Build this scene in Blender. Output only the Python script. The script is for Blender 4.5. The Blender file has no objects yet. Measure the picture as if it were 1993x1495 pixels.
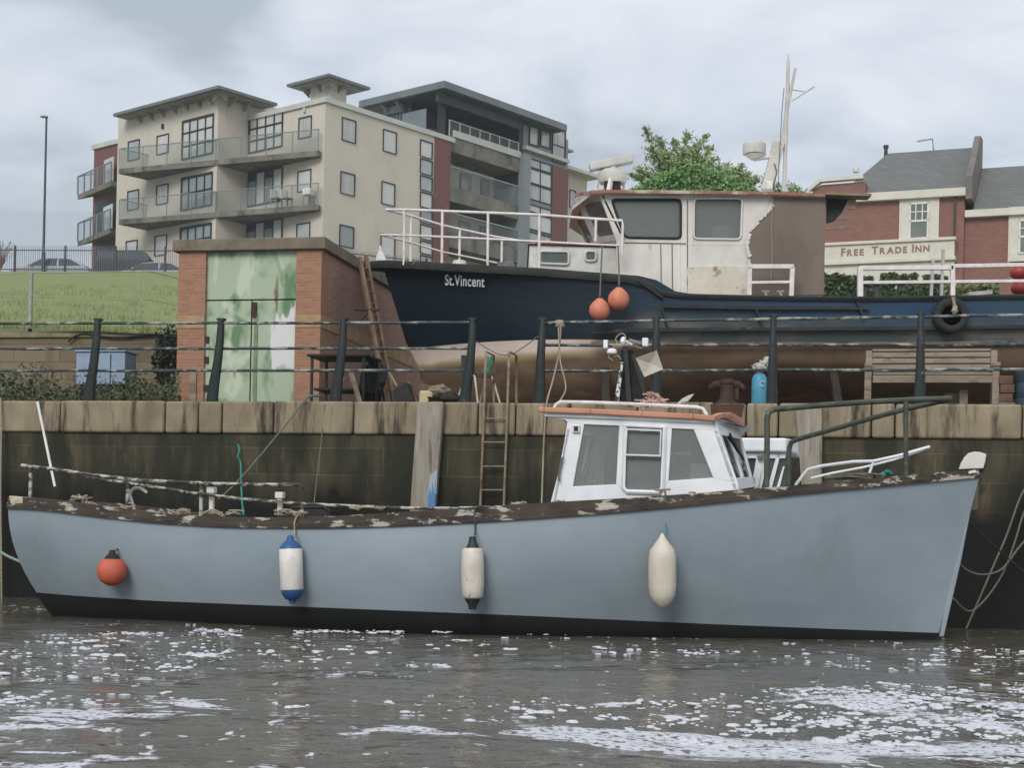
import bpy, math, random
import numpy as np
from math import sin, cos, pi, radians, sqrt
from mathutils import Vector, noise
random.seed(7)
sc = bpy.context.scene
C = sc.collection
# ---------------- camera ----------------
CAMH = 0.95; FPX = 3000.0; CX = 996.5; CY = 1058.0; ROLL = -0.022
cam_d = bpy.data.cameras.new('camera'); cam = bpy.data.objects.new('camera', cam_d); C.objects.link(cam)
cam.location = (0, 0, CAMH); cam.rotation_mode = 'XYZ'; cam.rotation_euler = (pi/2, ROLL, 0)
cam_d.sensor_fit = 'HORIZONTAL'; cam_d.sensor_width = 36; cam_d.lens = 36*FPX/1993
cam_d.shift_y = (CY-747.5)/1993; cam_d.clip_start = 0.1; cam_d.clip_end = 3000
sc.camera = cam
# ---------------- world, sun, exposure ----------------
SUN_ELEV = radians(36); SUN_AZ = radians(-22)     # azimuth seen from the camera's back: sun over the left shoulder
w = bpy.data.worlds.new("World"); sc.world = w; w.use_nodes = True
nt = w.node_tree; nt.nodes.clear()
def N(t, k, **kw):
    n = t.nodes.new(k)
    for a, b in kw.items(): setattr(n, a, b)
    return n
def lin(c):
    return tuple((v/255/12.92 if v/255 <= .04045 else ((v/255+.055)/1.055)**2.4) for v in c) + (1,)
out = N(nt, 'ShaderNodeOutputWorld'); sky = N(nt, 'ShaderNodeTexSky', sky_type='NISHITA')
sky.sun_disc = False; sky.sun_elevation = SUN_ELEV; sky.sun_rotation = radians(180) + SUN_AZ*-1
sky.air_density = 1.5; sky.dust_density = 3
b1 = N(nt, 'ShaderNodeBackground'); b1.inputs[1].default_value = 0.09; nt.links.new(sky.outputs[0], b1.inputs[0])
tc = N(nt, 'ShaderNodeTexCoord'); mp = N(nt, 'ShaderNodeMapping'); mp.inputs['Scale'].default_value = (1, .8, 2.1)
mp.inputs['Location'].default_value = (1.30, .42, .63)
nt.links.new(tc.outputs['Generated'], mp.inputs[0])
n1 = N(nt, 'ShaderNodeTexNoise'); n1.inputs['Scale'].default_value = 6.5; n1.inputs['Detail'].default_value = 6; n1.inputs['Roughness'].default_value = .48; n1.inputs['Distortion'].default_value = .35
nt.links.new(mp.outputs[0], n1.inputs[0])
# darker cloud bank low on the left, brighter towards the right and horizon
sx = N(nt, 'ShaderNodeSeparateXYZ'); nt.links.new(tc.outputs['Generated'], sx.inputs[0])
ma = N(nt, 'ShaderNodeMath', operation='MULTIPLY_ADD'); ma.inputs[1].default_value = .26; nt.links.new(sx.outputs[0], ma.inputs[0]); nt.links.new(n1.outputs[0], ma.inputs[2])
rp = N(nt, 'ShaderNodeValToRGB'); nt.links.new(ma.outputs[0], rp.inputs[0])
e = rp.color_ramp.elements; e[0].position = .34; e[0].color = lin((166, 176, 187)); e[1].position = .60; e[1].color = lin((216, 220, 229))
x = rp.color_ramp.elements.new(.455); x.color = lin((194, 202, 213))
b2 = N(nt, 'ShaderNodeBackground'); b2.inputs[1].default_value = 0.88; nt.links.new(rp.outputs[0], b2.inputs[0])
mx = N(nt, 'ShaderNodeMixShader'); mx.inputs[0].default_value = .92
nt.links.new(b1.outputs[0], mx.inputs[1]); nt.links.new(b2.outputs[0], mx.inputs[2]); nt.links.new(mx.outputs[0], out.inputs[0])
sd = bpy.data.lights.new('sun', 'SUN'); sd.energy = 1.5; sd.angle = radians(28); sd.color = (1, .97, .92)
so = bpy.data.objects.new('sun', sd); C.objects.link(so)
so.rotation_euler = (pi/2 - SUN_ELEV, 0, SUN_AZ)   # light travels away from the camera, down
sc.view_settings.view_transform = 'Standard'; sc.view_settings.look = 'None'; sc.view_settings.exposure = 0.5; sc.view_settings.gamma = 1
# ---------------- pixel geometry of the survey ----------------
RX = Vector((cos(ROLL), 0, -sin(ROLL))); UP = Vector((sin(ROLL), 0, cos(ROLL))); CP = Vector((0, 0, CAMH))
def ray(px, py): return RX*((px-CX)/FPX) + UP*(-(py-CY)/FPX) + Vector((0, 1, 0))
def W(px, py, Y): return CP + ray(px, py)*Y
def proj(P):
    d = Vector(P)-CP
    return CX + FPX*d.dot(RX)/d.y, CY - FPX*d.dot(UP)/d.y
class F:                                   # a local frame: origin + heading
    def __init__(s, ox, oy, yaw, oz=0): s.o = Vector((ox, oy, oz)); s.yaw = yaw; s.c = cos(yaw); s.s = sin(yaw)
    def l2w(s, p): return Vector((s.o.x+s.c*p[0]-s.s*p[1], s.o.y+s.s*p[0]+s.c*p[1], s.o.z+p[2]))
    def w2l(s, p):
        dx = p[0]-s.o.x; dy = p[1]-s.o.y; return Vector((s.c*dx+s.s*dy, -s.s*dx+s.c*dy, p[2]-s.o.z))
    def at(s, x, y, z=0, yaw=0): q = s.l2w((x, y, z)); return F(q.x, q.y, s.yaw+yaw, q.z)
    def hit(s, px, py, x=None, y=None, z=None):
        r = ray(px, py); o = s.w2l(CP); d = Vector((s.c*r.x+s.s*r.y, -s.s*r.x+s.c*r.y, r.z))
        t = (x-o.x)/d.x if x is not None else (y-o.y)/d.y if y is not None else (z-o.z)/d.z
        return o+d*t
    def path(s, pts, **k): return [s.hit(a, b, **k) for a, b in pts]
WF = F(0, 0, 0)
# ---------------- materials ----------------
def newmat(name):
    m = bpy.data.materials.new(name); m.use_nodes = True; t = m.node_tree; return m, t, t.nodes['Principled BSDF']
def pm(name, c1, c2=None, scale=6, rough=.7, bump=.15, metal=0, stretch=(1, 1, 1), c3=None, thr=(.55, .62), s3=3, spec=.4, detail=6, pos=(.35, .65), st3=None):
    """two-tone noisy paint / stone; c3 = patches (rust, peeling, dirt) with a shape of their own"""
    m, t, b = newmat(name); c2 = c2 or tuple(v*.82 for v in c1)
    co = N(t, 'ShaderNodeTexCoord'); mp = N(t, 'ShaderNodeMapping'); mp.inputs['Scale'].default_value = stretch
    t.links.new(co.outputs['Object'], mp.inputs[0])
    n = N(t, 'ShaderNodeTexNoise'); n.inputs['Scale'].default_value = scale; n.inputs['Detail'].default_value = detail; n.inputs['Roughness'].default_value = .62
    t.links.new(mp.outputs[0], n.inputs[0])
    r = N(t, 'ShaderNodeValToRGB'); e = r.color_ramp.elements; e[0].position = pos[0]; e[0].color = lin(c1); e[1].position = pos[1]; e[1].color = lin(c2)
    t.links.new(n.outputs[0], r.inputs[0]); col = r.outputs[0]
    if c3:
        mp2 = N(t, 'ShaderNodeMapping'); mp2.inputs['Scale'].default_value = st3 or stretch; mp2.inputs['Location'].default_value = (3.1, 7.7, 1.3)
        t.links.new(co.outputs['Object'], mp2.inputs[0])
        n2 = N(t, 'ShaderNodeTexNoise'); n2.inputs['Scale'].default_value = s3; n2.inputs['Detail'].default_value = 8; n2.inputs['Roughness'].default_value = .65
        t.links.new(mp2.outputs[0], n2.inputs[0])
        r2 = N(t, 'ShaderNodeMapRange'); r2.inputs[1].default_value = thr[0]; r2.inputs[2].default_value = thr[1]; t.links.new(n2.outputs[0], r2.inputs[0])
        mxx = N(t, 'ShaderNodeMix', data_type='RGBA'); t.links.new(r2.outputs[0], mxx.inputs[0]); t.links.new(col, mxx.inputs[6]); mxx.inputs[7].default_value = lin(c3); col = mxx.outputs[2]
    t.links.new(col, b.inputs['Base Color'])
    b.inputs['Roughness'].default_value = rough; b.inputs['Metallic'].default_value = metal; b.inputs['Specular IOR Level'].default_value = spec
    if bump:
        bn = N(t, 'ShaderNodeBump'); bn.inputs['Strength'].default_value = bump; bn.inputs['Distance'].default_value = .02
        n3 = N(t, 'ShaderNodeTexNoise'); n3.inputs['Scale'].default_value = scale*3; n3.inputs['Detail'].default_value = 5; t.links.new(mp.outputs[0], n3.inputs[0])
        t.links.new(n3.outputs[0], bn.inputs['Height']); t.links.new(bn.outputs[0], b.inputs['Normal'])
    return m
def brickmat(name, c1, c2, cm, bw=.23, bh=.075, mort=.01, rough=.85, stain=None, st_thr=(.5, .7), st_scale=(1, 1, .3), s_scale=1.2, squash=0, amt=.8, stain2=None, zdark=None):
    m, t, b = newmat(name)
    co = N(t, 'ShaderNodeTexCoord'); s = N(t, 'ShaderNodeSeparateXYZ'); t.links.new(co.outputs['Object'], s.inputs[0])
    ad = N(t, 'ShaderNodeMath', operation='ADD'); t.links.new(s.outputs[0], ad.inputs[0]); t.links.new(s.outputs[1], ad.inputs[1])
    cb = N(t, 'ShaderNodeCombineXYZ'); t.links.new(ad.outputs[0], cb.inputs[0]); t.links.new(s.outputs[2], cb.inputs[1])
    br = N(t, 'ShaderNodeTexBrick'); br.inputs['Scale'].default_value = 1; br.inputs['Brick Width'].default_value = bw; br.inputs['Row Height'].default_value = bh
    br.inputs['Mortar Size'].default_value = mort; br.inputs['Mortar Smooth'].default_value = .3; br.inputs['Bias'].default_value = 0
    br.inputs['Color1'].default_value = lin(c1); br.inputs['Color2'].default_value = lin(c2); br.inputs['Mortar'].default_value = lin(cm)
    t.links.new(cb.outputs[0], br.inputs[0]); col = br.outputs[0]
    def layer(col, c, thr, stt, sc_, amount, loc=(0, 0, 0)):
        mp = N(t, 'ShaderNodeMapping'); mp.inputs['Scale'].default_value = stt; mp.inputs['Location'].default_value = loc; t.links.new(co.outputs['Object'], mp.inputs[0])
        n = N(t, 'ShaderNodeTexNoise'); n.inputs['Scale'].default_value = sc_; n.inputs['Detail'].default_value = 8; n.inputs['Roughness'].default_value = .65; t.links.new(mp.outputs[0], n.inputs[0])
        r = N(t, 'ShaderNodeMapRange'); r.inputs[1].default_value = thr[0]; r.inputs[2].default_value = thr[1]; r.inputs[4].default_value = amount; t.links.new(n.outputs[0], r.inputs[0])
        x = N(t, 'ShaderNodeMix', data_type='RGBA'); t.links.new(r.outputs[0], x.inputs[0]); t.links.new(col, x.inputs[6]); x.inputs[7].default_value = lin(c); return x.outputs[2]
    if stain: col = layer(col, stain, st_thr, st_scale, s_scale, amt)
    if stain2: col = layer(col, stain2[0], stain2[1], stain2[2], stain2[3], stain2[4], (5, 3, 1))
    if zdark:      # tide-line weed and slime: its own band on the stone, ragged upper edge
        mp = N(t, 'ShaderNodeMapping'); mp.inputs['Scale'].default_value = (1, 1, .5); t.links.new(co.outputs['Object'], mp.inputs[0])
        n = N(t, 'ShaderNodeTexNoise'); n.inputs['Scale'].default_value = 2.2; n.inputs['Detail'].default_value = 7; t.links.new(mp.outputs[0], n.inputs[0])
        a = N(t, 'ShaderNodeMath', operation='MULTIPLY_ADD'); a.inputs[1].default_value = -zdark[3]; t.links.new(n.outputs[0], a.inputs[0]); t.links.new(s.outputs[2], a.inputs[2])
        r = N(t, 'ShaderNodeMapRange'); r.inputs[1].default_value = zdark[0]; r.inputs[2].default_value = zdark[1]; r.inputs[3].default_value = 1; r.inputs[4].default_value = 0; t.links.new(a.outputs[0], r.inputs[0])
        x = N(t, 'ShaderNodeMix', data_type='RGBA'); t.links.new(r.outputs[0], x.inputs[0]); t.links.new(col, x.inputs[6]); x.inputs[7].default_value = lin(zdark[2]); col = x.outputs[2]
    t.links.new(col, b.inputs['Base Color']); b.inputs['Roughness'].default_value = rough; b.inputs['Specular IOR Level'].default_value = .3
    bn = N(t, 'ShaderNodeBump'); bn.inputs['Strength'].default_value = .5; bn.inputs['Distance'].default_value = .01; bn.invert = True
    n4 = N(t, 'ShaderNodeTexNoise'); n4.inputs['Scale'].default_value = 25; t.links.new(co.outputs['Object'], n4.inputs[0])
    a4 = N(t, 'ShaderNodeMath', operation='MULTIPLY_ADD'); a4.inputs[1].default_value = .4; t.links.new(n4.outputs[0], a4.inputs[0]); t.links.new(br.outputs['Fac'], a4.inputs[2])
    t.links.new(a4.outputs[0], bn.inputs['Height']); t.links.new(bn.outputs[0], b.inputs['Normal'])
    return m
def glassmat(name, tint=(150, 156, 155), diffuse=(120, 125, 124), trans=.5, rough=.08):
    m, t, b = newmat(name); o = t.nodes['Material Output']
    tr = N(t, 'ShaderNodeBsdfTransparent'); tr.inputs[0].default_value = lin(tint)
    mx = N(t, 'ShaderNodeMixShader'); mx.inputs[0].default_value = trans
    b.inputs['Base Color'].default_value = lin(diffuse); b.inputs['Roughness'].default_value = rough; b.inputs['Specular IOR Level'].default_value = .8
    t.links.new(b.outputs[0], mx.inputs[1]); t.links.new(tr.outputs[0], mx.inputs[2]); t.links.new(mx.outputs[0], o.inputs[0])
    return m
# ---------------- mesh builder ----------------
class MB:
    def __init__(s): s.v = []; s.f = []
    def add(s, vs, fs):
        n = len(s.v); s.v += [tuple(p) for p in vs]; s.f += [tuple(i+n for i in f) for f in fs]; return s
    def box(s, x0, x1, y0, y1, z0, z1):
        return s.add([(x0, y0, z0), (x1, y0, z0), (x1, y1, z0), (x0, y1, z0), (x0, y0, z1), (x1, y0, z1), (x1, y1, z1), (x0, y1, z1)],
                     [(0, 3, 2, 1), (4, 5, 6, 7), (0, 1, 5, 4), (1, 2, 6, 5), (2, 3, 7, 6), (3, 0, 4, 7)])
    def bar(s, p, q, w, h=None, up=(0, 0, 1), w2=None, h2=None):
        p = Vector(p); q = Vector(q); d = (q-p).normalized(); u = Vector(up)
        if abs(d.dot(u)) > .95: u = Vector((0, 1, 0))
        a = d.cross(u).normalized(); b = a.cross(d); h = h or w; w2 = w2 or w; h2 = h2 or (h if w2 == w else w2)
        vs = [c + a*(i*ww/2) + b*(j*hh/2) for c, ww, hh in ((p, w, h), (q, w2, h2)) for i, j in ((-1, -1), (1, -1), (1, 1), (-1, 1))]
        return s.add(vs, [(0, 1, 2, 3), (7, 6, 5, 4), (0, 4, 5, 1), (1, 5, 6, 2), (2, 6, 7, 3), (3, 7, 4, 0)])
    def tube(s, pts, r, n=8, closed=False):
        pts = [Vector(p) for p in pts]; k = len(pts); rr = r if isinstance(r, (list, tuple)) else [r]*k
        vs = []; fs = []; prev = None
        for i, p in enumerate(pts):
            if closed: d = (pts[(i+1) % k]-pts[i-1]).normalized()
            else: d = (pts[min(i+1, k-1)]-pts[max(i-1, 0)]).normalized()
            if prev is None: u = Vector((0, 0, 1)) if abs(d.z) < .9 else Vector((0, 1, 0)); a = d.cross(u).normalized()
            else: a = (prev - d*prev.dot(d)).normalized()
            prev = a; b = d.cross(a)
            vs += [p + (a*cos(2*pi*j/n) + b*sin(2*pi*j/n))*rr[i] for j in range(n)]
        for i in range(k if closed else k-1):
            i2 = (i+1) % k
            fs += [(i*n+j, i*n+(j+1) % n, i2*n+(j+1) % n, i2*n+j) for j in range(n)]
        if not closed: fs += [tuple(range(n-1, -1, -1)), tuple((k-1)*n+j for j in range(n))]
        return s.add(vs, fs)
    def lathe(s, prof, c=(0, 0, 0), n=20, axis='z'):
        vs = []; fs = []; k = len(prof)
        for r, z in prof:
            for j in range(n):
                a = 2*pi*j/n; p = (r*cos(a), r*sin(a), z)
                if axis == 'y': p = (r*cos(a), z, r*sin(a))
                if axis == 'x': p = (z, r*cos(a), r*sin(a))
                vs.append((c[0]+p[0], c[1]+p[1], c[2]+p[2]))
        for i in range(k-1): fs += [(i*n+j, i*n+(j+1) % n, (i+1)*n+(j+1) % n, (i+1)*n+j) for j in range(n)]
        fs += [tuple(range(n-1, -1, -1)), tuple((k-1)*n+j for j in range(n))]
        return s.add(vs, fs)
    def prism(s, pts, vec):
        k = len(pts); vec = Vector(vec); pts = [Vector(p) for p in pts]
        return s.add(pts+[p+vec for p in pts], [tuple(range(k)), tuple(range(2*k-1, k-1, -1))]+[(i, i+k, (i+1) % k+k, (i+1) % k) for i in range(k)])
    def grid(s, rows, closed=False):
        n = len(rows[0]); vs = [p for r in rows for p in r]
        return s.add(vs, [(i*n+j, i*n+(j+1) % n, (i+1)*n+(j+1) % n, (i+1)*n+j) for i in range(len(rows)-1) for j in range(n if closed else n-1)])
    def blob(s, c, r, sub=2, jit=.15, seed=0):
        n1_, n2_ = 6+4*sub, 4+3*sub; vs = []; fs = []
        for i in range(n2_+1):
            for j in range(n1_):
                th = pi*i/n2_; ph = 2*pi*j/n1_; d = Vector((sin(th)*cos(ph), sin(th)*sin(ph), cos(th)))
                k = 1+jit*noise.noise(d*2.2+Vector((seed, seed*.7, 3)))*2
                vs.append((c[0]+d.x*r[0]*k, c[1]+d.y*r[1]*k, c[2]+d.z*r[2]*k))
        for i in range(n2_): fs += [(i*n1_+j, (i+1)*n1_+j, (i+1)*n1_+(j+1) % n1_, i*n1_+(j+1) % n1_) for j in range(n1_)]
        return s.add(vs, fs)
    def build(s, name, m, parent=None, smooth=False, bevel=0, seg=2, angle=35):
        me = bpy.data.meshes.new(name); me.from_pydata(s.v, [], s.f); me.validate(); me.update()
        me.materials.append(m); o = bpy.data.objects.new(name, me); C.objects.link(o)
        if parent: o.parent = parent
        if smooth:
            import bmesh
            bm = bmesh.new(); bm.from_mesh(me); bmesh.ops.recalc_face_normals(bm, faces=bm.faces)
            for f in bm.faces: f.smooth = True
            for e_ in bm.edges: e_.smooth = not (len(e_.link_faces) == 2 and e_.calc_face_angle(0) > radians(angle))
            bm.to_mesh(me); bm.free()
        else:
            import bmesh
            bm = bmesh.new(); bm.from_mesh(me); bmesh.ops.recalc_face_normals(bm, faces=bm.faces); bm.to_mesh(me); bm.free()
        if bevel:
            bv = o.modifiers.new('bevel', 'BEVEL'); bv.width = bevel; bv.segments = seg; bv.limit_method = 'ANGLE'; bv.angle_limit = radians(40)
            bv.harden_normals = False
        return o
def tag(o, label=None, cat=None, group=None, kind=None):
    if label: o['label'] = label
    if cat: o['category'] = cat
    if group: o['group'] = group
    if kind: o['kind'] = kind
    return o
def thing(name, fr, label, cat, group=None):
    o = bpy.data.objects.new(name, None); C.objects.link(o); o.empty_display_size = .2
    o.location = fr.o; o.rotation_euler = (0, 0, fr.yaw); return tag(o, label, cat, group)
def place(o, fr): o.location = fr.o; o.rotation_euler = (0, 0, fr.yaw); return o
def dup(o, parent=None):
    c = o.copy(); C.objects.link(c)
    if parent: c.parent = parent
    for ch in list(o.children): dup(ch, c)
    return c
def textmesh(name, s, m, parent, loc, size, rot=(pi/2, 0, 0), ext=.002, offset=0, sx=1, spacing=1, shear=0):
    cu = bpy.data.curves.new(name, 'FONT'); cu.body = s; cu.size = size; cu.extrude = ext; cu.offset = offset; cu.space_character = spacing; cu.shear = shear
    to = bpy.data.objects.new(name+'_tmp', cu); C.objects.link(to); dg = bpy.context.evaluated_depsgraph_get(); dg.update()
    me = bpy.data.meshes.new_from_object(to.evaluated_get(dg)); bpy.data.objects.remove(to)
    me.materials.clear(); me.materials.append(m); o = bpy.data.objects.new(name, me); C.objects.link(o); o.parent = parent; o.location = loc; o.rotation_euler = rot; o.scale = (sx, 1, 1)
    return o
def interp(tab, x):
    if x <= tab[0][0]: return tab[0][1]
    for (a, b), (c, d) in zip(tab, tab[1:]):
        if x <= c: return b+(d-b)*(x-a)/(c-a)
    return tab[-1][1]
def smoothtab(tab, x, r=40): return sum(interp(tab, x+k*r/3) for k in (-3, -2, -1, 0, 1, 2, 3))/7
def z_on(fr, x, y, tab, r=40):         # height at local (x, y) whose picture lies on the surveyed line
    z = 1.0
    for _ in range(5):
        px, py = proj(fr.l2w((x, y, z))); t = smoothtab(tab, px, r)
        z += (py-t)*fr.l2w((x, y, z)).y/FPX
    return z
def sag(p, q, d, n=14): p = Vector(p); q = Vector(q); return [p.lerp(q, i/n) - Vector((0, 0, 4*d*(i/n)*(1-i/n))) for i in range(n+1)]
def spline(pts, n=6):
    P = [Vector(p) for p in pts]; r = []
    for i in range(len(P)-1):
        a = P[max(i-1, 0)]; b = P[i]; c = P[i+1]; d = P[min(i+2, len(P)-1)]
        for k in range(n):
            t = k/n; r.append(.5*((2*b)+(c-a)*t+(2*a-5*b+4*c-d)*t*t+(-a+3*b-3*c+d)*t**3))
    return r+[P[-1]]
def leafcloud(pts, size, rng, flat=.0):
    n = len(pts); pts = np.array([tuple(p) for p in pts]); a = rng.normal(size=(n, 3)); a /= np.linalg.norm(a, axis=1)[:, None]
    b = rng.normal(size=(n, 3)); b -= a*(a*b).sum(1)[:, None]; b /= np.linalg.norm(b, axis=1)[:, None]
    s = size*(.6+.8*rng.random(n))[:, None]; v = np.stack([pts-a*s, pts-b*s*.55+a*s*.1, pts+a*s, pts+b*s*.55+a*s*.1], 1).reshape(-1, 3)
    m = MB(); m.v = [tuple(p) for p in v]; m.f = [(4*i, 4*i+1, 4*i+2, 4*i+3) for i in range(n)]; return m
def leafmat(name, c1, c2, scale=3):
    m = pm(name, c1, c2, scale, .55, 0, pos=(.3, .7)); return m
M = {}
M['white'] = pm('white_paint', (222, 222, 218), (196, 194, 186), 5, .45, .08, c3=(120, 100, 80), thr=(.67, .78), s3=4)
M['cleanwhite'] = pm('wheelhouse_white', (232, 234, 237), (214, 217, 220), 3, .35, .04, c3=(150, 140, 125), thr=(.70, .80), s3=5)
M['dirtywhite'] = pm('old_white_paint', (217, 214, 208), (199, 194, 186), 2.5, .6, .12, c3=(120, 104, 84), thr=(.64, .74), s3=3.2, stretch=(1, 1, .7))
M['railwhite'] = pm('white_rail_paint', (228, 222, 220), (204, 194, 190), 7, .5, .1, c3=(135, 96, 78), thr=(.66, .72), s3=9)
M['black'] = pm('black_paint', (24, 25, 25), (36, 35, 33), 8, .6, .1)
M['rubber'] = pm('black_rubber', (30, 31, 32), (48, 48, 47), 9, .8, .2)
M['galv'] = pm('grey_metal', (120, 124, 126), (96, 99, 101), 8, .5, .08, metal=.3)
M['glass'] = glassmat('wheelhouse_glass', (214, 219, 217), (204, 209, 206), .80)
M['dglass'] = glassmat('dark_glass', (90, 96, 98), (60, 66, 70), .25)
M['rope'] = pm('pale_rope', (176, 166, 146), (138, 126, 106), 40, .9, .4)
M['greyrope'] = pm('grey_rope', (120, 118, 104), (92, 88, 74), 40, .9, .4)
M['teal'] = pm('teal_rope', (50, 150, 132), (40, 118, 104), 30, .8, .3)
M['orange'] = pm('orange_vinyl', (202, 100, 74), (184, 88, 66), 6, .55, .08, c3=(158, 76, 60), thr=(.6, .75), s3=4)
M['orange2'] = pm('faded_orange_vinyl', (212, 134, 106), (196, 116, 90), 6, .6, .08, c3=(164, 98, 76), thr=(.6, .75), s3=5)
M['rust'] = pm('rusty_iron', (74, 56, 46), (48, 38, 33), 9, .9, .5, c3=(92, 62, 46), thr=(.55, .7), s3=12)
M['darkwood'] = pm('dark_wood', (60, 50, 40), (38, 32, 27), 8, .85, .4, stretch=(.4, 1, 1))
M['palegreen'] = pm('pale_green_rope', (150, 168, 150), (120, 140, 124), 20, .9, .3)
M['palewood'] = pm('weathered_wood', (150, 136, 114), (112, 98, 80), 7, .85, .35, stretch=(.3, 1, 1.4), c3=(78, 70, 58), thr=(.6, .72), s3=8)
M['iron'] = pm('railing_green_black_paint', (34, 44, 44), (24, 31, 31), 9, .5, .25, c3=(120, 122, 112), thr=(.66, .70), s3=10)
# ---------------- the setting: water, quay ground, terrain ----------------
QA = math.atan(.2086); Q = F(0, 20.9, -QA)                 # quay frame: x along the wall, y inland
def qz(px, py, t): return Q.hit(px, py, y=t)
ZQ = .5*(Q.hit(150, 779, y=0).z + Q.hit(1850, 789, y=0).z)   # top of the coping
def water():
    def ax(lo, hi, a, b, d, D):
        s = list(np.arange(lo, a, D)) + list(np.arange(a, b, d)) + list(np.arange(b, hi+D, D)); return np.array(s)
    xs = ax(-60, 60, -8.5, 8.5, .045, 1.5); ys = ax(-40, 36, 5.5, 20.5, .045, 1.5)
    X, Y = np.meshgrid(xs, ys); Z = np.zeros_like(X); rng = np.random.default_rng(3)
    for k in range(46):
        wl = .28*(1.085**k) ; ang = rng.normal(0, .75)+pi/2*.92; a = .0022*wl**.8; ph = rng.random()*6.28
        kx, ky = cos(ang)*2*pi/wl, sin(ang)*2*pi/wl
        Z += a*np.sin(kx*X+ky*Y+ph+.8*np.sin(.35*X+.22*Y+k))
    calm = np.clip((19-Y)/6, .35, 1); Z *= calm
    me = bpy.data.meshes.new('water'); nx, ny = len(xs), len(ys)
    co = np.stack([X, Y, Z], -1).reshape(-1, 3).astype(np.float32); me.vertices.add(nx*ny); me.vertices.foreach_set('co', co.ravel())
    i = (np.arange(ny-1)[:, None]*nx+np.arange(nx-1)[None]).ravel(); q = np.stack([i, i+1, i+nx+1, i+nx], 1).astype(np.int32)
    me.loops.add(q.size); me.loops.foreach_set('vertex_index', q.ravel()); me.polygons.add(len(q)); me.polygons.foreach_set('loop_start', np.arange(0, q.size, 4, dtype=np.int32))
    me.polygons.foreach_set('use_smooth', np.ones(len(q), dtype=bool)); me.update(calc_edges=True); me.validate()
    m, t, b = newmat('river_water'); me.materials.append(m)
    co = N(t, 'ShaderNodeTexCoord'); mp = N(t, 'ShaderNodeMapping'); mp.inputs['Scale'].default_value = (1.0, 1.9, 1); t.links.new(co.outputs['Object'], mp.inputs[0])
    n = N(t, 'ShaderNodeTexNoise'); n.inputs['Scale'].default_value = 4.2; n.inputs['Detail'].default_value = 4; n.inputs['Roughness'].default_value = .5; n.inputs['Distortion'].default_value = .6
    t.links.new(mp.outputs[0], n.inputs[0]); bn = N(t, 'ShaderNodeBump'); bn.inputs['Strength'].default_value = 1; bn.inputs['Distance'].default_value = .032
    t.links.new(n.outputs[0], bn.inputs['Height']); t.links.new(bn.outputs[0], b.inputs['Normal'])
    b.inputs['Base Color'].default_value = (.095, .083, .060, 1); b.inputs['Roughness'].default_value = .035; b.inputs['IOR'].default_value = 1.33
    # floating foam scum, and sky glints painted in as white, where two noises and a broad mask of drift lines agree
    def noi(sc_, st, det=4, loc=(0, 0, 0), dist=.0):
        mp = N(t, 'ShaderNodeMapping'); mp.inputs['Scale'].default_value = st; mp.inputs['Location'].default_value = loc; t.links.new(co.outputs['Object'], mp.inputs[0])
        n = N(t, 'ShaderNodeTexNoise'); n.inputs['Scale'].default_value = sc_; n.inputs['Detail'].default_value = det; n.inputs['Distortion'].default_value = dist; t.links.new(mp.outputs[0], n.inputs[0]); return n.outputs[0]
    def math_(op, a, b_, c=None):
        n = N(t, 'ShaderNodeMath', operation=op)
        for k, v in enumerate((a, b_, c)):
            if v is None: continue
            if isinstance(v, (int, float)): n.inputs[k].default_value = v
            else: t.links.new(v, n.inputs[k])
        return n.outputs[0]
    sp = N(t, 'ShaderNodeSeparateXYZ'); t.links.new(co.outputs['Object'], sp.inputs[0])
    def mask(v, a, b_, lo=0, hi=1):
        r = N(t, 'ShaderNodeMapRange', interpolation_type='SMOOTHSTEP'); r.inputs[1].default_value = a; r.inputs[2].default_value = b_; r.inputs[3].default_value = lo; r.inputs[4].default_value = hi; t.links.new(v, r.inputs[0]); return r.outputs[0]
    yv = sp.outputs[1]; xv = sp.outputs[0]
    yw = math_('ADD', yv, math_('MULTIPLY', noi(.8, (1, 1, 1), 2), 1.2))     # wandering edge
    bandA = math_('MULTIPLY', mask(yw, 7.35, 7.75), mask(yw, 8.25, 8.7, 1, 0))           # near patch on the right: sky glint painted white, with foam
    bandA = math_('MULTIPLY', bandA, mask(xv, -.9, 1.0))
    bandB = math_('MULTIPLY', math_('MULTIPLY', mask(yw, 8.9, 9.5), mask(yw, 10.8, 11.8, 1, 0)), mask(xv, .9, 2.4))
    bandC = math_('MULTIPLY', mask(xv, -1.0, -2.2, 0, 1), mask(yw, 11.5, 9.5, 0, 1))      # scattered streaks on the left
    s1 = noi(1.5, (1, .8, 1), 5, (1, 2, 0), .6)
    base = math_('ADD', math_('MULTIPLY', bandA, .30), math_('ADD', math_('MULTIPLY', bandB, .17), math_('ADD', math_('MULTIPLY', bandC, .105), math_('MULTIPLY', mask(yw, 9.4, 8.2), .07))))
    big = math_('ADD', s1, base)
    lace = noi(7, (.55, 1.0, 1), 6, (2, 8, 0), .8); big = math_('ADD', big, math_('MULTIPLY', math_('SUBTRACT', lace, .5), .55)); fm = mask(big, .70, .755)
    s2 = noi(9, (1, .55, 1), 3, (4, 4, 0), .3); glints = mask(math_('ADD', math_('ADD', s2, math_('MULTIPLY', math_('SUBTRACT', s1, .5), .5)), math_('MULTIPLY', base, .5)), .70, .73)  # small stretched patches: sky glints put into the colour as white
    foam_glints = math_('MAXIMUM', fm, glints)
    br = noi(26, (1, .7, 1), 3, (9, 1, 0)); foam_glints = math_('MULTIPLY', math_('MULTIPLY', foam_glints, mask(br, .36, .5)), .93)
    fb = N(t, 'ShaderNodeBsdfDiffuse'); fb.inputs[0].default_value = lin((206, 207, 213)); mx = N(t, 'ShaderNodeMixShader')
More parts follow.
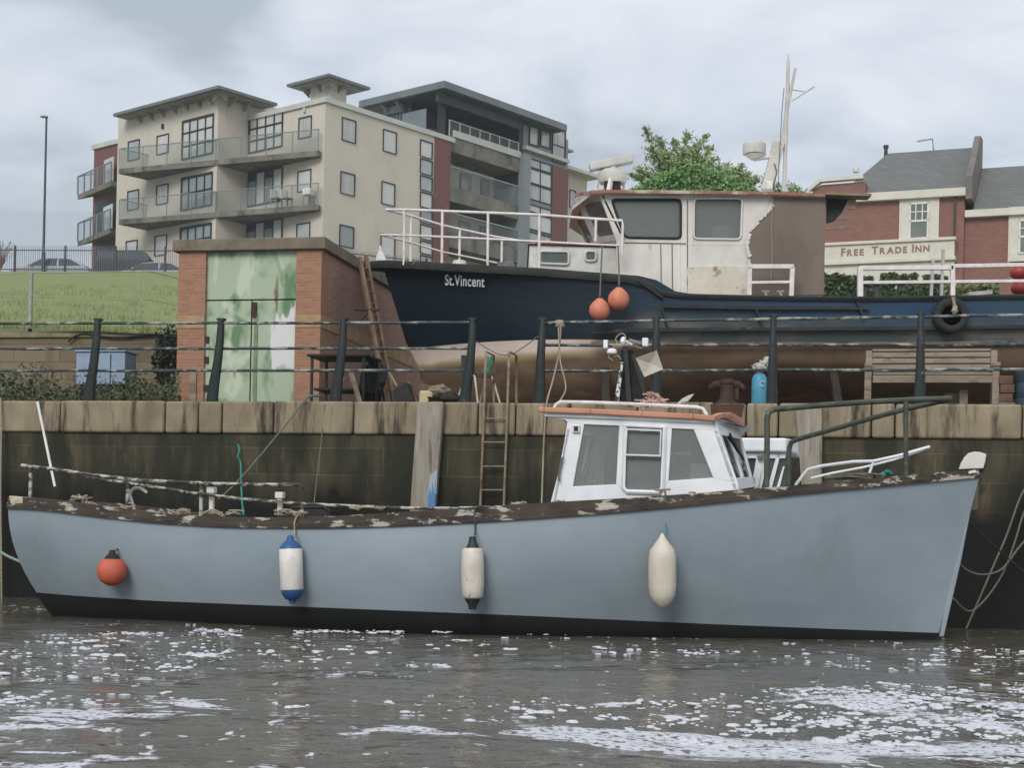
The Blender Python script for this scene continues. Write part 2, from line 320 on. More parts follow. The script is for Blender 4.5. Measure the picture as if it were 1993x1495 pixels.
    t.links.new(foam_glints, mx.inputs[0]); t.links.new(b.outputs[0], mx.inputs[1]); t.links.new(fb.outputs[0], mx.inputs[2]); t.links.new(mx.outputs[0], t.nodes['Material Output'].inputs[0])
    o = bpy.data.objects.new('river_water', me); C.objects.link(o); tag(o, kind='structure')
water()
def fleck(m, rng, x, y, r):
    k = 7; ax_ = 1+rng.random()*1.4; rr = [r*rng.uniform(.7, 1.15) for _ in range(k)]; c = rng.uniform(0, 6.28); vs = []
    for q, h in ((1, -.25), (.8, .22), (.4, .36)): vs += [(x+rr[j]*q*ax_*cos(2*pi*j/k+c), y+rr[j]*q*1.6*sin(2*pi*j/k+c), .004+h*r) for j in range(k)]
    m.add(vs, [(i*k+j, i*k+(j+1) % k, (i+1)*k+(j+1) % k, (i+1)*k+j) for i in (0, 1) for j in range(k)]+[tuple(2*k+j for j in range(k))])
def foam():
    rng = np.random.default_rng(11); m = MB()
    def dens(px, py):
        d = .38
        if px > 1250 and 1300 < py < 1440: d += .9*min(1, (px-1250)/400)
        if px < 450 and py > 1225: d += .35
        if 1225 < py < 1262 and px > 600: d *= .25
        if py < 1226 + 20*(px/1993): d *= .1
        if 1010 < px < 1400 and 1290 < py < 1380: d += .5
        if 450 < px < 1000 and 1250 < py < 1330: d += .1
        return d
    n = 0
    while n < 2500:
        px = rng.uniform(-60, 2050); py = 1212+290*rng.random()**1.15
        cl = noise.noise(Vector((px/110, py/28, 0)))*.9+.42
        if rng.random() > dens(px, py)*max(cl, .05): continue
        P = WF.hit(px, py, z=0)
        if Q.w2l(P).y > -.12: continue
        r = (.005+.019*rng.random()**2.6)
        for _ in range(1+(rng.random() < .45)*int(rng.integers(1, 5))): fleck(m, rng, P.x+rng.normal(0, r*2.2), P.y+rng.normal(0, r*3), r*rng.uniform(.5, 1.2))
        n += 1
    # scum line gathered along the grey hull
    for _ in range(900):
        px = rng.uniform(120, 1760); y0 = 1222+14*(px/1993)+rng.normal(0, 1.5) + (6 if px < 330 else 0)
        if noise.noise(Vector((px/60, 2.2, 0))) < -.05+.15*noise.noise(Vector((px/13, 8, 0))): continue
        P = WF.hit(px, y0+4, z=0); fleck(m, rng, P.x, P.y, .006+.012*rng.random()**2)
    o = m.build('foam', pm('foam_bubbles', (208, 209, 214), (188, 190, 196), 20, .7, .1), smooth=True, angle=80)
    tag(o, 'white flecks and clumps of foam floating on the brown river', 'foam', kind='stuff')
foam()
M['grass'] = pm('grass', (130, 138, 84), (114, 124, 72), 2.2, .95, .15, c3=(122, 126, 84), thr=(.5, .7), s3=.35, detail=9)
M['gravel'] = pm('quay_gravel', (104, 92, 78), (76, 66, 56), 3, .95, .5)
def terr(x, y):
    l = Q.w2l((x, y, 0)); t = l.y
    k = min(max((x+7)/11, 0), 1); k = k*k*(3-2*k)
    ztop = 14.15+(9.1-14.15)*k; y0 = 33+1*k; y1 = 77+(50-77)*k
    zb = 4.55 if x < -4.6 else ZQ-.03
    if x < -4.6: y0 = 31
    if y <= y0: return zb
    if y >= y1: return ztop + min(max((y-88)/14, 0), 1)*1.9*(1-k)
    u = (y-y0)/(y1-y0); return zb+(ztop-zb)*u
def terrain():
    # upper ground: grass bank rising behind the stone wall to the road
    xs = list(np.linspace(-60, -11, 20))+list(np.linspace(-10.5, -4.7, 14)); rows = []
    m = MB(); ts = [0, .6, 1.5, 3, 5, 8, 12, 17, 23, 30, 38, 46, 52, 58, 70, 90, 130, 180]
    rows = []
    for d in ts:
        r = []
        for x in xs+[-4.6]:
            p0 = Q.l2w((0, 6.35, 0)); y = p0.y-.2086*x*1.0 + d; fl = 29
            zb = 4.5; k = min(max((x+7)/11, 0), 1); k = k*k*(3-2*k)
            ztop = 14.15+(9.1-14.15)*k; u = min(max((y-27.5)/(77-27.5), 0), 1)
            z = zb+(ztop-zb)*u + (min(max((y-88)/14, 0), 1)*1.9*(1-k) if y > 88 else 0)
            r.append((x, y, z+.04*noise.noise(Vector((x*.5, y*.4, 0)))))
        rows.append(r)
    m.grid(rows); m.build('grass_bank', M['grass'], smooth=True).__setitem__('kind', 'structure')
    m = MB(); rows = []
    for d in [0, 6, 12, 16, 20, 26, 32, 38, 42, 60, 100, 150]:
        r = []
        for x in [-4.6]+list(np.linspace(-4, 20, 20))+[30, 60, 100]:
            y = 26.2 + .96 - .2086*min(x, 20) + d; r.append((x, y, terr(max(x, -4.59), y) if d > 0 else ZQ-.03))
        rows.append(r)
    m.grid(rows); m.build('hill_ground', M['grass'], smooth=True).__setitem__('kind', 'structure')
    m = MB(); a = Q.l2w((-70, .4, ZQ-.05)); b = Q.l2w((70, .4, ZQ-.05)); c = Q.l2w((70, 30, ZQ-.05)); d = Q.l2w((-70, 7, ZQ-.05)); e_ = Q.l2w((-4, 30, ZQ-.05)); g = Q.l2w((-5, 7, ZQ-.05))
    m.add([a, b, c, e_, g, d], [(0, 1, 2, 3, 4, 5)]); m.build('quay_ground', M['gravel']).__setitem__('kind', 'structure')
    m = MB(); m.grid([[(x, y, terr(-12, 80)+.03+ (0 if y < 88 else .3)) for x in (-60, -30, -16, -11)] for y in (79.2, 84, 88.5)])
    m.build('road', pm('asphalt', (92, 94, 96), (74, 76, 78), 3, .9, .2)).__setitem__('kind', 'structure')
terrain()
# ---------------- quay wall ----------------
QC = 843   # picture line between coping and the dark courses
zc = .5*(Q.hit(200, 843, y=0).z + Q.hit(1850, 855, y=0).z)
wallr = thing('quay_wall', Q, 'weathered stone quay wall with tan coping stones over dark weedy courses', 'wall')
m_low = brickmat('weedy_quay_stone', (84, 76, 58), (66, 62, 46), (104, 97, 80), .92, .37, .006, .8, stain=(32, 37, 26), st_thr=(.40, .56), st_scale=(1.5, 1.5, .34), s_scale=1.15, amt=.85,
                 stain2=((112, 92, 70), (.56, .72), (2.6, 2.6, .7), 1.3, .75), zdark=(.75, 1.35, (13, 16, 11), 1.2))
MB().box(-70, 70, 0, 1.2, -1.5, zc).build('stone_courses', m_low, wallr)
m_cop = pm('coping_sandstone', (154, 141, 117), (112, 100, 81), 2.3, .85, .35, stretch=(1, 1, .5), c3=(62, 54, 42), thr=(.52, .66), s3=2.6, st3=(2.2, 1, .28), pos=(.3, .7))
jx = [-260, -90, 117, 321, 386, 432, 532, 688, 862, 930, 1003, 1110, 1240, 1390, 1452, 1515, 1585, 1696, 1742, 1990, 2200]
js = [Q.hit(j, 815, y=-.03).x for j in jx]; rnd = random.Random(4)
js = [js[0]-1.4*k for k in range(6, 0, -1)]+js+[js[-1]+1.4*k for k in range(1, 7)]
for a, b in zip(js, js[1:]):
    dz = rnd.uniform(-.012, .006); dy = rnd.uniform(-.012, .01)
    o = MB().box(0, b-a-.016, -.045+dy, .75, 0, ZQ-zc+dz).build('coping_stone', m_cop, wallr, bevel=.035, seg=3); o.location = (a+.008, 0, zc+.004)
    me = o.data      # give each stone its own place in the stain pattern
    off = rnd.uniform(-40, 40)
    for v in me.vertices: v.co.x += off
    o.location.x -= off
# timber fenders on the wall
def timber(x0, x1, xb0, xb1, yt, yb, lab, blue):
    fr = Q.at(Q.hit((xb0+xb1)/2, yb, y=-.15).x, -.05, 0)
    r = thing('timber_fender', fr, lab, 'fender post', 'timber fender posts on the quay wall')
    t0 = fr.hit(x0, yt, y=-.13); t1 = fr.hit(x1, yt, y=-.13); b0 = fr.hit(xb0, yb, y=-.13); b1 = fr.hit(xb1, yb, y=-.13)
    ext = lambda a, b: b+(b-a)*((b.z+.6)/(a.z-b.z))
    bb0 = ext(t0, b0); bb1 = ext(t1, b1)
    m = MB().prism([t0, t1, bb1, bb0], (0, .12, 0)); m.build('post', pm('grey_weathered_timber', (158, 152, 140), (124, 116, 104), 4, .85, .3, stretch=(3, 3, .35), c3=(96, 84, 70), thr=(.58, .7), s3=4), r, bevel=.015)
    if blue:
        p = [fr.hit(a, b, y=-.136) for a, b in ((831, 1000), (834, 962), (837, 948), (839, 965), (842, 938), (844, 962), (848, 930), (846, 1000))]
        MB().prism(p, (0, .004, 0)).build('paint_smear', pm('blue_paint', (62, 118, 168), (84, 134, 178), 9, .6, .1), r)
        p = [fr.hit(a, b, y=-.134) for a, b in ((832, 964), (837, 925), (851, 915), (849, 962))]
        MB().prism(p, (0, .003, 0)).build('paint_smear', pm('pale_blue_paint', (150, 164, 180), (164, 170, 178), 9, .6, .1), r)
    return r
timber(812, 863, 797, 845, 782, 1000, 'pale grey timber fender post with blue paint smear, beside the hanging ladder', True)
timber(1547, 1600, 1560, 1600, 786, 950, 'grey timber fender post on quay wall behind the bow rail of the grey boat', False)
# ---------------- railings ----------------
def railing(posts, xl, xr, ys_l, ys_r, lab, lean):
    fr = Q.at(Q.hit(posts[0][0], 700, y=.35).x, .35, ZQ); r = thing('quay_railing', fr, lab, 'railing', 'iron railings along the quay edge')
    for xt, xb in posts:
        pt = fr.hit(xt, interp([(xl, ys_l[0]), (xr, ys_r[0])], xt)-6, y=0); pb = fr.hit(xb, 790, y=0); pb.z = -.03
        mid = pt.lerp(pb, .5)+Vector((lean*.035, -.04, 0)); q = [pt, pt.lerp(mid, .5)+Vector((lean*.012, -.01, 0)), mid, mid.lerp(pb, .5)+Vector((-lean*.004, 0, 0)), pb]
        wd = [.075, .095, .11, .135, .165]; m = MB(); rows = []
        for c, ww in zip(q, wd): rows.append([(c.x-ww/2, c.y-.035, c.z), (c.x-ww*.2, c.y-.055, c.z), (c.x+ww*.2, c.y-.055, c.z), (c.x+ww/2, c.y-.035, c.z), (c.x+ww/2, c.y+.035, c.z), (c.x-ww/2, c.y+.035, c.z)])
        m.grid(rows, closed=True); m.add(rows[0], [tuple(range(6))])
        m.box(pt.x-.055, pt.x+.055, pt.y-.05, pt.y+.05, pt.z-.005, pt.z+.022)
        m.build('post', M['iron'], r, smooth=True, angle=50)
    for k in range(3):
        a = fr.hit(xl, ys_l[k], y=0); b = fr.hit(xr, ys_r[k], y=0); n = 40; pts = []
        for i in range(n+1):
            p = a.lerp(b, i/n); p.z += .008*noise.noise(Vector((i*.35, k*7, xl*.01))); pts.append(p)
        MB().tube(pts, .021, 8).build('rail', M['railpaint'], r, smooth=True, angle=80)
    return r
M['railpaint'] = pm('flaking_rail_paint', (60, 74, 76), (40, 50, 51), 6, .6, .3, c3=(150, 152, 144), thr=(.50, .60), s3=5, st3=(1, 1, 2.5))
railing([(-60, -80), (191, 171), (431, 411), (669, 651), (920, 903)], -300, 920, (630, 679, 722), (628, 678, 721), 'left run of cast iron quay railing in front of the brick store', 1)
railing([(1057, 1049), (1278, 1276), (1506, 1502), (1792, 1790), (2080, 2080)], 1057, 2300, (628, 672, 722), (608, 670, 718), 'right run of cast iron quay railing in front of the dark blue boat and bench', 0)
# chain across the gap
a = Q.hit(922, 660, y=.35); b = Q.hit(962, 686, y=.35); c_ = Q.hit(1000, 688, y=.35); d = Q.hit(1050, 652, y=.35); fr = Q.at(a.x, .35, ZQ)
o = MB().tube([p-Vector((a.x, .35, ZQ)) for p in sag(a, b, .01, 5)+sag(b, c_, .03, 6)[1:]+sag(c_, d, .01, 5)[1:]], .008, 6).build('rope', M['greyrope'], smooth=True)
place(o, fr); tag(o, 'thin slack rope strung across the gap between the two railings', 'rope')
# ---------------- grey boat ----------------
GH = radians(12); G = F(-.33, 17.52, -GH); XS, XB = -5.39, 5.39
T_SH = [(18, 966), (60, 969), (120, 975), (200, 985), (300, 999), (400, 1006), (500, 1008), (620, 1006), (750, 999), (900, 989), (1050, 979), (1200, 971), (1350, 961), (1500, 949), (1650, 936), (1760, 925), (1900, 914)]
T_GB = [(22, 989), (85, 992), (150, 1001), (300, 1018), (450, 1027), (620, 1028), (750, 1025), (900, 1018), (1050, 1009), (1200, 998), (1350, 984), (1500, 968), (1650, 953), (1760, 943), (1897, 930)]
T_BT = [(60, 1152), (150, 1160), (300, 1170), (700, 1186), (1000, 1198), (1400, 1216), (1834, 1233)]
def hb(u, lev):            # half breadth; lev 0 sheer .. 1 waterline
    full = 1.45-.07*lev; st = .98-.35*lev; e1 = 2.3-.75*lev; s = .5-.06*lev
    if u < s: k = (s-u)/s; v = full-(full-st)*k**2
    else: k = (u-s)/(1-s); v = full*(1-k**e1)
    return max(v, .025)
def gx(u, z):              # raked stem and tucked stern: ends move with height
    zs = min(max(z, -.4), 2.1); xs = XS+.02+ .36*max(0, 1-zs/1.15)**2.1 + (.0 if zs > 0 else .25*(-zs)/.4)
    xb = XB-.39*(1-zs/1.72) - (0 if zs > 0 else .25*(-zs)/.4)
    return xs+(xb-xs)*u
US = [i/46 for i in range(47)]
def hull_rows():
    rows = []
    for u in US:
        x = gx(u, 1.4); h0 = hb(u, 0); z0 = z_on(G, gx(u, 1.35), -h0, T_GB)
        x0 = gx(u, z0); z0 = z_on(G, x0, -h0, T_GB); hB = hb(u, .86); xb_ = gx(u, .12); zB = z_on(G, xb_, -hB, T_BT, 20); zB = max(zB, .03)
        r = []
        for k in range(9):
            t = k/8; z = z0+(zB-z0)*t; bul = sin(pi*t)*.05*(1-abs(2*u-1)**2)
            r.append((gx(u, z), -(h0+(hB-h0)*t**1.5+bul), z))
        rows.append((r, zB, hB, x0, z0, h0))
    return rows
HR = hull_rows()
gb = thing('fishing_boat', G, 'long grey painted wooden boat with white wheelhouse moored at the quay wall', 'boat')
m_hull = pm('grey_hull_paint', (140, 152, 160), (129, 142, 150), 1.3, .42, .05, stretch=(.6, 1, 1), c3=(120, 128, 130), thr=(.54, .95), s3=1.4, st3=(1.6, 1, .5), spec=.4)
m = MB()
for sgn in (1, -1): m.grid([[(p[0], p[1]*sgn, p[2]) for p in r[0]] for r in HR])
m.grid([[(HR[0][0][k][0], HR[0][0][k][1]*s, HR[0][0][k][2]) for k in range(9)] for s in (1, .5, 0, -.5, -1)])
m.build('hull', m_hull, gb, smooth=True, angle=50)
m = MB()
for sgn in (1, -1):
    rows = []
    for (r, zB, hB, x0, z0, h0), u in zip(HR, US):
        zz = [zB, zB*.5, -.05, -.3, -.6]; hh = [hB, hB*.985, hB*.93, hB*.6, .03]
        rows.append([(r[8][0] if k == 0 else gx(u, z), -h*sgn, z) for k, (z, h) in enumerate(zip(zz, hh))])
    m.grid(rows)
m.grid([[(p[0], p[1]*s, p[2]) for p in [(gx(0, z), -h, z) for z, h in ((HR[0][1], HR[0][2]), (-.05, HR[0][2]*.93), (-.3, HR[0][2]*.6), (-.6, .03))]] for s in (1, 0, -1)])
m.build('bottom', pm('black_antifouling', (5, 7, 5), (9, 12, 9), 4, .7, .1), gb, smooth=True, angle=60)
# rubbing strake with capping, peeling paint
m_str = pm('peeling_gunwale_paint', (78, 69, 58), (48, 43, 38), 6, .8, .4, stretch=(.35, 1, 1), c3=(176, 170, 158), thr=(.555, .60), s3=5, st3=(.8, 1, 2.2))
m = MB()
for sgn in (1, -1):
    rows = []
    for (r, zB, hB, x0, z0, h0), u in zip(HR, US):
        zt = z_on(G, x0, -h0, T_SH); o_ = .035 if u < .985 else .02; hi = max(h0-.13, .012)
        rows.append([(x0, -(h0-.005)*sgn, z0-.004), (x0, -(h0+o_)*sgn, z0-.002), (x0, -(h0+o_+.004)*sgn, z0*.5+zt*.5-.012), (x0, -(h0+o_*.4)*sgn, z0*.5+zt*.5), (x0, -(h0+o_*.4)*sgn, zt), (x0, -hi*sgn, zt+.004), (x0, -hi*sgn, zt-.06)])
    m.grid(rows, closed=True); 
    m.add(rows[0], [tuple(range(7))]); m.add(rows[-1], [tuple(range(7))])
GUN = rows
m.build('rubbing_strake', m_str, gb, smooth=True, angle=30)
SHZ = [(r[3], z_on(G, r[3], -r[5], T_SH), r[5]) for r in HR]      # x, z of cap, half breadth
def gz(x): return interp([(a, b) for a, b, c in SHZ], x)
def gh(x): return interp([(a, c) for a, b, c in SHZ], x)
m = MB()                                                            # inner planking and deck
for sgn in (1, -1): m.grid([[(r[3], -max(r[5]-.1, .01)*sgn, gz(r[3])-.03), (r[3], -max(r[5]-.14, .008)*sgn, gz(r[3])-.42)] for r in HR])
m.build('inner_planking', pm('inner_plank_paint', (98, 96, 88), (72, 68, 60), 5, .8, .2), gb, smooth=True)
m = MB(); m.grid([[(r[3], max(r[5]-.12, .008)*s, gz(r[3])-(.4 if r[3] < 3.0 else .12)) for s in (-1, -.5, 0, .5, 1)] for r in HR]); m.build('deck', pm('deck_paint', (104, 100, 90), (80, 76, 68), 4, .8, .2), gb)
# pale end blocks at stern and stem
p = [G.hit(a, b, y=-1.03) for a, b in ((17, 965), (87, 972), (85, 994), (22, 989))]
MB().prism(p, (0, .13, 0)).build('quarter_block', pm('cream_block_paint', (196, 188, 166), (170, 160, 138), 5, .7, .2, c3=(110, 96, 76), thr=(.6, .7), s3=7), gb, bevel=.01)
p = [G.hit(a, b, y=-.09) for a, b in ((1848, 922), (1899, 915), (1903, 920), (1852, 930))]
MB().prism(p, (0, .18, 0)).build('stem_cap', M['white'], gb, bevel=.008)
MB().prism([G.hit(a, b, y=-.03) for a, b in ((1886, 931), (1900, 929), (1893, 975), (1871, 1090), (1837, 1240), (1828, 1240))], (0, .06, 0)).build('stem_post', m_hull, gb, bevel=.01)
# wheelhouse: plan is a box with a V front; side plane y=-HY
HY = 1.06
def gp(px, py, y=-HY): return G.hit(px, py, y=y)
side = [(1071, 980), (1092, 900), (1104, 822), (1100, 818), (1068, 812), (1061, 805), (1060, 798), (1389, 812), (1408, 860), (1437, 942), (1437, 954), (1300, 966)]
S_ = [gp(*p) for p in side]; zt_f = S_[7].z
wh = None
mw = M['cleanwhite']
def mirror_xy(P): return Vector((P[0], -P[1], P[2]))
# near wall with window openings: built as a ring of strips round three openings
W1 = [(1137, 826), (1205, 829), (1199, 943), (1115, 947)]; W2 = [(1219, 832), (1291, 836), (1286, 958), (1213, 955)]; W3 = [(1308, 834), (1350, 836), (1388, 930), (1301, 936)]
def sidewall(sgn):
    m = MB(); th = .05*sgn
    def pr(pts):
        P = [gp(*p) for p in pts]; P = [Vector((p.x, p.y*sgn, p.z)) for p in P]; m.prism(P, (0, th, 0))
    top = [(1104, 822), (1100, 818), (1068, 812), (1061, 805), (1060, 798), (1389, 812), (1397, 837.6), (1350, 836), (1308, 834), (1291, 832.5), (1219, 829.5), (1205, 829), (1137, 826)]
    pr(top); pr([(1104, 822), (1137, 826), (1115, 947), (1199, 943), (1213, 953), (1213, 971), (1071, 980), (1092, 900)])
    pr([(1205, 829), (1219, 829.5), (1213, 953), (1199, 943)]); pr([(1291, 832.5), (1308, 834), (1301, 936), (1286, 955)])
    pr([(1213, 953), (1286, 955), (1301, 936), (1388, 930), (1437, 942), (1437, 954), (1300, 966), (1213, 971)]); pr([(1350, 836), (1397, 837.6), (1437, 942), (1388, 930)])
    return m
m = sidewall(1); m2 = sidewall(-1); m.add(m2.v, m2.f)
# V front: panels from side corner to centre nose
cT = gp(1389, 812); cB = gp(1437, 954); nT = G.hit(1437, 827, y=0); nB = G.hit(1470, 948, y=0)
cM1 = gp(1400, 845); 
def fr_pt(u, v, sgn=-1):   # u 0 corner..1 nose, v 0 top..1 bottom
    a = cT.lerp(cB, v); b = nT.lerp(nB, v); p = a.lerp(b, u); return Vector((p.x, p.y*(-sgn), p.z)) if sgn > 0 else p
openings = [(.10, .46), (.56, .94)]
for sgn in (-1, 1):
    def quad(u0, u1, v0, v1):
        P = [fr_pt(u0, v0, sgn), fr_pt(u1, v0, sgn), fr_pt(u1, v1, sgn), fr_pt(u0, v1, sgn)]; m.prism(P, (-.05, 0, 0))
    quad(0, 1, 0, .24); quad(0, 1, .84, 1.0); quad(0, .10, .24, .84); quad(.46, .56, .24, .84); quad(.94, 1, .24, .84)
wb = [Vector((S_[0].x+.02, y, z)) for y, z in ((-HY, S_[0].z), (HY, S_[0].z), (HY, S_[4].z-.12), (-HY, S_[4].z-.12))]
m.prism([wb[0], wb[0].lerp(wb[1], .35), wb[3].lerp(wb[2], .35)+Vector((.14, 0, 0)), wb[3]+Vector((.14, 0, 0))], (.04, 0, 0)); m.prism([wb[0].lerp(wb[1], .65), wb[1], wb[2]+Vector((.14, 0, 0)), wb[3].lerp(wb[2], .65)+Vector((.14, 0, 0))], (.04, 0, 0))
wh = m.build('wheelhouse', mw, gb, bevel=.006)
def pane(name, pts, mat_, parent, y=-HY, dy=.02, sgn=1):
    P = [gp(*p, y=y) for p in pts]; P = [Vector((p.x, (p.y+dy)*sgn, p.z)) for p in P]
    return MB().prism(P, (0, .006*sgn, 0)).build(name, mat_, parent)
for s in (1, -1):
    w_ = pane('window', [(1136, 825), (1207, 828), (1201, 945), (1113, 949)], M['glass'], wh, sgn=s)
    pane('window', [(1306, 833), (1351, 835), (1390, 932), (1299, 938)], M['glass'], wh, sgn=s)
    w2 = pane('window', [(1217, 830), (1293, 833), (1288, 957), (1211, 955)], M['glass'], wh, sgn=s)
    def frm(pts, r_, nm, mat_, dy, closed=True):
        P = [gp(*p) for p in pts]; P = [Vector((p.x, (p.y+dy)*s, p.z)) for p in P]; return MB().tube(P, r_, 6, closed=closed).build(nm, mat_, wh, smooth=True)
    frm([(1217, 829), (1294, 833), (1290, 950), (1281, 959), (1220, 957), (1213, 948)], .026, 'window_frame', M['cleanwhite'], -.012)
    frm([(1221, 836), (1287, 839), (1285, 888), (1218, 886)], .014, 'window_frame', M['cleanwhite'], -.022)
    frm([(1219, 888), (1285, 890)], .013, 'window_bar', M['galv'], -.02, False)
for sgn in (-1, 1):
    for a, b in openings:
        P = [fr_pt(a-.01, .23, sgn), fr_pt(b+.01, .23, sgn), fr_pt(b+.01, .85, sgn), fr_pt(a-.01, .85, sgn)]; MB().prism([p-Vector((.02, 0, 0)) for p in P], (-.006, 0, 0)).build('windscreen', M['dglass'], wh)
MB().tube([fr_pt(.30, .2)+Vector((.04, -.02, 0)), fr_pt(.42, .42)+Vector((.045, -.03, 0)), fr_pt(.6, .58)+Vector((.04, -.03, 0))], .012, 6).bar(fr_pt(.22, .25)+Vector((.04, -.04, 0)), fr_pt(.48, .48)+Vector((.04, -.04, 0)), .03, .02).build('wiper', M['black'], wh)
# roof slab, orange trim, roof rails
rT = [(1060, 799), (1120, 801), (1250, 806), (1389, 813)]
m = MB(); rows = []
for px, py in rT:
    p = gp(px, py, -HY-.03)-Vector((0, 0, .03)); rows.append([(p.x, -HY-.03, p.z), (p.x, -HY*.9, p.z+.015), (p.x, -HY*.5, p.z+.035), (p.x, 0, p.z+.045), (p.x, HY*.5, p.z+.035), (p.x, HY*.9, p.z+.015), (p.x, HY+.03, p.z)])
a = rows[-1]; rows.append([Vector(p)+Vector((.34*(1-abs(p[1])/HY), 0, -.03*(1-abs(p[1])/HY))) for p in a])
m.grid(rows); m.grid([[Vector(p)-Vector((0, 0, .03)) for p in r] for r in rows]); m.grid([[Vector(r[0]), Vector(r[0])-Vector((0, 0, .03))] for r in rows]); m.grid([[Vector(r[-1]), Vector(r[-1])-Vector((0, 0, .03))] for r in rows])
rf = m.build('roof', M['cleanwhite'], gb, smooth=True, angle=50)
m_or = pm('orange_wood_trim', (198, 145, 118), (178, 124, 98), 6, .6, .15, stretch=(.3, 1, 1), c3=(120, 84, 64), thr=(.64, .72), s3=6)
tr = [gp(a, b, -HY-.05) for a, b in ((1049, 797), (1060, 798), (1150, 801), (1250, 806), (1350, 811), (1392, 815))]; m = MB(); m2 = MB()
for a, b in zip(tr, tr[1:]): m.bar(a, b, .06, .055)
for a, b in zip(tr, tr[1:]): m2.bar(mirror_xy(a), mirror_xy(b), .06, .055)
m2.build('roof_trim', m_or, rf)
fr2 = [G.hit(a, b, y=y) for a, b, y in ((1388, 814, -HY-.05), (1400, 809, -.95), (1418, 808, -.6), (1432, 815, -.2), (1443, 822, 0.1))]
for a, b in zip(fr2, fr2[1:]): m.bar(a, b, .07, .055)
m.build('roof_trim', m_or, rf, bevel=.01)
rl = [G.hit(a, b, y=-.92) for a, b in ((1077, 797), (1082, 787), (1091, 782), (1150, 783), (1250, 787), (1355, 792), (1368, 795), (1376, 808))]
MB().tube(rl, .017, 8).build('roof_rail', M['railwhite'], rf, smooth=True, angle=80)
MB().tube([mirror_xy(p) for p in rl], .017, 8).build('roof_rail', M['railwhite'], rf, smooth=True, angle=80)
# fittings on the wheelhouse side
p = gp(1122, 835); MB().box(p.x-.04, p.x+.04, -HY-.03, -HY+.01, p.z-.04, p.z+.04).build('lamp_box', M['white'], wh, bevel=.006)
MB().box(p.x-.022, p.x+.022, -HY-.036, -HY-.028, p.z-.025, p.z+.025).build('lamp_lens', M['black'], wh)
MB().tube([gp(a, b, -HY-.045) for a, b in ((1098, 891), (1094, 892), (1089, 915), (1087, 934), (1090, 935))], .012, 6).build('grab_handle', M['galv'], wh, smooth=True, angle=80)
p = gp(1256, 838); MB().box(p.x-.05, p.x+.05, -HY-.025, -HY-.005, p.z-.012, p.z+.012).build('name_plate', M['white'], wh)
# interior seen through the glass
m = MB(); zi = gz(1.0)-.35; x_a, x_b = S_[0].x+.1, cB.x-.1
m.box(x_a, x_b, -.95, .95, zi, zi+.05); m.box(x_b-.55, x_b-.1, -.7, .2, zi, zi+.75); m.box(x_a+.1, x_a+.5, .2, .9, zi, zi+.5)
m.build('cabin_interior', pm('cabin_lining', (150, 148, 138), (120, 118, 108), 3, .7, .1), wh)
m = MB(); q0 = [gp(a, b, -HY+.12) for a, b in ((1140, 850), (1150, 850), (1158, 900), (1166, 950), (1112, 950), (1128, 890))]; rr = []
for k in range(15): a = q0[1].lerp(q0[3], 0); xa = gp(1120, 945, -HY+.12).x+(.30*k/14); zt_ = gp(1150, 832, 0-HY+.12).z; zb_ = gp(1150, 950, -HY+.12).z; rr.append([(xa+.28*(1-k/14)*.9, -HY+.12+.02*sin(k*1.7), zt_), (xa, -HY+.12+.03*sin(k*1.7), zb_)])
m.grid(rr); m.build('curtain', pm('pale_curtain', (200, 198, 190), (178, 176, 168), 5, .9, 0), wh)
p = gp(1369, 920, -HY+.25); MB().box(p.x-.13, p.x+.10, -HY+.2, -HY+.5, p.z-.10, p.z+.09).build('white_locker', M['white'], wh)
MB().bar(gp(1302, 882, -HY+.3), gp(1345, 884, -HY+.3), .04, .03).build('sliding_bar', M['white'], wh)
p = G.hit(1232, 907, y=-.2); MB().box(p.x-.08, p.x+.08, -.2, -.1, p.z-.1, p.z+.1).build('notice_board', M['white'], wh)
p = G.hit(1316, 925, y=.1); m = MB(); m.tube([(p.x+.14*cos(k*pi/8), .1, p.z+.14*sin(k*pi/8)) for k in range(16)], .014, 6, closed=True); m.build('steering_wheel', M['darkwood'], wh)
# mast frame on the roof
MASTY = -.15
def gm(px, py, y=MASTY): return G.hit(px, py, y=y)
mf = MB(); mf.bar(gm(1217, 672), gm(1226, 792), .05, .05); mf.bar(gm(1232, 690), gm(1262, 792), .03, .03, w2=.045)
mb = gm(1222, 700)
ms = mf.build('mast', M['black'], gb)
MB().prism([gm(a, b, -.12) for a, b in ((1210, 680), (1232, 682), (1250, 745), (1246, 781), (1204, 781), (1203, 735))], (0, .05, 0)).build('mast_panel', pm('dark_netting', (34, 40, 36), (24, 28, 26), 12, .9, .5), ms)
MB().bar(gm(1211, 705, -.2), gm(1200, 785, -.2), .03, .03, w2=.05).build('mast_strut', pm('flaking_black_white_paint', (206, 200, 196), (188, 182, 178), 12, .6, .2, c3=(28, 30, 30), thr=(.47, .5), s3=14), ms)
MB().tube(spline([gm(a, b, -.18) for a, b in ((1193, 677), (1215, 673), (1235, 674), (1250, 678))]), .012, 6).build('crossbar', M['palewood'], ms, smooth=True)
p = gm(1191, 684, -.2); MB().lathe([(.001, .035), (.04, .028), (.057, .0), (.055, -.02), (.001, -.022)], p, 16).build('aerial_dome', M['cleanwhite'], ms, smooth=True)
MB().tube(spline([gm(a, b, -.2) for a, b in ((1194, 676), (1201, 669), (1198, 660), (1205, 651), (1214, 650), (1218, 657), (1216, 664))]), .006, 5).tube(spline([gm(a, b, -.2) for a, b in ((1186, 688), (1185, 696), (1190, 699), (1193, 702))]), .005, 5).tube(spline([gm(a, b, -.2) for a, b in ((1195, 695), (1202, 692), (1209, 700))]), .005, 5).build('cable', M['rope'], ms, smooth=True)
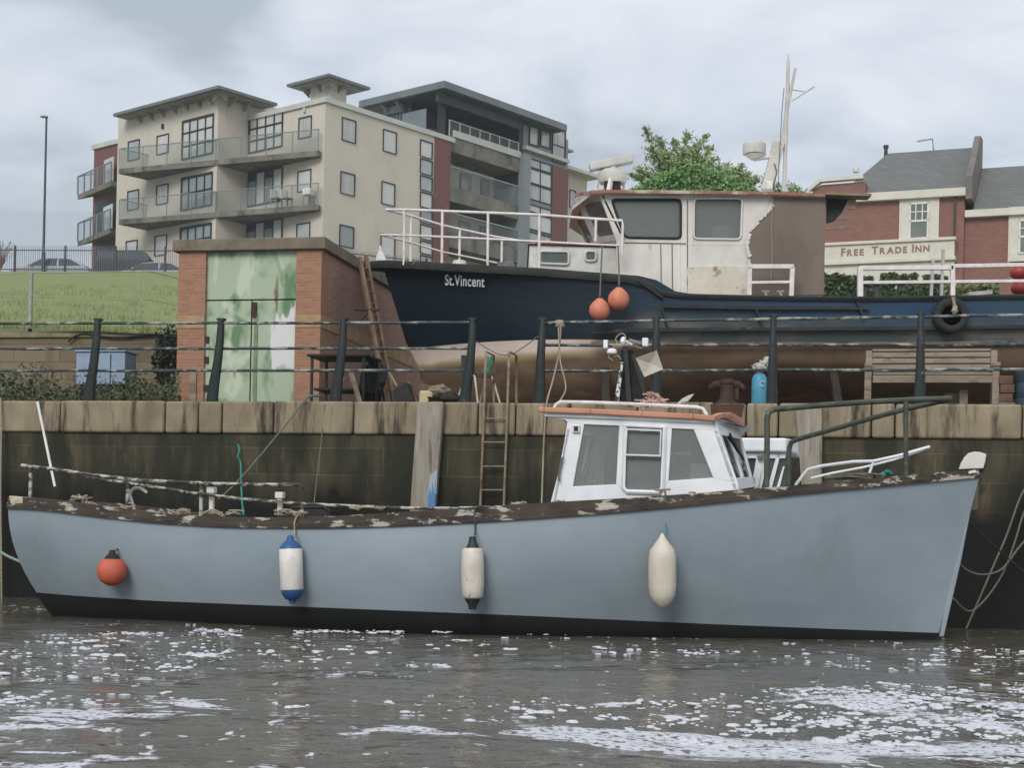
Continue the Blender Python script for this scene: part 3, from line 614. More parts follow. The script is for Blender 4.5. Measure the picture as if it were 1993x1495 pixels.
p = gm(1213, 663, -.18); MB().blob(p, (.035, .035, .045), 1, .1).build('masthead_lamp', M['cleanwhite'], ms, smooth=True)
MB().bar(gm(1218, 663, -.18), gm(1231, 671, -.18), .03, .02).build('lamp_bracket', M['white'], ms)
MB().bar(gm(1224, 661, -.2), gm(1248, 668, -.2), .02, .03).build('spotlight', M['galv'], ms)
for (a, b, w__) in ((1256, 666, .055), (1179, 670, .04)):
    p = gm(a, b, -.18); MB().box(p.x-w__*.6, p.x+w__*.6, p.y-.03, p.y+.03, p.z-.045, p.z+.045).build('deck_light', M['cleanwhite'], ms, bevel=.008)
# radar reflector: folded plates meeting in a hollow corner
rc = gm(1265, 706, -.38); rc = gm(1265, 706, -.27); pts = [gm(1278, 682, -.36), gm(1291, 719, -.36), gm(1254, 734, -.36), gm(1237, 697, -.36)]
m = MB(); k = len(pts)
m.add(pts+[rc], [(i, (i+1) % k, k) for i in range(k)])
sv = m.build('radar_reflector', pm('reflector_grey', (186, 180, 168), (164, 158, 148), 6, .5, .05), gb); so_ = sv.modifiers.new('solid', 'SOLIDIFY'); so_.thickness = .006
# heap of pale pink rope and a bent fin-like board on the roof
rng = random.Random(5); m = MB()
zr = gp(1265, 801, -.3).z
for k in range(60):
    c = gm(rng.gauss(1267, 12), 790, -.1+rng.uniform(-.15, .15)); h = max(0, .16-abs(c.x-gm(1267, 790).x)*.8)*rng.random(); c.z = zr+h+.06
    a = rng.uniform(0, 6.28); L = rng.uniform(.05, .1); m.tube(spline([c+Vector((-L*cos(a), -L*sin(a), rng.uniform(-.02, .02))), c+Vector((0, 0, .02)), c+Vector((L*cos(a+.9), L*sin(a+.9), rng.uniform(-.03, .03)))], 3), .0085, 5)
c = gm(1267, 795, -.1); o = F(0, 0, 0)
fr = G.at(c.x, c.y, zr); m.v = [tuple(Vector(v)-Vector((c.x, c.y, zr))) for v in m.v]
o = m.build('rope_heap', pm('pink_rope', (206, 172, 162), (180, 142, 132), 30, .9, .3), smooth=True); place(o, fr); tag(o, 'tangled heap of faded pink rope on the grey boat wheelhouse roof', 'rope')
fr = G.at(gm(1318, 793).x, MASTY, gm(1318, 793).z)
p = [fr.hit(a, b, y=0) for a, b in ((1314, 792), (1319, 784), (1327, 776), (1338, 770), (1351, 766), (1345, 774), (1338, 781), (1328, 783), (1321, 788), (1318, 793))]
o = MB().prism(p, (0, .04, 0)).build('curved_board', pm('pale_grey_plastic', (176, 182, 176), (154, 160, 154), 5, .5, .05), bevel=.008); place(o, fr); tag(o, 'curved pale grey fin shaped board standing on the grey boat wheelhouse roof', 'board')
# deck rails of the grey boat: stern rails (flaking), bow rail (green pipe)
def gn(px, py, off=.12):         # point above the near gunwale
    x = G.hit(px, py, y=-1.2).x
    for _ in range(3): x = G.hit(px, py, y=-max(gh(x)-off, .02)).x
    return G.hit(px, py, y=-max(gh(x)-off, .02))
def gf(px, py, off=.12):
    x = G.hit(px, py, y=1.0).x
    for _ in range(5): x = .5*x+.5*G.hit(px, py, y=max(gh(x)-off, .0)).x
    return G.hit(px, py, y=max(gh(x)-off, .0))
m_sr = pm('flaking_pipe_paint', (74, 70, 64), (50, 48, 44), 8, .7, .4, c3=(178, 174, 162), thr=(.48, .55), s3=7, st3=(1, 1, 3))
m = MB(); m.tube([gn(a, b) for a, b in ((42, 906), (110, 914), (180, 925), (260, 934), (330, 938), (420, 942), (500, 944), (570, 943), (583, 944), (589, 950), (584, 954))], .020, 8)
m.tube([gn(a, b) for a, b in ((150, 924), (205, 934), (250, 941), (320, 951), (390, 962), (480, 972), (590, 981), (700, 986), (820, 990), (920, 989), (1018, 986))], .017, 8)
for a, b, c_ in ((249, 935, 995), (392, 940, 1004), (588, 978, 1006), (60, 908, 968)): m.tube([gn(a, b), gn(a-1, c_)], .022, 8)
m.build('stern_rail', m_sr, gb, smooth=True, angle=80)
m_bp = pm('dark_green_pipe', (78, 84, 72), (56, 62, 52), 6, .45, .1, c3=(110, 112, 98), thr=(.62, .7), s3=9)
m = MB(); m.tube([gn(a, b) for a, b in ((1492, 948), (1493, 860), (1493, 815), (1496, 803), (1506, 797), (1600, 789))]+[G.hit(1700, 782, y=-.28), G.hit(1780, 778, y=-.14), G.hit(1851, 776, y=0)], .030, 10)
m.tube([gn(1763, 930), gn(1763, 782)], .026, 8); m.build('bow_rail', m_bp, gb, smooth=True, angle=80)
m = MB(); m.tube([gf(1534, 950), gf(1535, 900), gf(1536, 872), gf(1540, 861), gf(1553, 855), gf(1620, 836), G.hit(1700, 813, y=.3), G.hit(1760, 797, y=.15), G.hit(1850, 777, y=0)], .030, 10)
m.build('bow_rail', m_bp, gb, smooth=True, angle=80)
# bitts, cleats, lashings on the gunwale
def post_(px, top, bot, w_, name='bitt', mt='white'):
    a = gn(px, top, .2); b = gn(px, bot, .2); MB().bar(b, a, w_, w_).box(a.x-w_*.9, a.x+w_*.9, a.y-w_*.9, a.y+w_*.9, a.z-.02, a.z+.05).build(name, M[mt], gb, bevel=.008)
post_(412, 957, 1003, .05, mt='dirtywhite'); post_(545, 967, 1005, .05, mt='dirtywhite')
MB().tube(spline([gn(a, b, .2) for a, b in ((261, 993), (256, 975), (253, 962), (258, 953), (266, 950), (276, 952), (286, 959))]), .018, 7).build('davit_hook', M['dirtywhite'], gb, smooth=True, angle=80)
rng = random.Random(9)
for px, py, s in ((150, 968, 1.2), (247, 985, .8), (350, 996, 1), (415, 997, 1.3), (455, 1000, .8), (545, 996, 1.2), (585, 1000, .9), (695, 990, .5), (740, 992, .4), (1010, 982, .6), (1085, 978, .6), (1345, 962, .4)):
    m = MB()
    for k in range(5):
        c = gn(px+rng.uniform(-12, 12)*s, py+rng.uniform(-3, 3), .1+rng.uniform(-.05, .1)); a = rng.uniform(-.6, .6); L = rng.uniform(.04, .11)*s
        m.tube(spline([c+Vector((-L, -.02*rng.random(), L*.3*rng.uniform(-1, 1))), c+Vector((0, -.02, L*.35*rng.uniform(-1, 1))), c+Vector((L, .02, L*.4*rng.uniform(-1, 1)))], 4), .010, 5)
    m.build('lashing', M['rope'], gb, smooth=True)
for px, w_ in ((1290, 30), (165, 30)):
    a = gn(px-w_/2, interp(T_SH, px)-1, .05); b = gn(px+w_/2, interp(T_SH, px)-3, .05); c_ = a.lerp(b, .5)
    MB().tube([a+Vector((0, 0, .05)), b+Vector((0, 0, .05))], .012, 6).tube([c_+Vector((-.03, 0, -.02)), c_+Vector((-.02, 0, .05))], .012, 6).tube([c_+Vector((.03, 0, -.02)), c_+Vector((.02, 0, .05))], .012, 6).build('cleat', M['palewood'], gb, smooth=True)
# engine box with rounded dark lid in the stern well
p0 = G.hit(562, 1003, y=.1); p1 = G.hit(640, 1003, y=.1); MB().tube([(p0.x, .1, p0.z-.05), (p0.x, .1, p0.z+.05), (p0.x+.06, .1, p0.z+.09), (p1.x-.06, .1, p0.z+.10), (p1.x, .1, p0.z+.06), (p1.x, .1, p0.z-.05)], .02, 6).box(p0.x, p1.x, .1, .5, p0.z-.5, p0.z+.07).build('engine_box', M['black'], gb, bevel=.02)
# gear lying on the fore deck
m = MB()
for k in range(26):
    c = gn(rng.uniform(1630, 1700), 928+rng.uniform(-2, 4), .28); a = rng.uniform(0, 6.28); L = rng.uniform(.08, .2); m.tube(spline([c+Vector((-L, 0, 0)), c+Vector((0, rng.uniform(-.1, .1), rng.uniform(.0, .03))), c+Vector((L, 0, rng.uniform(0, .02)))], 3), .011, 5)
m.build('coiled_line', M['greyrope'], gb, smooth=True)
m = MB(); c = gn(1727, 922, .25)
for k in range(8): m.blob(c+Vector((rng.uniform(-.05, .05), rng.uniform(-.04, .04), rng.uniform(-.01, .02))), (.03, .03, .02), 1, .3, k)
m.build('teal_rag', M['teal'], gb, smooth=True)
# ---------------- fenders hanging on the grey boat ----------------
def nearhull(px, py):       # point on the near side of the hull for this pixel
    x = G.hit(px, py, y=-1.4).x; y = -1.4
    for _ in range(4):
        u = (x-XS)/(XB-XS); z = G.hit(px, py, y=y).z; i = min(max(int(u*46), 0), 45); r = HR[i][0]; z0, zB = r[0][2], r[8][2]; t = min(max((z-z0)/(zB-z0), 0), 1)
        k = min(int(t*8), 7); y = r[k][1]+(r[k+1][1]-r[k][1])*(t*8-k); x = G.hit(px, py, y=y).x
    return G.hit(px, py, y=y)
def hang(name, prof, px, py, lean, lab, parts, line, mat_line, linepts, r_):
    c = nearhull(px, py); y = c.y-r_-.015; c = G.hit(px, py, y=y); fr = G.at(c.x, c.y, c.z)
    root = thing(name, fr, lab, 'fender', 'fenders hung along the grey boat'); q = []
    for nm, pr, mt in parts: o = MB().lathe(pr, (0, 0, 0), 24).build(nm, mt, root, smooth=True, angle=50); o.rotation_euler = (0, lean, 0); q.append(o)
    P = [fr.hit(a, b, y=(-.0 if k == 0 else r_*.9 - (.06 if k == len(linepts)-1 else 0))) for k, (a, b) in enumerate(linepts)]
    MB().tube(spline(P, 4), .010, 6).build('lanyard', mat_line, root, smooth=True, angle=80)
    return root, fr
s_ = .0055
r, fr = hang('ball_fender', None, 218, 1112, 0, 'round orange ball fender with black cap hung near the stern', [
    ('ball', [(.001, .15)]+[(.165*sin(a), .165*cos(a)) for a in [k*pi/14 for k in range(2, 15)]], M['orange']),
    ('cap', [(.012, .235), (.03, .23), (.04, .195), (.062, .172), (.085, .145), (.1, .128)], M['rubber'])], None, M['greyrope'], [(224, 1072), (234, 1064), (237, 1052), (231, 1047), (234, 1040), (237, 1010), (240, 992)], .17)
tan = math.tan
m_fw = pm('scuffed_white_vinyl', (226, 222, 216), (204, 200, 194), 5, .5, .06, c3=(110, 108, 106), thr=(.67, .72), s3=10)
m_fb = pm('blue_vinyl', (44, 90, 142), (36, 76, 124), 6, .45, .06)
hang('cylinder_fender', None, 567, 1108, radians(-2-1.3), 'white cylinder fender with blue ends hung on the grey hull', [
    ('blue_ends', [(.02, .36), (.035, .34), (.04, .31), (.085, .27), (.118, .23), (.118, -.22), (.11, -.26), (.08, -.31), (.035, -.335), (.03, -.365), (.02, -.37)], m_fb), ('white_sleeve', [(.119, .215), (.123, .21), (.123, -.215), (.119, -.22)], m_fw)], None, M['rope'], [(573, 1046), (574, 1036), (573, 1020), (580, 1002), (592, 998)], .125)
m_fc = pm('cream_vinyl', (214, 206, 196), (192, 184, 172), 5, .5, .06, c3=(130, 122, 112), thr=(.64, .70), s3=9)
m_gk = pm('dark_green_vinyl', (40, 50, 46), (30, 38, 34), 6, .5, .05)
hang('cylinder_fender', None, 920, 1116, radians(-1.3), 'cream white cylinder fender with black ends hung amidships', [
    ('body', [(.07, .26), (.1, .255), (.112, .23), (.118, .1), (.118, -.12), (.108, -.24), (.09, -.262), (.07, -.265)], m_fc), ('top_end', [(.02, .38), (.035, .375), (.04, .33), (.05, .30), (.066, .272), (.072, .258)], m_gk), ('bottom_end', [(.085, -.262), (.07, -.29), (.045, -.33), (.04, -.37), (.02, -.378)], m_gk)], None, M['teal2'] if 'teal2' in M else pm('blue_green_line', (60, 92, 98), (48, 74, 80), 20, .8, .2), [(924, 1042), (925, 1030), (924, 1008), (926, 990), (940, 985)], .12)
hang('cylinder_fender', None, 1289, 1112, radians(-1.3), 'plain cream cylinder fender with pointed ends hung below the wheelhouse', [
    ('body', [(.012, .385), (.02, .37), (.035, .34), (.08, .28), (.125, .22), (.14, .15), (.143, 0), (.142, -.15), (.132, -.24), (.1, -.31), (.055, -.355), (.025, -.38), (.01, -.385)], pm('dirty_cream_vinyl', (208, 201, 188), (192, 184, 168), 4, .5, .06, c3=(160, 140, 110), thr=(.62, .75), s3=4))], None, pm('blue_line', (110, 140, 156), (92, 120, 136), 20, .8, .2), [(1294, 1040), (1296, 1020), (1296, 985), (1295, 962)], .145)

# longer grass along the top of the stone wall and over the bank
rg = np.random.default_rng(5); pts = []
for _ in range(9000):
    x = rg.uniform(-16, -5.2); d = rg.random()**2.2*24; y = Q.l2w((0, 6.35, 0)).y-.2086*x+d; u = min(max((y-27.5)/(77-27.5), 0), 1); k = min(max((x+7)/11, 0), 1); k = k*k*(3-2*k)
    if noise.noise(Vector((x*.8, y*.5, 3))) < -.05 and d > .5: continue
    pts.append((x, y, 4.5+(14.15+(9.1-14.15)*k-4.5)*u+.02))
m = MB()
for x, y, z in pts:
    h = rg.uniform(.05, .13); a = rg.uniform(0, 3.14); w_ = .008; lx, ly = rg.normal(0, .04, 2); m.add([(x-w_*cos(a), y-w_*sin(a), z-.03), (x+w_*cos(a), y+w_*sin(a), z-.03), (x+lx, y+ly, z+h)], [(0, 1, 2)])
tag(m.build('long_grass', pm('grass_blades', (128, 138, 88), (100, 116, 66), .8, .9, 0)), 'longer grass blades over the bank behind the stone wall', 'grass', kind='stuff')
# ---------------- brick store with green doors ----------------
BX = Q.hit(627, 470, y=2.35).x
B = Q.at(BX, 2.35, ZQ)                      # origin: front right corner at the ground
m_bk1 = brickmat('orange_brick', (162, 120, 96), (146, 106, 84), (154, 130, 110), .15, .048, .005, .85, stain=(116, 84, 66), st_thr=(.6, .72), s_scale=3, st_scale=(1, 1, 1), amt=.5)
m_bk2 = brickmat('red_side_brick', (164, 128, 114), (146, 112, 100), (146, 122, 110), .15, .048, .005, .85, stain=(160, 126, 108), st_thr=(.5, .7), s_scale=1, st_scale=(1, 1, 1), amt=.6)
m_cap = pm('coping_concrete', (128, 118, 102), (104, 96, 82), 3, .9, .4, c3=(70, 64, 54), thr=(.58, .7), s3=4)
st = thing('brick_store', B, 'small brick boat store with peeling green double doors and a stone capped roof edge', 'shed')
def bz(px, py, y=0): return B.hit(px, py, y=y)
zt = bz(600, 486).z; xl = bz(347, 560).x; DL = 6.6
d0 = bz(399, 600).x; d1 = bz(575, 600).x
MB().box(xl, d0, 0, .35, 0, zt).build('brick_pier', m_bk1, st); MB().box(d1, 0, 0, .35, 0, zt).build('brick_pier', m_bk1, st)
MB().box(-.24, 0, .352, DL, 0, zt).build('side_wall', m_bk2, st); MB().box(xl, xl+.24, .352, DL, 0, zt).build('side_wall', m_bk2, st); MB().box(xl+.24, -.24, DL-.24, DL, 0, zt).build('back_wall', m_bk2, st)
zc2 = bz(600, 465).z+.02
MB().box(xl-.09, .07, -.07, DL+.07, zt+.002, zc2).build('stone_coping', m_cap, st, bevel=.015)
zb0 = bz(600, 637).z; zb1 = bz(600, 613).z; m_band = pm('cream_stone_band', (172, 144, 108), (150, 124, 92), 4, .85, .3)
m = MB(); m.box(xl-.006, d0-.004, -.012, .1, zb0, zb1); m.box(d1+.004, .008, -.012, .1, zb0, zb1); m.box(-.1, .014, .1, DL, zb0, zb1)
m.build('stone_band', m_band, st)
# doors: steel sheets, patchy green paint with whitish repaint
def doormat(name):
    m, t, b = newmat(name); co = N(t, 'ShaderNodeTexCoord')
    def lay(sc_, loc, st_, det=3, ds=.4):
        mp = N(t, 'ShaderNodeMapping'); mp.inputs['Scale'].default_value = st_; mp.inputs['Location'].default_value = loc; t.links.new(co.outputs['Object'], mp.inputs[0])
        n = N(t, 'ShaderNodeTexNoise'); n.inputs['Scale'].default_value = sc_; n.inputs['Detail'].default_value = det; n.inputs['Distortion'].default_value = ds; t.links.new(mp.outputs[0], n.inputs[0]); return n.outputs[0]
    def rng_(v, a, b_):
        r = N(t, 'ShaderNodeMapRange'); r.inputs[1].default_value = a; r.inputs[2].default_value = b_; t.links.new(v, r.inputs[0]); return r.outputs[0]
    def mix(f, a, c):
        x = N(t, 'ShaderNodeMix', data_type='RGBA'); t.links.new(f, x.inputs[0])
        if isinstance(a, tuple): x.inputs[6].default_value = lin(a)
        else: t.links.new(a, x.inputs[6])
        x.inputs[7].default_value = lin(c); return x.outputs[2]
    col = mix(rng_(lay(1.6, (1, 0, 0), (1, 1, .8)), .50, .60), (160, 174, 150), (92, 126, 86))
    col = mix(rng_(lay(2.2, (4, 0, 2), (1, 1, .5)), .54, .62), col, (182, 192, 170))
    s = N(t, 'ShaderNodeSeparateXYZ'); t.links.new(co.outputs['Object'], s.inputs[0])
    # repainted white area on the right leaf, ragged lower edge
    nz = lay(3.5, (0, 0, 0), (1.6, 1, .5), 4)
    cx_, cz_ = bz(556, 655).x, bz(556, 655).z
    vx = N(t, 'ShaderNodeMath', operation='SUBTRACT'); t.links.new(s.outputs[0], vx.inputs[0]); vx.inputs[1].default_value = cx_+.02
    vz = N(t, 'ShaderNodeMath', operation='SUBTRACT'); t.links.new(s.outputs[2], vz.inputs[0]); vz.inputs[1].default_value = cz_
    ax_ = N(t, 'ShaderNodeMath', operation='ABSOLUTE'); t.links.new(vx.outputs[0], ax_.inputs[0]); az_ = N(t, 'ShaderNodeMath', operation='ABSOLUTE'); t.links.new(vz.outputs[0], az_.inputs[0])
    m1 = N(t, 'ShaderNodeMath', operation='MULTIPLY'); t.links.new(ax_.outputs[0], m1.inputs[0]); m1.inputs[1].default_value = 1.7
    m2 = N(t, 'ShaderNodeMath', operation='MAXIMUM'); t.links.new(m1.outputs[0], m2.inputs[0]); t.links.new(az_.outputs[0], m2.inputs[1])
    m3 = N(t, 'ShaderNodeMath', operation='ADD'); t.links.new(m2.outputs[0], m3.inputs[0]); t.links.new(nz, m3.inputs[1])
    r = N(t, 'ShaderNodeMapRange'); r.inputs[1].default_value = .98; r.inputs[2].default_value = .92; t.links.new(m3.outputs[0], r.inputs[0])
    col = mix(r.outputs[0], col, (206, 206, 206))
    col = mix(rng_(lay(5, (7, 0, 3), (1.5, 1, .25), 7), .62, .72), col, (98, 92, 64))
    t.links.new(col, b.inputs['Base Color']); b.inputs['Roughness'].default_value = .65
    bn = N(t, 'ShaderNodeBump'); bn.inputs['Strength'].default_value = .2; t.links.new(lay(9, (0, 0, 0), (1, 1, 1), 6), bn.inputs['Height']); t.links.new(bn.outputs[0], b.inputs['Normal'])
    return m
m_door = doormat('patchy_green_door_paint'); zmid = bz(440, 583).z; xm = bz(486, 660).x
MB().box(d0, d1, .06, .1, zmid+.012, zt).build('upper_door_panel', m_door, st)
l = MB().box(d0, xm-.012, .06, .1, 0, zmid-.012).build('door_leaf', m_door, st); r_ = MB().box(xm+.012, d1, .06, .1, 0, zmid-.012).build('door_leaf', m_door, st)
m = MB()
for z in (bz(400, 660).z, bz(400, 700).z, bz(400, 755).z): m.box(d0+.01, d0+.06, .03, .058, z-.05, z+.05)
m.build('hinges', M['rust'], l)
MB().box(xm+.02, xm+.09, .03, .06, bz(490, 600).z-.14, bz(490, 600).z+.1).build('lock_plate', M['rust'], r_)
MB().box(xm+.05, xm+.11, .045, .058, .1, zmid-.2).build('cover_strip', pm('green_strip', (128, 144, 112), (104, 120, 88), 6, .7, .2), r_)
MB().box(d0, d1, .12, .16, 0, zt).build('door_backing', M['black'], st)
MB().box(bz(370, 740).x, bz(383, 740).x, -.03, -.004, 0, bz(376, 725).z).build('plank', M['palewood'], st)
# ---------------- stone garden wall, shrubs, box at the left ----------------
RW = Q.at(Q.hit(345, 700, y=6.2).x, 6.2, ZQ)
rw = thing('retaining_wall', RW, 'old brown stone retaining wall below the grass bank', 'wall')
rzt = RW.hit(150, 645, y=0).z
m_rw = brickmat('old_brown_stone', (128, 114, 94), (110, 98, 80), (92, 84, 68), .95, .33, .008, .9, stain=(78, 72, 54), st_thr=(.5, .66), s_scale=1.4, st_scale=(1, 1, .6), amt=.8)
MB().box(-40, .35, 0, .5, -.1, rzt-.12).build('masonry', m_rw, rw)
MB().box(-40, .38, -.05, .55, rzt-.118, rzt).build('wall_coping', pm('mossy_coping', (140, 130, 104), (112, 110, 82), 3, .9, .4), rw, bevel=.02)
# mesh fence on the wall
ff = thing('mesh_fence', RW.at(0, .3, rzt), 'low wire mesh fence with pale post in front of the grass bank', 'fence'); FF = RW.at(0, .3, rzt)
a = FF.hit(-60, 532, y=0); b = FF.hit(290, 529, y=0); c2 = FF.hit(345, 553, y=2.2); m_w = pm('pale_wire', (158, 158, 138), (138, 138, 118), 8, .7, 0)
h0 = (a.z+b.z)/2; zmid2 = FF.hit(150, 584, y=0).z
c3 = Vector((b.x+.9, 3.2, h0))
MB().tube([(a.x, 0, h0), (b.x, 0, h0), c3], .012, 6).build('top_wire', m_w, ff); MB().tube([(a.x, 0, zmid2), (b.x, 0, zmid2), (c3.x, c3.y, zmid2)], .008, 5).build('middle_wire', m_w, ff)
m = MB()
for px in (60,): x = FF.hit(px, 580, y=0).x; m.box(x-.03, x+.03, -.03, .03, -.1, h0)
m.build('post', pm('pale_post', (160, 162, 152), (140, 142, 132), 6, .8, .1), ff)
for px in (272,): x = FF.hit(px, 580, y=0).x; MB().tube([(x, 0, -.1), (x, 0, h0)], .012, 6).build('thin_post', m_w, ff)
MB().tube([(c3.x*.6+b.x*.4, 1.9, -.1), (c3.x*.6+b.x*.4, 1.9, h0)], .012, 6).build('thin_post', m_w, ff)
# blue metal cabinet
x0 = Q.hit(148, 715, y=4.6).x; x1 = Q.hit(243, 715, y=4.6).x; z0 = Q.hit(195, 748, y=4.6).z; z1 = Q.hit(195, 681, y=4.6).z; bf = Q.at(x0, 4.6, z0)
cb_ = thing('metal_cabinet', bf, 'pale blue metal cabinet standing among brambles by the stone wall', 'cabinet')
m_cb = pm('pale_blue_metal', (142, 160, 180), (128, 146, 166), 4, .5, .08, c3=(96, 80, 66), thr=(.66, .72), s3=6); WX = x1-x0
MB().box(0, WX, 0, .45, 0, z1-z0-.04).build('case', m_cb, cb_, bevel=.01); MB().box(-.02, WX+.02, -.03, .48, z1-z0-.038, z1-z0).build('lid', m_cb, cb_, bevel=.01)
MB().box(WX*.70, WX*.72, -.006, 0, .02, z1-z0-.08).build('door_seam', M['rubber'], cb_); MB().box(.05, WX-.05, .05, .4, -(z0-ZQ), -.002).build('stand', M['darkwood'], cb_)
rngn = np.random.default_rng(21)
def clump(name, fn, n, size, mat_, lab, cat, base, stuff=False, stems=0):
    pts = []
    while len(pts) < n:
        p = fn(rngn)
        if p is not None: pts.append(Vector(p)-Vector(base))
    m = leafcloud(pts, size, rngn)
    o = m.build(name, mat_); o.location = base
    if stuff: tag(o, lab, cat, kind='stuff')
    return o
def bram(r):
    px = r.uniform(-120, 352); t = r.uniform(.9, 6.0); top = interp([(-120, 760), (0, 745), (60, 742), (90, 722), (150, 748), (250, 752), (330, 722), (352, 700)], px)
    x = Q.hit(px, 760, y=t).x; ztop = Q.hit(px, top, y=t).z; h = (ztop-ZQ)*(.5+1.3*noise.noise(Vector((x*1.4, t*1.2, 0)))+.25)
    if noise.noise(Vector((x*2.3, t*2, 4))) < -.08: return None
    p = Q.l2w((x, t, ZQ+max(h, .03)*r.random()**.6)); return p
M['bramble'] = leafmat('bramble_leaves', (84, 96, 60), (50, 62, 40), 2.5)
clump('brambles', bram, 9500, .034, M['bramble'], 'green brambles and weeds growing along the wall foot at the left', 'plants', Q.l2w((-5, 3, ZQ)), True)
def bush(c, r3, seed):
    def f(r):
        d = r.normal(size=3); d /= np.linalg.norm(d); k = r.random()**.4*(1+.5*noise.noise(Vector(d)*1.8+Vector((seed, 0, 0))))
        if noise.noise(Vector(d*k)*3+Vector((seed, 5, 0))) < -.32: return None
        return (c[0]+d[0]*r3[0]*k, c[1]+d[1]*r3[1]*k, c[2]+d[2]*r3[2]*k)
    return f
def shrub(name, px, py, t, r3, n, size, mat_, lab, seed, cat='shrub'):
    c = Q.l2w(Q.hit(px, py, y=t)); base = Q.w2l(c); fr = Q.at(base.x, base.y, ZQ); root = thing(name, fr, lab, cat)
    o = clump('foliage', bush(c, r3, seed), n, size, mat_, None, None, fr.o); o.parent = root; o.rotation_euler = (0, 0, -fr.yaw); o.location = (0, 0, 0)
    m = MB()
    for k in range(7):
        a = k*.9; m.tube(spline([(.04*cos(a), .04*sin(a), -.02), (.2*r3[0]*cos(a), .2*r3[1]*sin(a), (c.z-ZQ)*.5), (.7*r3[0]*cos(a), .7*r3[1]*sin(a), (c.z-ZQ)*(1.0+.2*sin(k)))], 3), .02, 5)
    m.build('stems', M['darkwood'], root); return root
shrub('shrub', 327, 695, 5.6, (.32, .4, .55), 1800, .035, leafmat('dark_ivy', (40, 50, 30), (26, 34, 22), 3), 'dark ivy shrub between the stone wall and the brick store', 3)
# hose along the wall
o = MB().tube(spline([RW.hit(a, b, y=-.06) for a, b in ((133, 665), (145, 655), (160, 650), (175, 651), (200, 655), (235, 657), (270, 654), (305, 652))]), .018, 6).build('hose', M['rubber'], smooth=True); place(o, RW); tag(o, 'thin dark hose hanging in loops along the stone retaining wall', 'hose')
# ---------------- hilltop: fence, lamp, cars ----------------
FY = 77.6
def hill_fence(px0, px1, ytop0, ytop1, ybot0, ybot1, Y0, Y1, lab, posts, h=47):
    a = W(px0, ybot0, Y0); b = W(px1, ybot1, Y1); L = (b-a); yaw = math.atan2(L.y, L.x); ln = Vector((L.x, L.y)).length; fr = F(a.x, a.y, yaw, a.z); root = thing('bar_fence', fr, lab, 'fence', 'dark bar fences on the hill')
    hA = W(px0, ytop0, Y0).z-a.z; hB = W(px1, ytop1, Y1).z-a.z; zb = b.z-a.z
    m = MB(); n = int(ln/.107)
    for i in range(n+1):
        x = ln*i/n; z0 = zb*i/n; z1 = hA+(hB-hA)*i/n; m.box(x-.010, x+.010, -.010, .010, z0-.1, z1)
    m.build('bars', M['fencebar'], root)
    m = MB()
    for fz in (.83, .06): m.bar((0, .02, hA*fz), (ln, .02, zb+(hB-zb)*fz), .035, .05)
    m.build('rails', M['fencepost'], root)
    for px in posts:
        x = fr.hit(px, 500, y=0).x; k = x/ln; z0 = zb*k; MB().box(x-.045, x+.045, -.045, .045, z0-.3, z0+(hA+(hB-zb-hA)*k)*1.02).build('post', M['fencepost'], root)
    return root
M['fencebar'] = pm('grey_bar_paint', (104, 108, 112), (92, 96, 100), 5, .5, 0); M['fencepost'] = pm('dark_fence_paint', (52, 58, 60), (42, 47, 50), 5, .5, .05)
hill_fence(-70, 352, 478, 480, 527, 527, FY, FY, 'dark bar fence along the top of the grass bank behind the brick store', (30, 126, 224, 322) if False else (-68, 29.5, 127, 225, 322))
hill_fence(630, 905, 481, 512, 518, 545, FY+2, FY+6, 'dark bar fence seen behind the bow of the dark blue boat', (640, 735, 830))
lf = F(*W(84, 525, 81).xy, 0, W(84, 525, 81).z-.3)
lamp = thing('street_lamp', lf, 'tall thin grey street lamp standing behind the bar fence on the left', 'street lamp')
H = lf.hit(88, 229, y=0).z
MB().lathe([(.10, 0), (.10, 1.2), (.07, 1.25), (.05, H)], (0, 0, 0), 12).build('pole', M['fencepost'], lamp, smooth=True)
MB().prism([(.06, -.1, H), (-.28, -.1, H+.02), (-.36, -.1, H+.07), (-.1, -.1, H+.12), (.06, -.1, H+.1)], (0, .22, 0)).build('lamp_head', M['galv'], lamp, bevel=.02)
m_sil = pm('silver_car_paint', (158, 162, 164), (150, 154, 157), 2, .25, 0, spec=.7); m_dkc = pm('dark_green_car_paint', (30, 36, 36), (26, 32, 32), 2, .3, 0, spec=.6)
m_cglass = pm('car_window', (50, 58, 64), (44, 52, 58), 2, .08, 0, spec=.9); m_tyre = M['rubber']
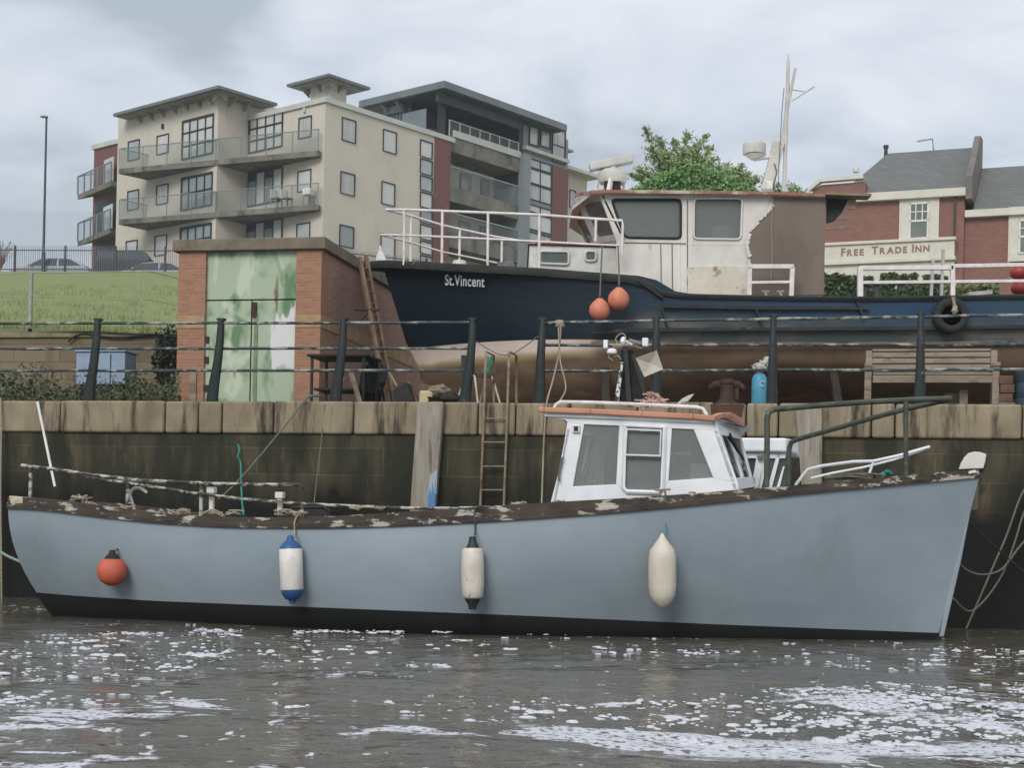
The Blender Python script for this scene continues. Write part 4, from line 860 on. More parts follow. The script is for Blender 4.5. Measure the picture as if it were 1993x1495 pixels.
def car(px, ytop, Y, lab, paint, flip=1, boxy=0, L=4.2, hgt=None, yaw=0):
    P = W(px, ytop, Y); Hc = 1.45 if not boxy else 1.75; fr = F(P.x, P.y, yaw, P.z-Hc); root = thing('parked_car', fr, lab, 'car', 'cars parked on the hilltop road')
    h = Hc/1.45
    low = [(-2.1, .35), (-2.12, .62), (-2.0, .80), (-1.25, .92), (1.85, .98), (2.08, .85), (2.1, .4), (1.9, .25), (-1.9, .25)]
    cab = [(-1.25, .92), (-.45, 1.38), (.1, 1.45), (1.0, 1.42), (1.6, 1.22), (1.95, .97)] if not boxy else [(-1.2, .92), (-.75, 1.36), (-.5, 1.44), (1.5, 1.45), (1.9, 1.38), (2.0, .97)]
    def ext(poly, w0, top_in):
        vs = []
        for s in (-1, 1): vs += [(x*flip, s*(w0-top_in*max(0, z-.9)), z*h) for x, z in poly]
        k = len(poly); return vs, [tuple(range(k)), tuple(range(2*k-1, k-1, -1))]+[(i, (i+1) % k, (i+1) % k+k, i+k) for i in range(k)]
    m = MB(); m.add(*ext(low, .86, 0)); m.add(*ext(cab, .86, .5)); m.build('body', paint, root, bevel=.04)
    def ins(poly): cxx = sum(p[0] for p in poly)/len(poly); czz = sum(p[1] for p in poly)/len(poly); return [(cxx+(x-cxx)*.93, czz+(z-czz)*.82) for x, z in poly]
    half1 = [p for p in cab if p[0] <= .4]+[(.4, 1.44), (.4, .95)]; 
    half1 = [(-1.15, .96), (-.45, 1.34), (.35, 1.40), (.35, .98)] if not boxy else [(-1.1, .96), (-.7, 1.34), (.35, 1.40), (.35, .98)]
    half2 = [(.45, .98), (.45, 1.40), (1.0, 1.37), (1.65, 1.02)] if not boxy else [(.45, .98), (.45, 1.40), (1.75, 1.38), (1.85, 1.02)]
    for poly in (half1, half2):
        for s in (-1, 1):
            P_ = [(x*flip, s*(.868-.5*max(0, z-.9)), z*h) for x, z in poly]; MB().prism(P_, (0, s*.006, 0)).build('side_window', m_cglass, root)
    a, b = cab[0], cab[1]; P_ = [(a[0]*flip-.01*flip, -.76, a[1]*h), (a[0]*flip-.01*flip, .76, a[1]*h), (b[0]*flip-.01*flip, .6, b[1]*h), (b[0]*flip-.01*flip, -.6, b[1]*h)]; MB().prism(P_, (-.012*flip, 0, .02)).build('windscreen', m_cglass, root)
    MB().blob((-.95*flip, -.95, 1.0*h), (.08, .07, .06), 1, 0).build('wing_mirror', paint, root, smooth=True)
    for x in (-1.3, 1.35):
        for s in (-1, 1):
            o = MB().lathe([(.2, -.09), (.3, -.1), (.32, -.07), (.32, .07), (.3, .1), (.2, .09)], (x*flip, s*.8, .32), 20, 'y').build('wheel', m_tyre, root, smooth=True); MB().lathe([(.001, -.1), (.19, -.1), (.2, -.06), (.2, .06), (.19, .1), (.001, .1)], (x*flip, s*.8, .32), 16, 'y').build('rim', M['galv'], o)
    return root
car(106, 505, 82, 'silver hatchback car parked behind the bar fence near the street lamp', m_sil)
car(300, 513, 82, 'silver car half hidden behind the fence beside the brick store', m_sil, yaw=.05)
car(262, 491, 86.5, 'dark boxy car parked close to the apartment building wall', m_dkc, -1, 1, yaw=.1)
# yellow sign and bare twigs at the far left
P = W(0, 512, 80); fr = F(P.x, P.y, 0, P.z-1.6); r = thing('road_sign', fr, 'bright yellow rounded sign on short post at the left edge behind the fence', 'sign')
MB().lathe([(.001, -.02), (.16, -.02), (.18, 0), (.16, .02), (.001, .02)], (0, 0, 1.6), 20, 'y').build('plate', pm('bright_yellow', (236, 232, 40), (226, 222, 36), 3, .5, 0), r); MB().tube([(0, .04, 0), (0, .04, 1.6)], .03, 6).build('post', M['fencepost'], r)
def twigtree(px, py0, Y, Hh, spread, lab, n=26, seed=2, leaves=None):
    P = W(px, py0, Y); fr = F(P.x, P.y, 0, P.z); r = thing('bare_shrub', fr, lab, 'shrub'); rg = random.Random(seed); m = MB()
    for k in range(n):
        a = rg.uniform(-1, 1); b_ = rg.uniform(-1, 1); m.tube(spline([(0, 0, 0), (a*spread*.3, b_*.2, Hh*.35), (a*spread*.7, b_*.5, Hh*rg.uniform(.6, .8)), (a*spread, b_*.7, Hh*rg.uniform(.7, 1.05))], 3), [.022]*4+[.012]*6, 4)
    m.build('branches', pm('reddish_twig', (132, 104, 96), (110, 86, 78), 5, .8, 0), r); return r
twigtree(0, 527, 79, 1.5, .7, 'leafless reddish shrub growing against the bar fence at far left')
# ---------------- apartment building ----------------
CY0 = 84.0; CC = W(630.5, 330, CY0); A = F(CC.x, CC.y, radians(50), 0)
def az(px, py, **k): return A.hit(px, py, **k)
m_beige = pm('beige_render', (198, 190, 177), (189, 181, 168), .5, .9, .08, c3=(150, 140, 120), thr=(.62, .8), s3=.8, st3=(1.5, 1.5, .25))
m_redp = brickmat('dark_red_brick', (126, 84, 80), (110, 76, 72), (104, 80, 76), .23, .075, .008, .9)
m_grey = pm('grey_cladding', (132, 138, 142), (120, 126, 130), .6, .6, .03); m_gstone = pm('grey_concrete', (128, 124, 114), (98, 96, 88), .9, .85, .15, c3=(66, 66, 60), thr=(.52, .68), s3=1.3, st3=(1, 1, .6))
m_wing = glassmat('apartment_glass', (110, 120, 122), (140, 148, 150), .12, .06); m_winf = pm('dark_window_frame', (40, 44, 46), (34, 37, 39), 4, .5, 0); m_blind = pm('blind_glass', (196, 196, 192), (182, 183, 181), .9, .15, 0, spec=.8)
m_blinds = [m_blind, pm('blind_glass_grey', (172, 175, 174), (150, 155, 156), .9, .12, 0, spec=.8), pm('curtained_glass', (186, 184, 176), (146, 150, 150), 2.2, .15, 0, spec=.8, stretch=(3, 3, .3))]
m_bglass = glassmat('balcony_glass', (240, 243, 242), (190, 194, 190), .92, .05); m_roof = pm('roof_metal', (112, 118, 118), (98, 104, 104), .8, .5, .05); m_soff = pm('soffit_board', (150, 148, 140), (130, 128, 120), 1, .8, 0)
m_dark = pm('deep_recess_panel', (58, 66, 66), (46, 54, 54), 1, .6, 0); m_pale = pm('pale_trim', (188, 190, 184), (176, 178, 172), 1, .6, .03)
zg = 12.0
ZP = az(640, 191, y=0).z            # parapet of the right hand block
apt = thing('apartment_building', F(CC.x, CC.y, radians(50), 0), 'large cream apartment block with balconies and overhanging grey roofs on the hill', 'building')
yw = az(482, 330, x=0).y; ww = -az(422, 330, y=yw).x; yfar = az(228, 330, x=-ww).y
x_brown0 = az(843, 400, y=0).x; x_rec0 = az(874, 400, y=0).x; x_rec1 = az(1012, 400, y=0).x; x_col1 = az(1026, 400, y=0).x; x_w1 = az(1074, 400, y=0).x; x_red1 = az(1104, 400, y=0).x; x_end = az(1176, 400, y=0).x
zr0 = az(1012, 440, y=0)
DEP = 13
def bld(nm, mat_, *a, **k): return MB().box(*a).build(nm, mat_, apt, **k)
wall = bld('wall', m_beige, 0, x_brown0, 0, DEP, zg, ZP-.28); bld('parapet', m_pale, -.12, x_rec0+.3, -.12, DEP, ZP-.278, ZP)
# wing
ztA = az(440, 178, x=-ww).z; ztW = az(423, 176, x=-ww).z
bld('wing_wall', m_beige, -ww, 3.0, yw, yfar, zg, ztW)
# right facade pieces
def zy(px, py, y=0): return az(px, py, y=y).z
bld('red_brick_panel', m_redp, x_brown0+.002, x_rec0, -.05, 4, zg, zy(858, 262)); bld('red_brick_panel', m_redp, x_w1, x_red1, -.05, 4, zg, zy(1090, 326))
bld('grey_column', m_grey, x_rec1, x_col1, -.25, 4, zg, zy(1018, 300)); bld('recess_back_wall', m_beige, x_rec0+.002, x_rec1-.002, 2.2, DEP, zg, ZP-.3)
bld('window_bay_wall', m_grey, x_col1+.002, x_w1-.002, .05, 4, zg, zy(1050, 308, .05))
bld('annex_wall', m_beige, x_red1+.002, x_end, 1.5, 9, zg, zy(1140, 345, 1.5)); 
p = [az(1080, 305, y=.6), az(1172, 352, y=.6)]; zz = az(1120, 330, y=.6).z
bld('string_course', m_pale, x_rec1+.3, x_red1, -.14, 3.9, zz, zz+.22); bld('annex_roof', m_pale, x_red1+.002, x_end+.5, .7, 9.5, zz-.02, zz+.2)
# recess balconies
for k, (yt, yb, gt) in enumerate(((262, 297, None), (360, 393, 310), (447, 480, 405))):
    xm_ = (x_rec0+x_rec1)/2; z1 = zy(943, yt+ (0 if k else 14)); z0 = zy(943, yb+(0 if k else 14))
    if k == 0: z1 = zy(943, 283); z0 = zy(943, 313)
    if k == 1: z1 = zy(943, 379); z0 = zy(943, 408)
    if k == 2: z1 = zy(943, 467); z0 = zy(943, 496)
    bal = bld('balcony', m_gstone, x_rec0+.01, x_rec1-.01, .1, 2.19, z0, z1)
    if k:
        MB().box(x_rec0+.05, x_rec1-.05, .12, .14, z1+.05, z1+1.15).build('glass_panel', m_bglass, bal); MB().box(x_rec0+.02, x_rec1-.02, .1, .16, z1+1.15, z1+1.19).build('hand_rail', m_pale, bal)
    for a_, b_ in ((.12, .28), (.5, .66), (.8, .92)):
        if k < 2: xa = x_rec0+(x_rec1-x_rec0)*a_; xb_ = x_rec0+(x_rec1-x_rec0)*b_; zz0 = z0-2.3 if k == 0 else z0-2.3; w_ = MB().box(xa, xb_, 2.14, 2.2, zz0, z0-.35).build('window', m_winf, apt); MB().box(xa+.1, xb_-.1, 2.12, 2.138, zz0+.1, z0-.45).build('pane', m_wing, w_)
# windows on a plane: y=0 (right face) or x=c (left faces)
def win(px0, py0, px1, py1, ax, c, mat_=None, cols=1, rows=1, fw=.042, name='window', colsplit=None):
    if ax == 'y': u0 = az(px0, (py0+py1)/2, y=c).x; u1 = az(px1, (py0+py1)/2, y=c).x; z1 = az((px0+px1)/2, py0, y=c).z; z0 = az((px0+px1)/2, py1, y=c).z
    else: u0 = az(px1, (py0+py1)/2, x=c).y; u1 = az(px0, (py0+py1)/2, x=c).y; z1 = az((px0+px1)/2, py0, x=c).z; z0 = az((px0+px1)/2, py1, x=c).z
    def bx_(m, a, b, c0, c1, d0, d1):
        if ax == 'y': m.box(a, b, c-d1, c-d0, c0, c1)
        else: m.box(c-d1, c-d0, a, b, c0, c1)
    m = MB(); d = .07
    bx_(m, u0, u1, z1-fw*1.3, z1, 0, d); bx_(m, u0, u1, z0, z0+fw*.7, 0, d); bx_(m, u0, u0+fw*.7, z0+fw*.7, z1-fw*1.3, 0, d); bx_(m, u1-fw*1.2, u1, z0+fw*.7, z1-fw*1.3, 0, d)
    for i in range(1, cols): u = u0+(u1-u0)*i/cols; bx_(m, u-fw*.4, u+fw*.4, z0+fw*.7, z1-fw*1.3, .002, d-.005)
    for j in range(1, rows): z = z0+(z1-z0)*j/rows; bx_(m, u0+fw*.7, u1-fw*1.2, z-fw*.4, z+fw*.4, .004, d-.01)
    o = m.build(name, m_winf, apt); m = MB(); bx_(m, u0+fw*.5, u1-fw, z0+fw*.5, z1-fw, .003, .018); m.build('pane', mat_ or random.choice(m_blinds), o); return u0, u1, z0, z1
X1 = -ww
for r in ((250, 273, 272, 311), (306, 262, 329, 299), (249, 370, 271, 408), (305, 359, 328, 397), (246, 468, 268, 500), (302, 458, 325, 497)): win(*r, 'x', X1)
for r in ((582, 227, 607, 268), (580, 331, 606, 372), (578, 434, 604, 474)): win(*r, 'x', 0)
for i, r in enumerate(((665, 231, 692, 276), (745, 254, 771, 297), (662, 336, 690, 379), (742, 355, 768, 399), (660, 439, 688, 481), (740, 457, 768, 508))): win(*r, 'y', 0, m_wing if i == 4 else None)
# tall glazing
def glazing(r, ax, c, cols, rows, dark=False):
    win(*r, ax, c, m_wing if dark else m_blind, cols, rows, .10, 'glazing')
glazing((355, 228, 416, 305), 'x', X1, 4, 3); glazing((353, 340, 414, 405), 'x', X1, 4, 2, True); glazing((351, 438, 412, 495), 'x', X1, 4, 2, True)
glazing((485, 222, 551, 292), 'x', 0, 4, 3)
for zt_, zb_ in (((332), (398)), ((430), (492))):
    u0 = az(551, zt_+20, x=0).y; u1 = yw-.05; z1 = az(515, zt_-14, x=0).z; z0 = az(515, zb_, x=0).z
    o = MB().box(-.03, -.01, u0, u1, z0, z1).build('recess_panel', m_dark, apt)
    for k in range(4): a_ = u0+(u1-u0)*(.04+.24*k); MB().box(-.06, -.035, a_, a_+(u1-u0)*.2, z0+.1, z1-(.9 if k % 2 else .5)).build('door_glass', m_blind if k in (0, 2) else m_wing, o)
# window column beside the red panel and the right bay
yy = 274; n_ = 8; tops = [274, 310, 343, 375, 408, 438, 470, 498, 530]
for a_, b_ in zip(tops, tops[1:]): win(817, a_, 841, b_-3, 'y', 0, m_wing if a_ in (408,) else None, 1, 1, .05)
for (a_, b_) in ((313, 332), (332, 362), (362, 394), (402, 418), (418, 452), (455, 480), (482, 520)): win(1028, a_, 1073, b_-1, 'y', .05, None, 2, 1, .06)
win(1108, 370, 1120, 405, 'y', 1.5)
# balconies of the left faces: slab tapering in plan, glass balustrade
def slab(zt_, thick, pts, lab='balcony_slab'):
    P = [Vector(p) for p in pts]; zt_v = P[0].z
    o = MB().prism([(p.x, p.y, zt_v-thick) for p in P], (0, 0, thick)).build(lab, m_gstone, apt); return o
Xl = X1-1.98
for (pl, prr) in (((231, 328), (621, 292)), ((231, 427), (620, 397))):
    zF = az(*pl, x=Xl).z; a = az(*pl, x=Xl); b = A.hit(prr[0], prr[1], z=zF); b2 = Vector((-.05, b.y if b.y < .4 else .3, zF))
    cpt = Vector((X1-.003, yfar-2.9+.3, zF)); 
    pts = [a, Vector((b.x, b.y, zF)), Vector((-.004, max(b.y+.1, .25), zF)), Vector((-.004, yw-.004, zF)), Vector((X1-.004, yw-.004, zF)), Vector((X1-.004, az(288, 340, x=X1).y, zF))]
    sl = slab(zF, .3, pts)
    m = MB(); m.prism([Vector((a.x+.05, a.y-.03, zF)), Vector((b.x+.04, b.y+.06, zF)), Vector((b.x+.04, b.y+.06, zF+1.15)), Vector((a.x+.05, a.y-.03, zF+1.15))], (.02, .02, 0)); 
    m.prism([Vector((a.x+.05, a.y-.05, zF)), Vector((pts[-1].x-.1, pts[-1].y-.02, zF)), Vector((pts[-1].x-.1, pts[-1].y-.02, zF+1.15)), Vector((a.x+.05, a.y-.05, zF+1.15))], (.02, -.02, 0))
    m.build('glass_balustrade', m_bglass, sl)
    m = MB(); m.bar((a.x+.05, a.y-.03, zF+1.17), (b.x+.04, b.y+.06, zF+1.17), .05, .04); m.bar((a.x+.05, a.y-.05, zF+1.17), (pts[-1].x, pts[-1].y, zF+1.17), .05, .04)
    m.build('hand_rail', m_grey, sl)
    m = MB(); d = Vector((b.x-a.x, b.y-a.y, 0)); L = d.length; d /= L
    for k in range(9): q = a+d*(L*k/8*.995+.02); MB().box(q.x, q.x+.035, q.y, q.y+.035, zF, zF+1.15).build('balustrade_post', m_grey, sl)
# furniture on the lower right balcony
zF2 = az(231, 427, x=Xl).z
for px, nm in ((598, 'barbecue'), (535, 'balcony_chair'), (555, 'balcony_chair')):
    q = A.hit(px, 399, z=zF2); fr = A.at(q.x+.2, q.y+.1, zF2)
    if nm == 'barbecue': r = thing(nm, fr, 'white barbecue on the middle floor balcony near the building corner', 'barbecue'); MB().box(-.3, .3, -.25, .25, .55, .95).build('lid', M['white'], r, bevel=.08); m = MB(); [m.bar((sx_*.22, sy_*.18, 0), (sx_*.22, sy_*.18, .55), .04) for sx_ in (-1, 1) for sy_ in (-1, 1)]; m.build('legs', m_grey, r)
    else: r = thing(nm, fr, 'small grey chair on the middle floor balcony, '+('left one' if px == 535 else 'right one')+' of the pair', 'chair', 'balcony chairs'); MB().box(-.25, .25, -.25, .25, .38, .44).build('seat', m_grey, r); MB().box(-.25, .25, .2, .25, .44, .9).build('backrest', m_pale, r); m = MB(); [m.bar((sx_*.22, sy_*.2, 0), (sx_*.22, sy_*.2, .38), .04) for sx_ in (-1, 1) for sy_ in (-1, 1)]; m.build('legs', m_grey, r)
# overhanging roofs: flat plates with fascia, pale soffit and brackets
def roof(pk, lf_, rt, xk, yk, thick, nm, par=apt, br=True, depth=5):
    P = az(*pk, x=xk); z = P.z; L = A.hit(*lf_, z=z); R = A.hit(*rt, z=z)
    x0, y0 = P.x, P.y
    far = Vector((R.x, L.y, z))
    pts = [Vector((x0, y0, z)), Vector((x0, L.y, z)), far, Vector((R.x, y0, z))]
    o = MB().prism([p-Vector((0, 0, thick)) for p in pts], (0, 0, thick)).build(nm, m_roof, par)
    MB().box(x0+.25, R.x-.25, y0+.25, L.y-.25, z-thick-.05, z-thick-.003).build('soffit', m_soff, o)
    if br:
        m = MB(); n = int((L.y-y0)/1.1)
        for k in range(n): y = y0+.5+1.1*k; m.prism([(x0+.3, y, z-thick-.05), (x0+1.1, y, z-thick-.05), (x0+1.1, y, z-thick-.5)], (0, .09, 0))
        n = int((R.x-x0)/1.1)
        for k in range(n): x = x0+.5+1.1*k; m.prism([(x, y0+.3, z-thick-.05), (x, y0+1.1, z-thick-.05), (x, y0+1.1, z-thick-.5)], (.09, 0, 0))
        m.build('brackets', m_soff, o)
    return x0, y0, L.y, R.x, z
rx0, ry0, ry1, rx1, rz = roof((425, 165), (203, 216), (545, 199), X1-1.0, 0, .16, 'wing_roof')
wtop = MB().box(X1+.02, 2.98, yw+.02, yfar-.02, ztW+.002, rz-.165).build('wing_upper_wall', m_beige, apt)
# tower cap
x0, y0, y1, x1_, z = roof((640, 142), (566, 166), (727, 168), .55, 0, .14, 'tower_roof')
MB().box(x0+.95, x1_-.95, y0+.95, y1-.95, ZP+.002, z-.145).build('tower_wall', m_beige, apt)
m_x = 0
m_pgl = pm('grey_glass_cladding', (112, 122, 126), (96, 106, 112), .5, .15, 0, spec=.8)
# penthouse storey and big roof
yk = .25-1.2; P = az(865, 156, y=yk); z = P.z; L = A.hit(690, 193, z=z); R = A.hit(1115, 240, z=z)
xL0, yL1, xR = P.x, L.y, R.x
pr_ = MB().box(xL0, xR, yk, yL1, z-.4, z).build('penthouse_roof', m_roof, apt); MB().box(xL0+.2, xR-.2, yk+.2, yL1-.2, z-.46, z-.403).build('soffit', m_dark, pr_)  # soffit coloured dark to carry the shade under the roof
m = MB(); n = int((yL1-yk)/1.2)
for k in range(3, n): y = yk+.6+1.2*k; m.prism([(xL0+.25, y, z-.46), (xL0+.8, y, z-.46), (xL0+.8, y, z-.85)], (0, .1, 0))
m.build('brackets', m_soff, pr_)
ph0 = xL0+.85; zf = ZP+.01; xpe = az(1103, 300, y=.3).x
bld('penthouse_glass_wall', m_grey, ph0, xpe, 3.2, yL1-1.3, ZP-1, z-.47); 
o = bld('penthouse_side_cladding', m_pgl, ph0-.08, ph0-.02, 1.2, yL1-1.4, ZP, z-1.1)
m = MB()
for k in range(1, 7): y = 3.0+(yL1-4.4)*k/7; m.box(ph0-.12, ph0-.085, y-.04, y+.04, ZP, z-1.1)
m.box(ph0-.12, ph0-.085, 3.0, yL1-1.4, z-1.1, z-.95); m.build('mullions', m_winf, o)
bld('front_beam', m_dark, xL0+.3, x_rec1-.1, yk+.75, yk+.95, z-1.0, z-.463)
bld('penthouse_recess', m_dark, ph0, az(1015, 300, y=3.1).x, 3.0, 3.18, ZP, z-.5)  # dark wall colour includes the shade of the recess
for a_, b_ in ((.03, .17), (.24, .4), (.5, .62), (.72, .9)):
    xa = ph0+(x_rec1-ph0)*a_; xb_ = ph0+(x_rec1-ph0)*b_; w_ = MB().box(xa, xb_, 2.92, 2.99, ZP, z-1.4).build('patio_door', m_winf, apt); MB().box(xa+.12, xb_-.12, 2.9, 2.918, ZP+.1, z-1.5).build('pane', m_wing, w_)
bld('corner_column', m_winf, x_rec0-.55, x_rec0-.2, .25, .6, ZP+.002, z-.45); bld('corner_column', m_winf, ph0, ph0+.35, 2.5, 2.85, ZP+.002, z-.45)
zb_ = zy(1060, 306, .2); bld('penthouse_bay', m_grey, x_col1-.3, xpe, .2, 3.1, zb_-.4, z-.45); bld('bay_trim', m_winf, x_col1-.75, x_col1-.302, .18, 3.1, ZP-1.6, z-.45)
win(1029, 240, 1049, 284, 'y', .2, None, 1, 1, .12); win(1051, 245, 1072, 288, 'y', .2, None, 1, 1, .12); win(1074, 250, 1100, 318, 'y', .2, None, 1, 2, .08)
MB().box(xpe-.3, xpe+1.5, .9, 5.5, z-.85, z-.72).build('side_canopy', m_soff, apt)
# balcony glass of the penthouse
g = MB().box(x_rec0, x_col1-.8, .16, .18, ZP-.3, ZP+1.05).build('glass_balustrade', m_bglass, apt); m = MB()
for k in range(8): x = x_rec0+(x_col1-.85-x_rec0)*k/7; m.box(x, x+.07, .12, .155, ZP-.3, ZP+1.1)
m.box(x_rec0, x_col1-.8, .13, .2, ZP+1.05, ZP+1.1); m.build('balustrade_frame', m_pale, g)
bld('pale_string_course', m_pale, x_rec0+.32, x_rec1-.002, .0, .14, zy(943, 283)-.05, zy(943, 283)+.35)
# small wall lamps
for px, py, c in ((959, 0, 0),): pass
for px, py in ((318, 246), (594, 214)):
    c = X1 if px < 400 else 0; q = az(px, py, x=c); MB().box(q.x-.12, q.x, q.y-.07, q.y+.07, q.z-.14, q.z+.14).build('wall_lamp', m_pale if px > 400 else m_winf, apt, bevel=.02)
# far left brown wing with balconies (stands behind, same building)
BL = F(*W(228, 400, 97).xy, radians(50), 0)
def blh(px, py, y=0): return BL.hit(px, py, y=y)
lw = thing('brick_wing', BL, 'dark red brick wing with side balconies at the left end of the apartment block', 'building')
yl_ = BL.hit(181, 400, x=0).y; zt_b = BL.hit(205, 286, x=0).z
MB().box(0, 7, -1.5, yl_, 11, zt_b).build('brick_wall', m_redp, lw); MB().box(-.12, 7, -1.5, yl_+.12, zt_b+.002, BL.hit(205, 277, x=0).z).build('roof_edge', m_pale, lw)
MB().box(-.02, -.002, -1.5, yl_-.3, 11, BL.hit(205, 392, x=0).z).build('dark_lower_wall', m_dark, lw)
for yt in (362, 453):
    za = BL.hit(224, yt-4, x=-.5).z; a = BL.hit(151, yt+17, z=za); 
    a_ = Vector((a.x, a.y, za)); b_ = Vector((-1.2, -1.0, za)); c_ = Vector((0, yl_+.3, za))
    sl = MB().prism([v-Vector((0, 0, .32)) for v in (a_, b_, Vector((-.003, -1.0, za)), Vector((-.003, yl_-.1, za)))], (0, 0, .32)).build('balcony_slab', m_gstone, lw)
    MB().prism([a_, b_, b_+Vector((0, 0, 1.15)), a_+Vector((0, 0, 1.15))], (.02, .02, 0)).build('glass_balustrade', m_bglass, sl)
    m = MB(); m.bar(a_+Vector((0, 0, 1.18)), b_+Vector((0, 0, 1.18)), .06); m.bar(a_+Vector((0, 0, 1.18)), Vector((0, yl_-.1, za+1.18)), .06)
    for k in range(6): q = a_.lerp(b_, k/5); m.bar(q, q+Vector((0, 0, 1.18)), .07)
    m.build('hand_rail', m_grey, sl)
    q = a_.lerp(b_, .62); q2 = a_.lerp(b_, .9); MB().prism([q+Vector((.4, 0, 0)), q2+Vector((.4, 0, 0)), q2+Vector((.4, 0, 1.7)), q+Vector((.4, 0, 1.7))], (.05, 0, 0)).build('privacy_panel', m_blind, sl)
# ---------------- the inn ----------------
PC = W(1740, 440, 66); PB = F(PC.x, PC.y, radians(-21), 0)
def pz(px, py, y=0): return PB.hit(px, py, y=y)
zg2 = 8.6
m_br = brickmat('pub_red_brick', (140, 100, 90), (126, 90, 80), (132, 106, 98), .23, .075, .008, .9, stain=(118, 82, 74), st_thr=(.5, .7), s_scale=.8, st_scale=(1, 1, 1), amt=.5)
m_slate = brickmat('grey_slate', (114, 115, 112), (104, 106, 103), (90, 92, 90), .3, .2, .012, .8, stain=(122, 122, 114), st_thr=(.6, .75), s_scale=1.2, st_scale=(1, 1, 1), amt=.5)
pub = thing('inn', F(PC.x, PC.y, radians(-21), 0), 'red brick inn with grey slate roof and a cream lettered shop front', 'building')
xa = pz(1606, 450).x; xb = pz(1876, 450).x; ze = pz(1780, 376).z
MB().box(xa, xb, 0, 9, zg2, ze-.1).build('brick_wall', m_br, pub)
zgut = pz(1790, 372).z; MB().box(pz(1668, 380).x, xb+.1, -.28, .1, zgut-.34, zgut).build('gutter_board', M['inncream'] if 'inncream' in M else pm('inn_cream_paint', (208, 203, 192), (194, 189, 178), 2, .6, .04), pub, bevel=.01)
m_cr = bpy.data.materials['inn_cream_paint']
zr_ = PB.hit(1820, 292, y=4.2).z; xr0 = PB.hit(1728, 303, y=4.2).x; xr1 = PB.hit(1899, 285, y=4.2).x; xe0 = PB.hit(1632, 384, y=-.2).x
m = MB(); m.add([(xe0, -.25, zgut-.02), (xb+.05, -.25, zgut-.02), (xb+.05, 4.2, zr_), (xr0, 4.2, zr_), (xe0, 8.6, zgut-.02), (xb+.05, 8.6, zgut-.02)], [(0, 1, 2, 3), (0, 3, 4), (3, 2, 5, 4), (1, 5, 2), (0, 4, 5, 1)])
rfp = m.build('slate_roof', m_slate, pub)
# raised party wall and second section
MB().prism([(xb+.06, -.3, zgut-.5), (xb+.06, -.3, zgut+.45), (xb+.06, 3.6, zr_+.35), (xb+.06, 4.9, zr_+.5), (xb+.06, 4.9, zgut-.5)], (.26, 0, 0)).build('party_wall_parapet', pm('parapet_render', (122, 114, 108), (104, 98, 94), 2, .9, .2), pub)
xc = pz(2120, 450).x; zg3 = pz(1940, 408, .25).z; zr3 = PB.hit(1950, 325, y=4.6).z
MB().box(xb+.003, xc, .25, 9, zg2, zg3-.1).build('brick_wall', m_br, pub); MB().box(xb+.02, xc, -.02, .3, zg3-.3, zg3).build('gutter_board', m_cr, pub, bevel=.01)
MB().add([(xb+.34, .1, zg3), (xc, .1, zg3), (xc, 4.6, zr3), (xb+.34, 4.6, zr3), (xb+.34, 9, zg3), (xc, 9, zg3)], [(0, 1, 2, 3), (3, 2, 5, 4), (0, 3, 4), (1, 5, 2), (0, 4, 5, 1)]).build('slate_roof', m_slate, pub)
MB().box(xb-.42, xb-.34, -.12, -.04, zg2, zgut-.2).build('downpipe', m_winf, pub)
# window with surround
def sash(x0, x1, z0, z1, y, parent):
    ws = MB().box(x0-.42, x1+.42, y-.09, y-.01, z0-.3, z1+.55).build('window_surround', m_cr, parent, bevel=.01)
    m = MB(); 
    for a, b, c, d in ((x0, x1, z1-.07, z1), (x0, x1, z0, z0+.07), (x0, x0+.07, z0, z1), (x1-.07, x1, z0, z1), (x0, x1, z0+(z1-z0)*.50-.04, z0+(z1-z0)*.50+.04)): m.box(a, b, y-.135, y-.10, c, d)
    for k in (1, 2): xx = x0+(x1-x0)*k/3; m.box(xx-.022, xx+.022, y-.125, y-.10, z0+(z1-z0)*.5, z1)
    m.box(x0, x1, y-.122, y-.10, z0+(z1-z0)*.75-.02, z0+(z1-z0)*.75+.02)
    m.build('sash_frame', M['white'], ws); MB().box(x0, x1, y-.099, y-.093, z0, z1).build('pane', pm('sash_glass', (104, 112, 108), (84, 92, 88), .8, .08, 0, spec=.9), ws)
sash(pz(1770, 430).x, pz(1808, 430).x, pz(1789, 466).z, pz(1789, 395).z, 0, pub)
sash(pz(1983, 460, .25).x, pz(2025, 460, .25).x, pz(1989, 495, .25).z, pz(1989, 428, .25).z, .25, pub)
# fascia with lettering
fx0 = pz(1600, 500, -.5).x; fx1 = pz(1857, 500, -.5).x; fz1 = pz(1730, 473, -.5).z; fz0 = pz(1730, 504, -.5).z
sh = MB().box(fx0, fx1, -.5, -.002, fz0, fz1).build('fascia', m_cr, pub); m = MB(); m.box(fx0-.05, fx1+.06, -.6, -.003, fz1+.002, fz1+.13); m.box(fx0-.05, fx1+.06, -.58, -.003, fz0-.16, fz0-.002); m.build('fascia_moulding', m_cr, pub, bevel=.02)
MB().box(fx0, fx1, -.42, -.004, fz0-1.0, fz0-.165).build('lower_fascia', m_cr, pub)
m = MB()
for px in (1636, 1732, 1852): x = pz(px, 530, -.4).x; m.box(x-.3, x+.3, -.44, -.005, zg2, fz0-1.002)
m.build('pilasters', m_cr, pub); MB().box(fx0, fx1, -.2, -.006, zg2, fz0-1.003).build('shop_window', m_winf, pub)
m_let = pm('brown_lettering', (136, 108, 88), (126, 100, 82), 4, .6, 0)
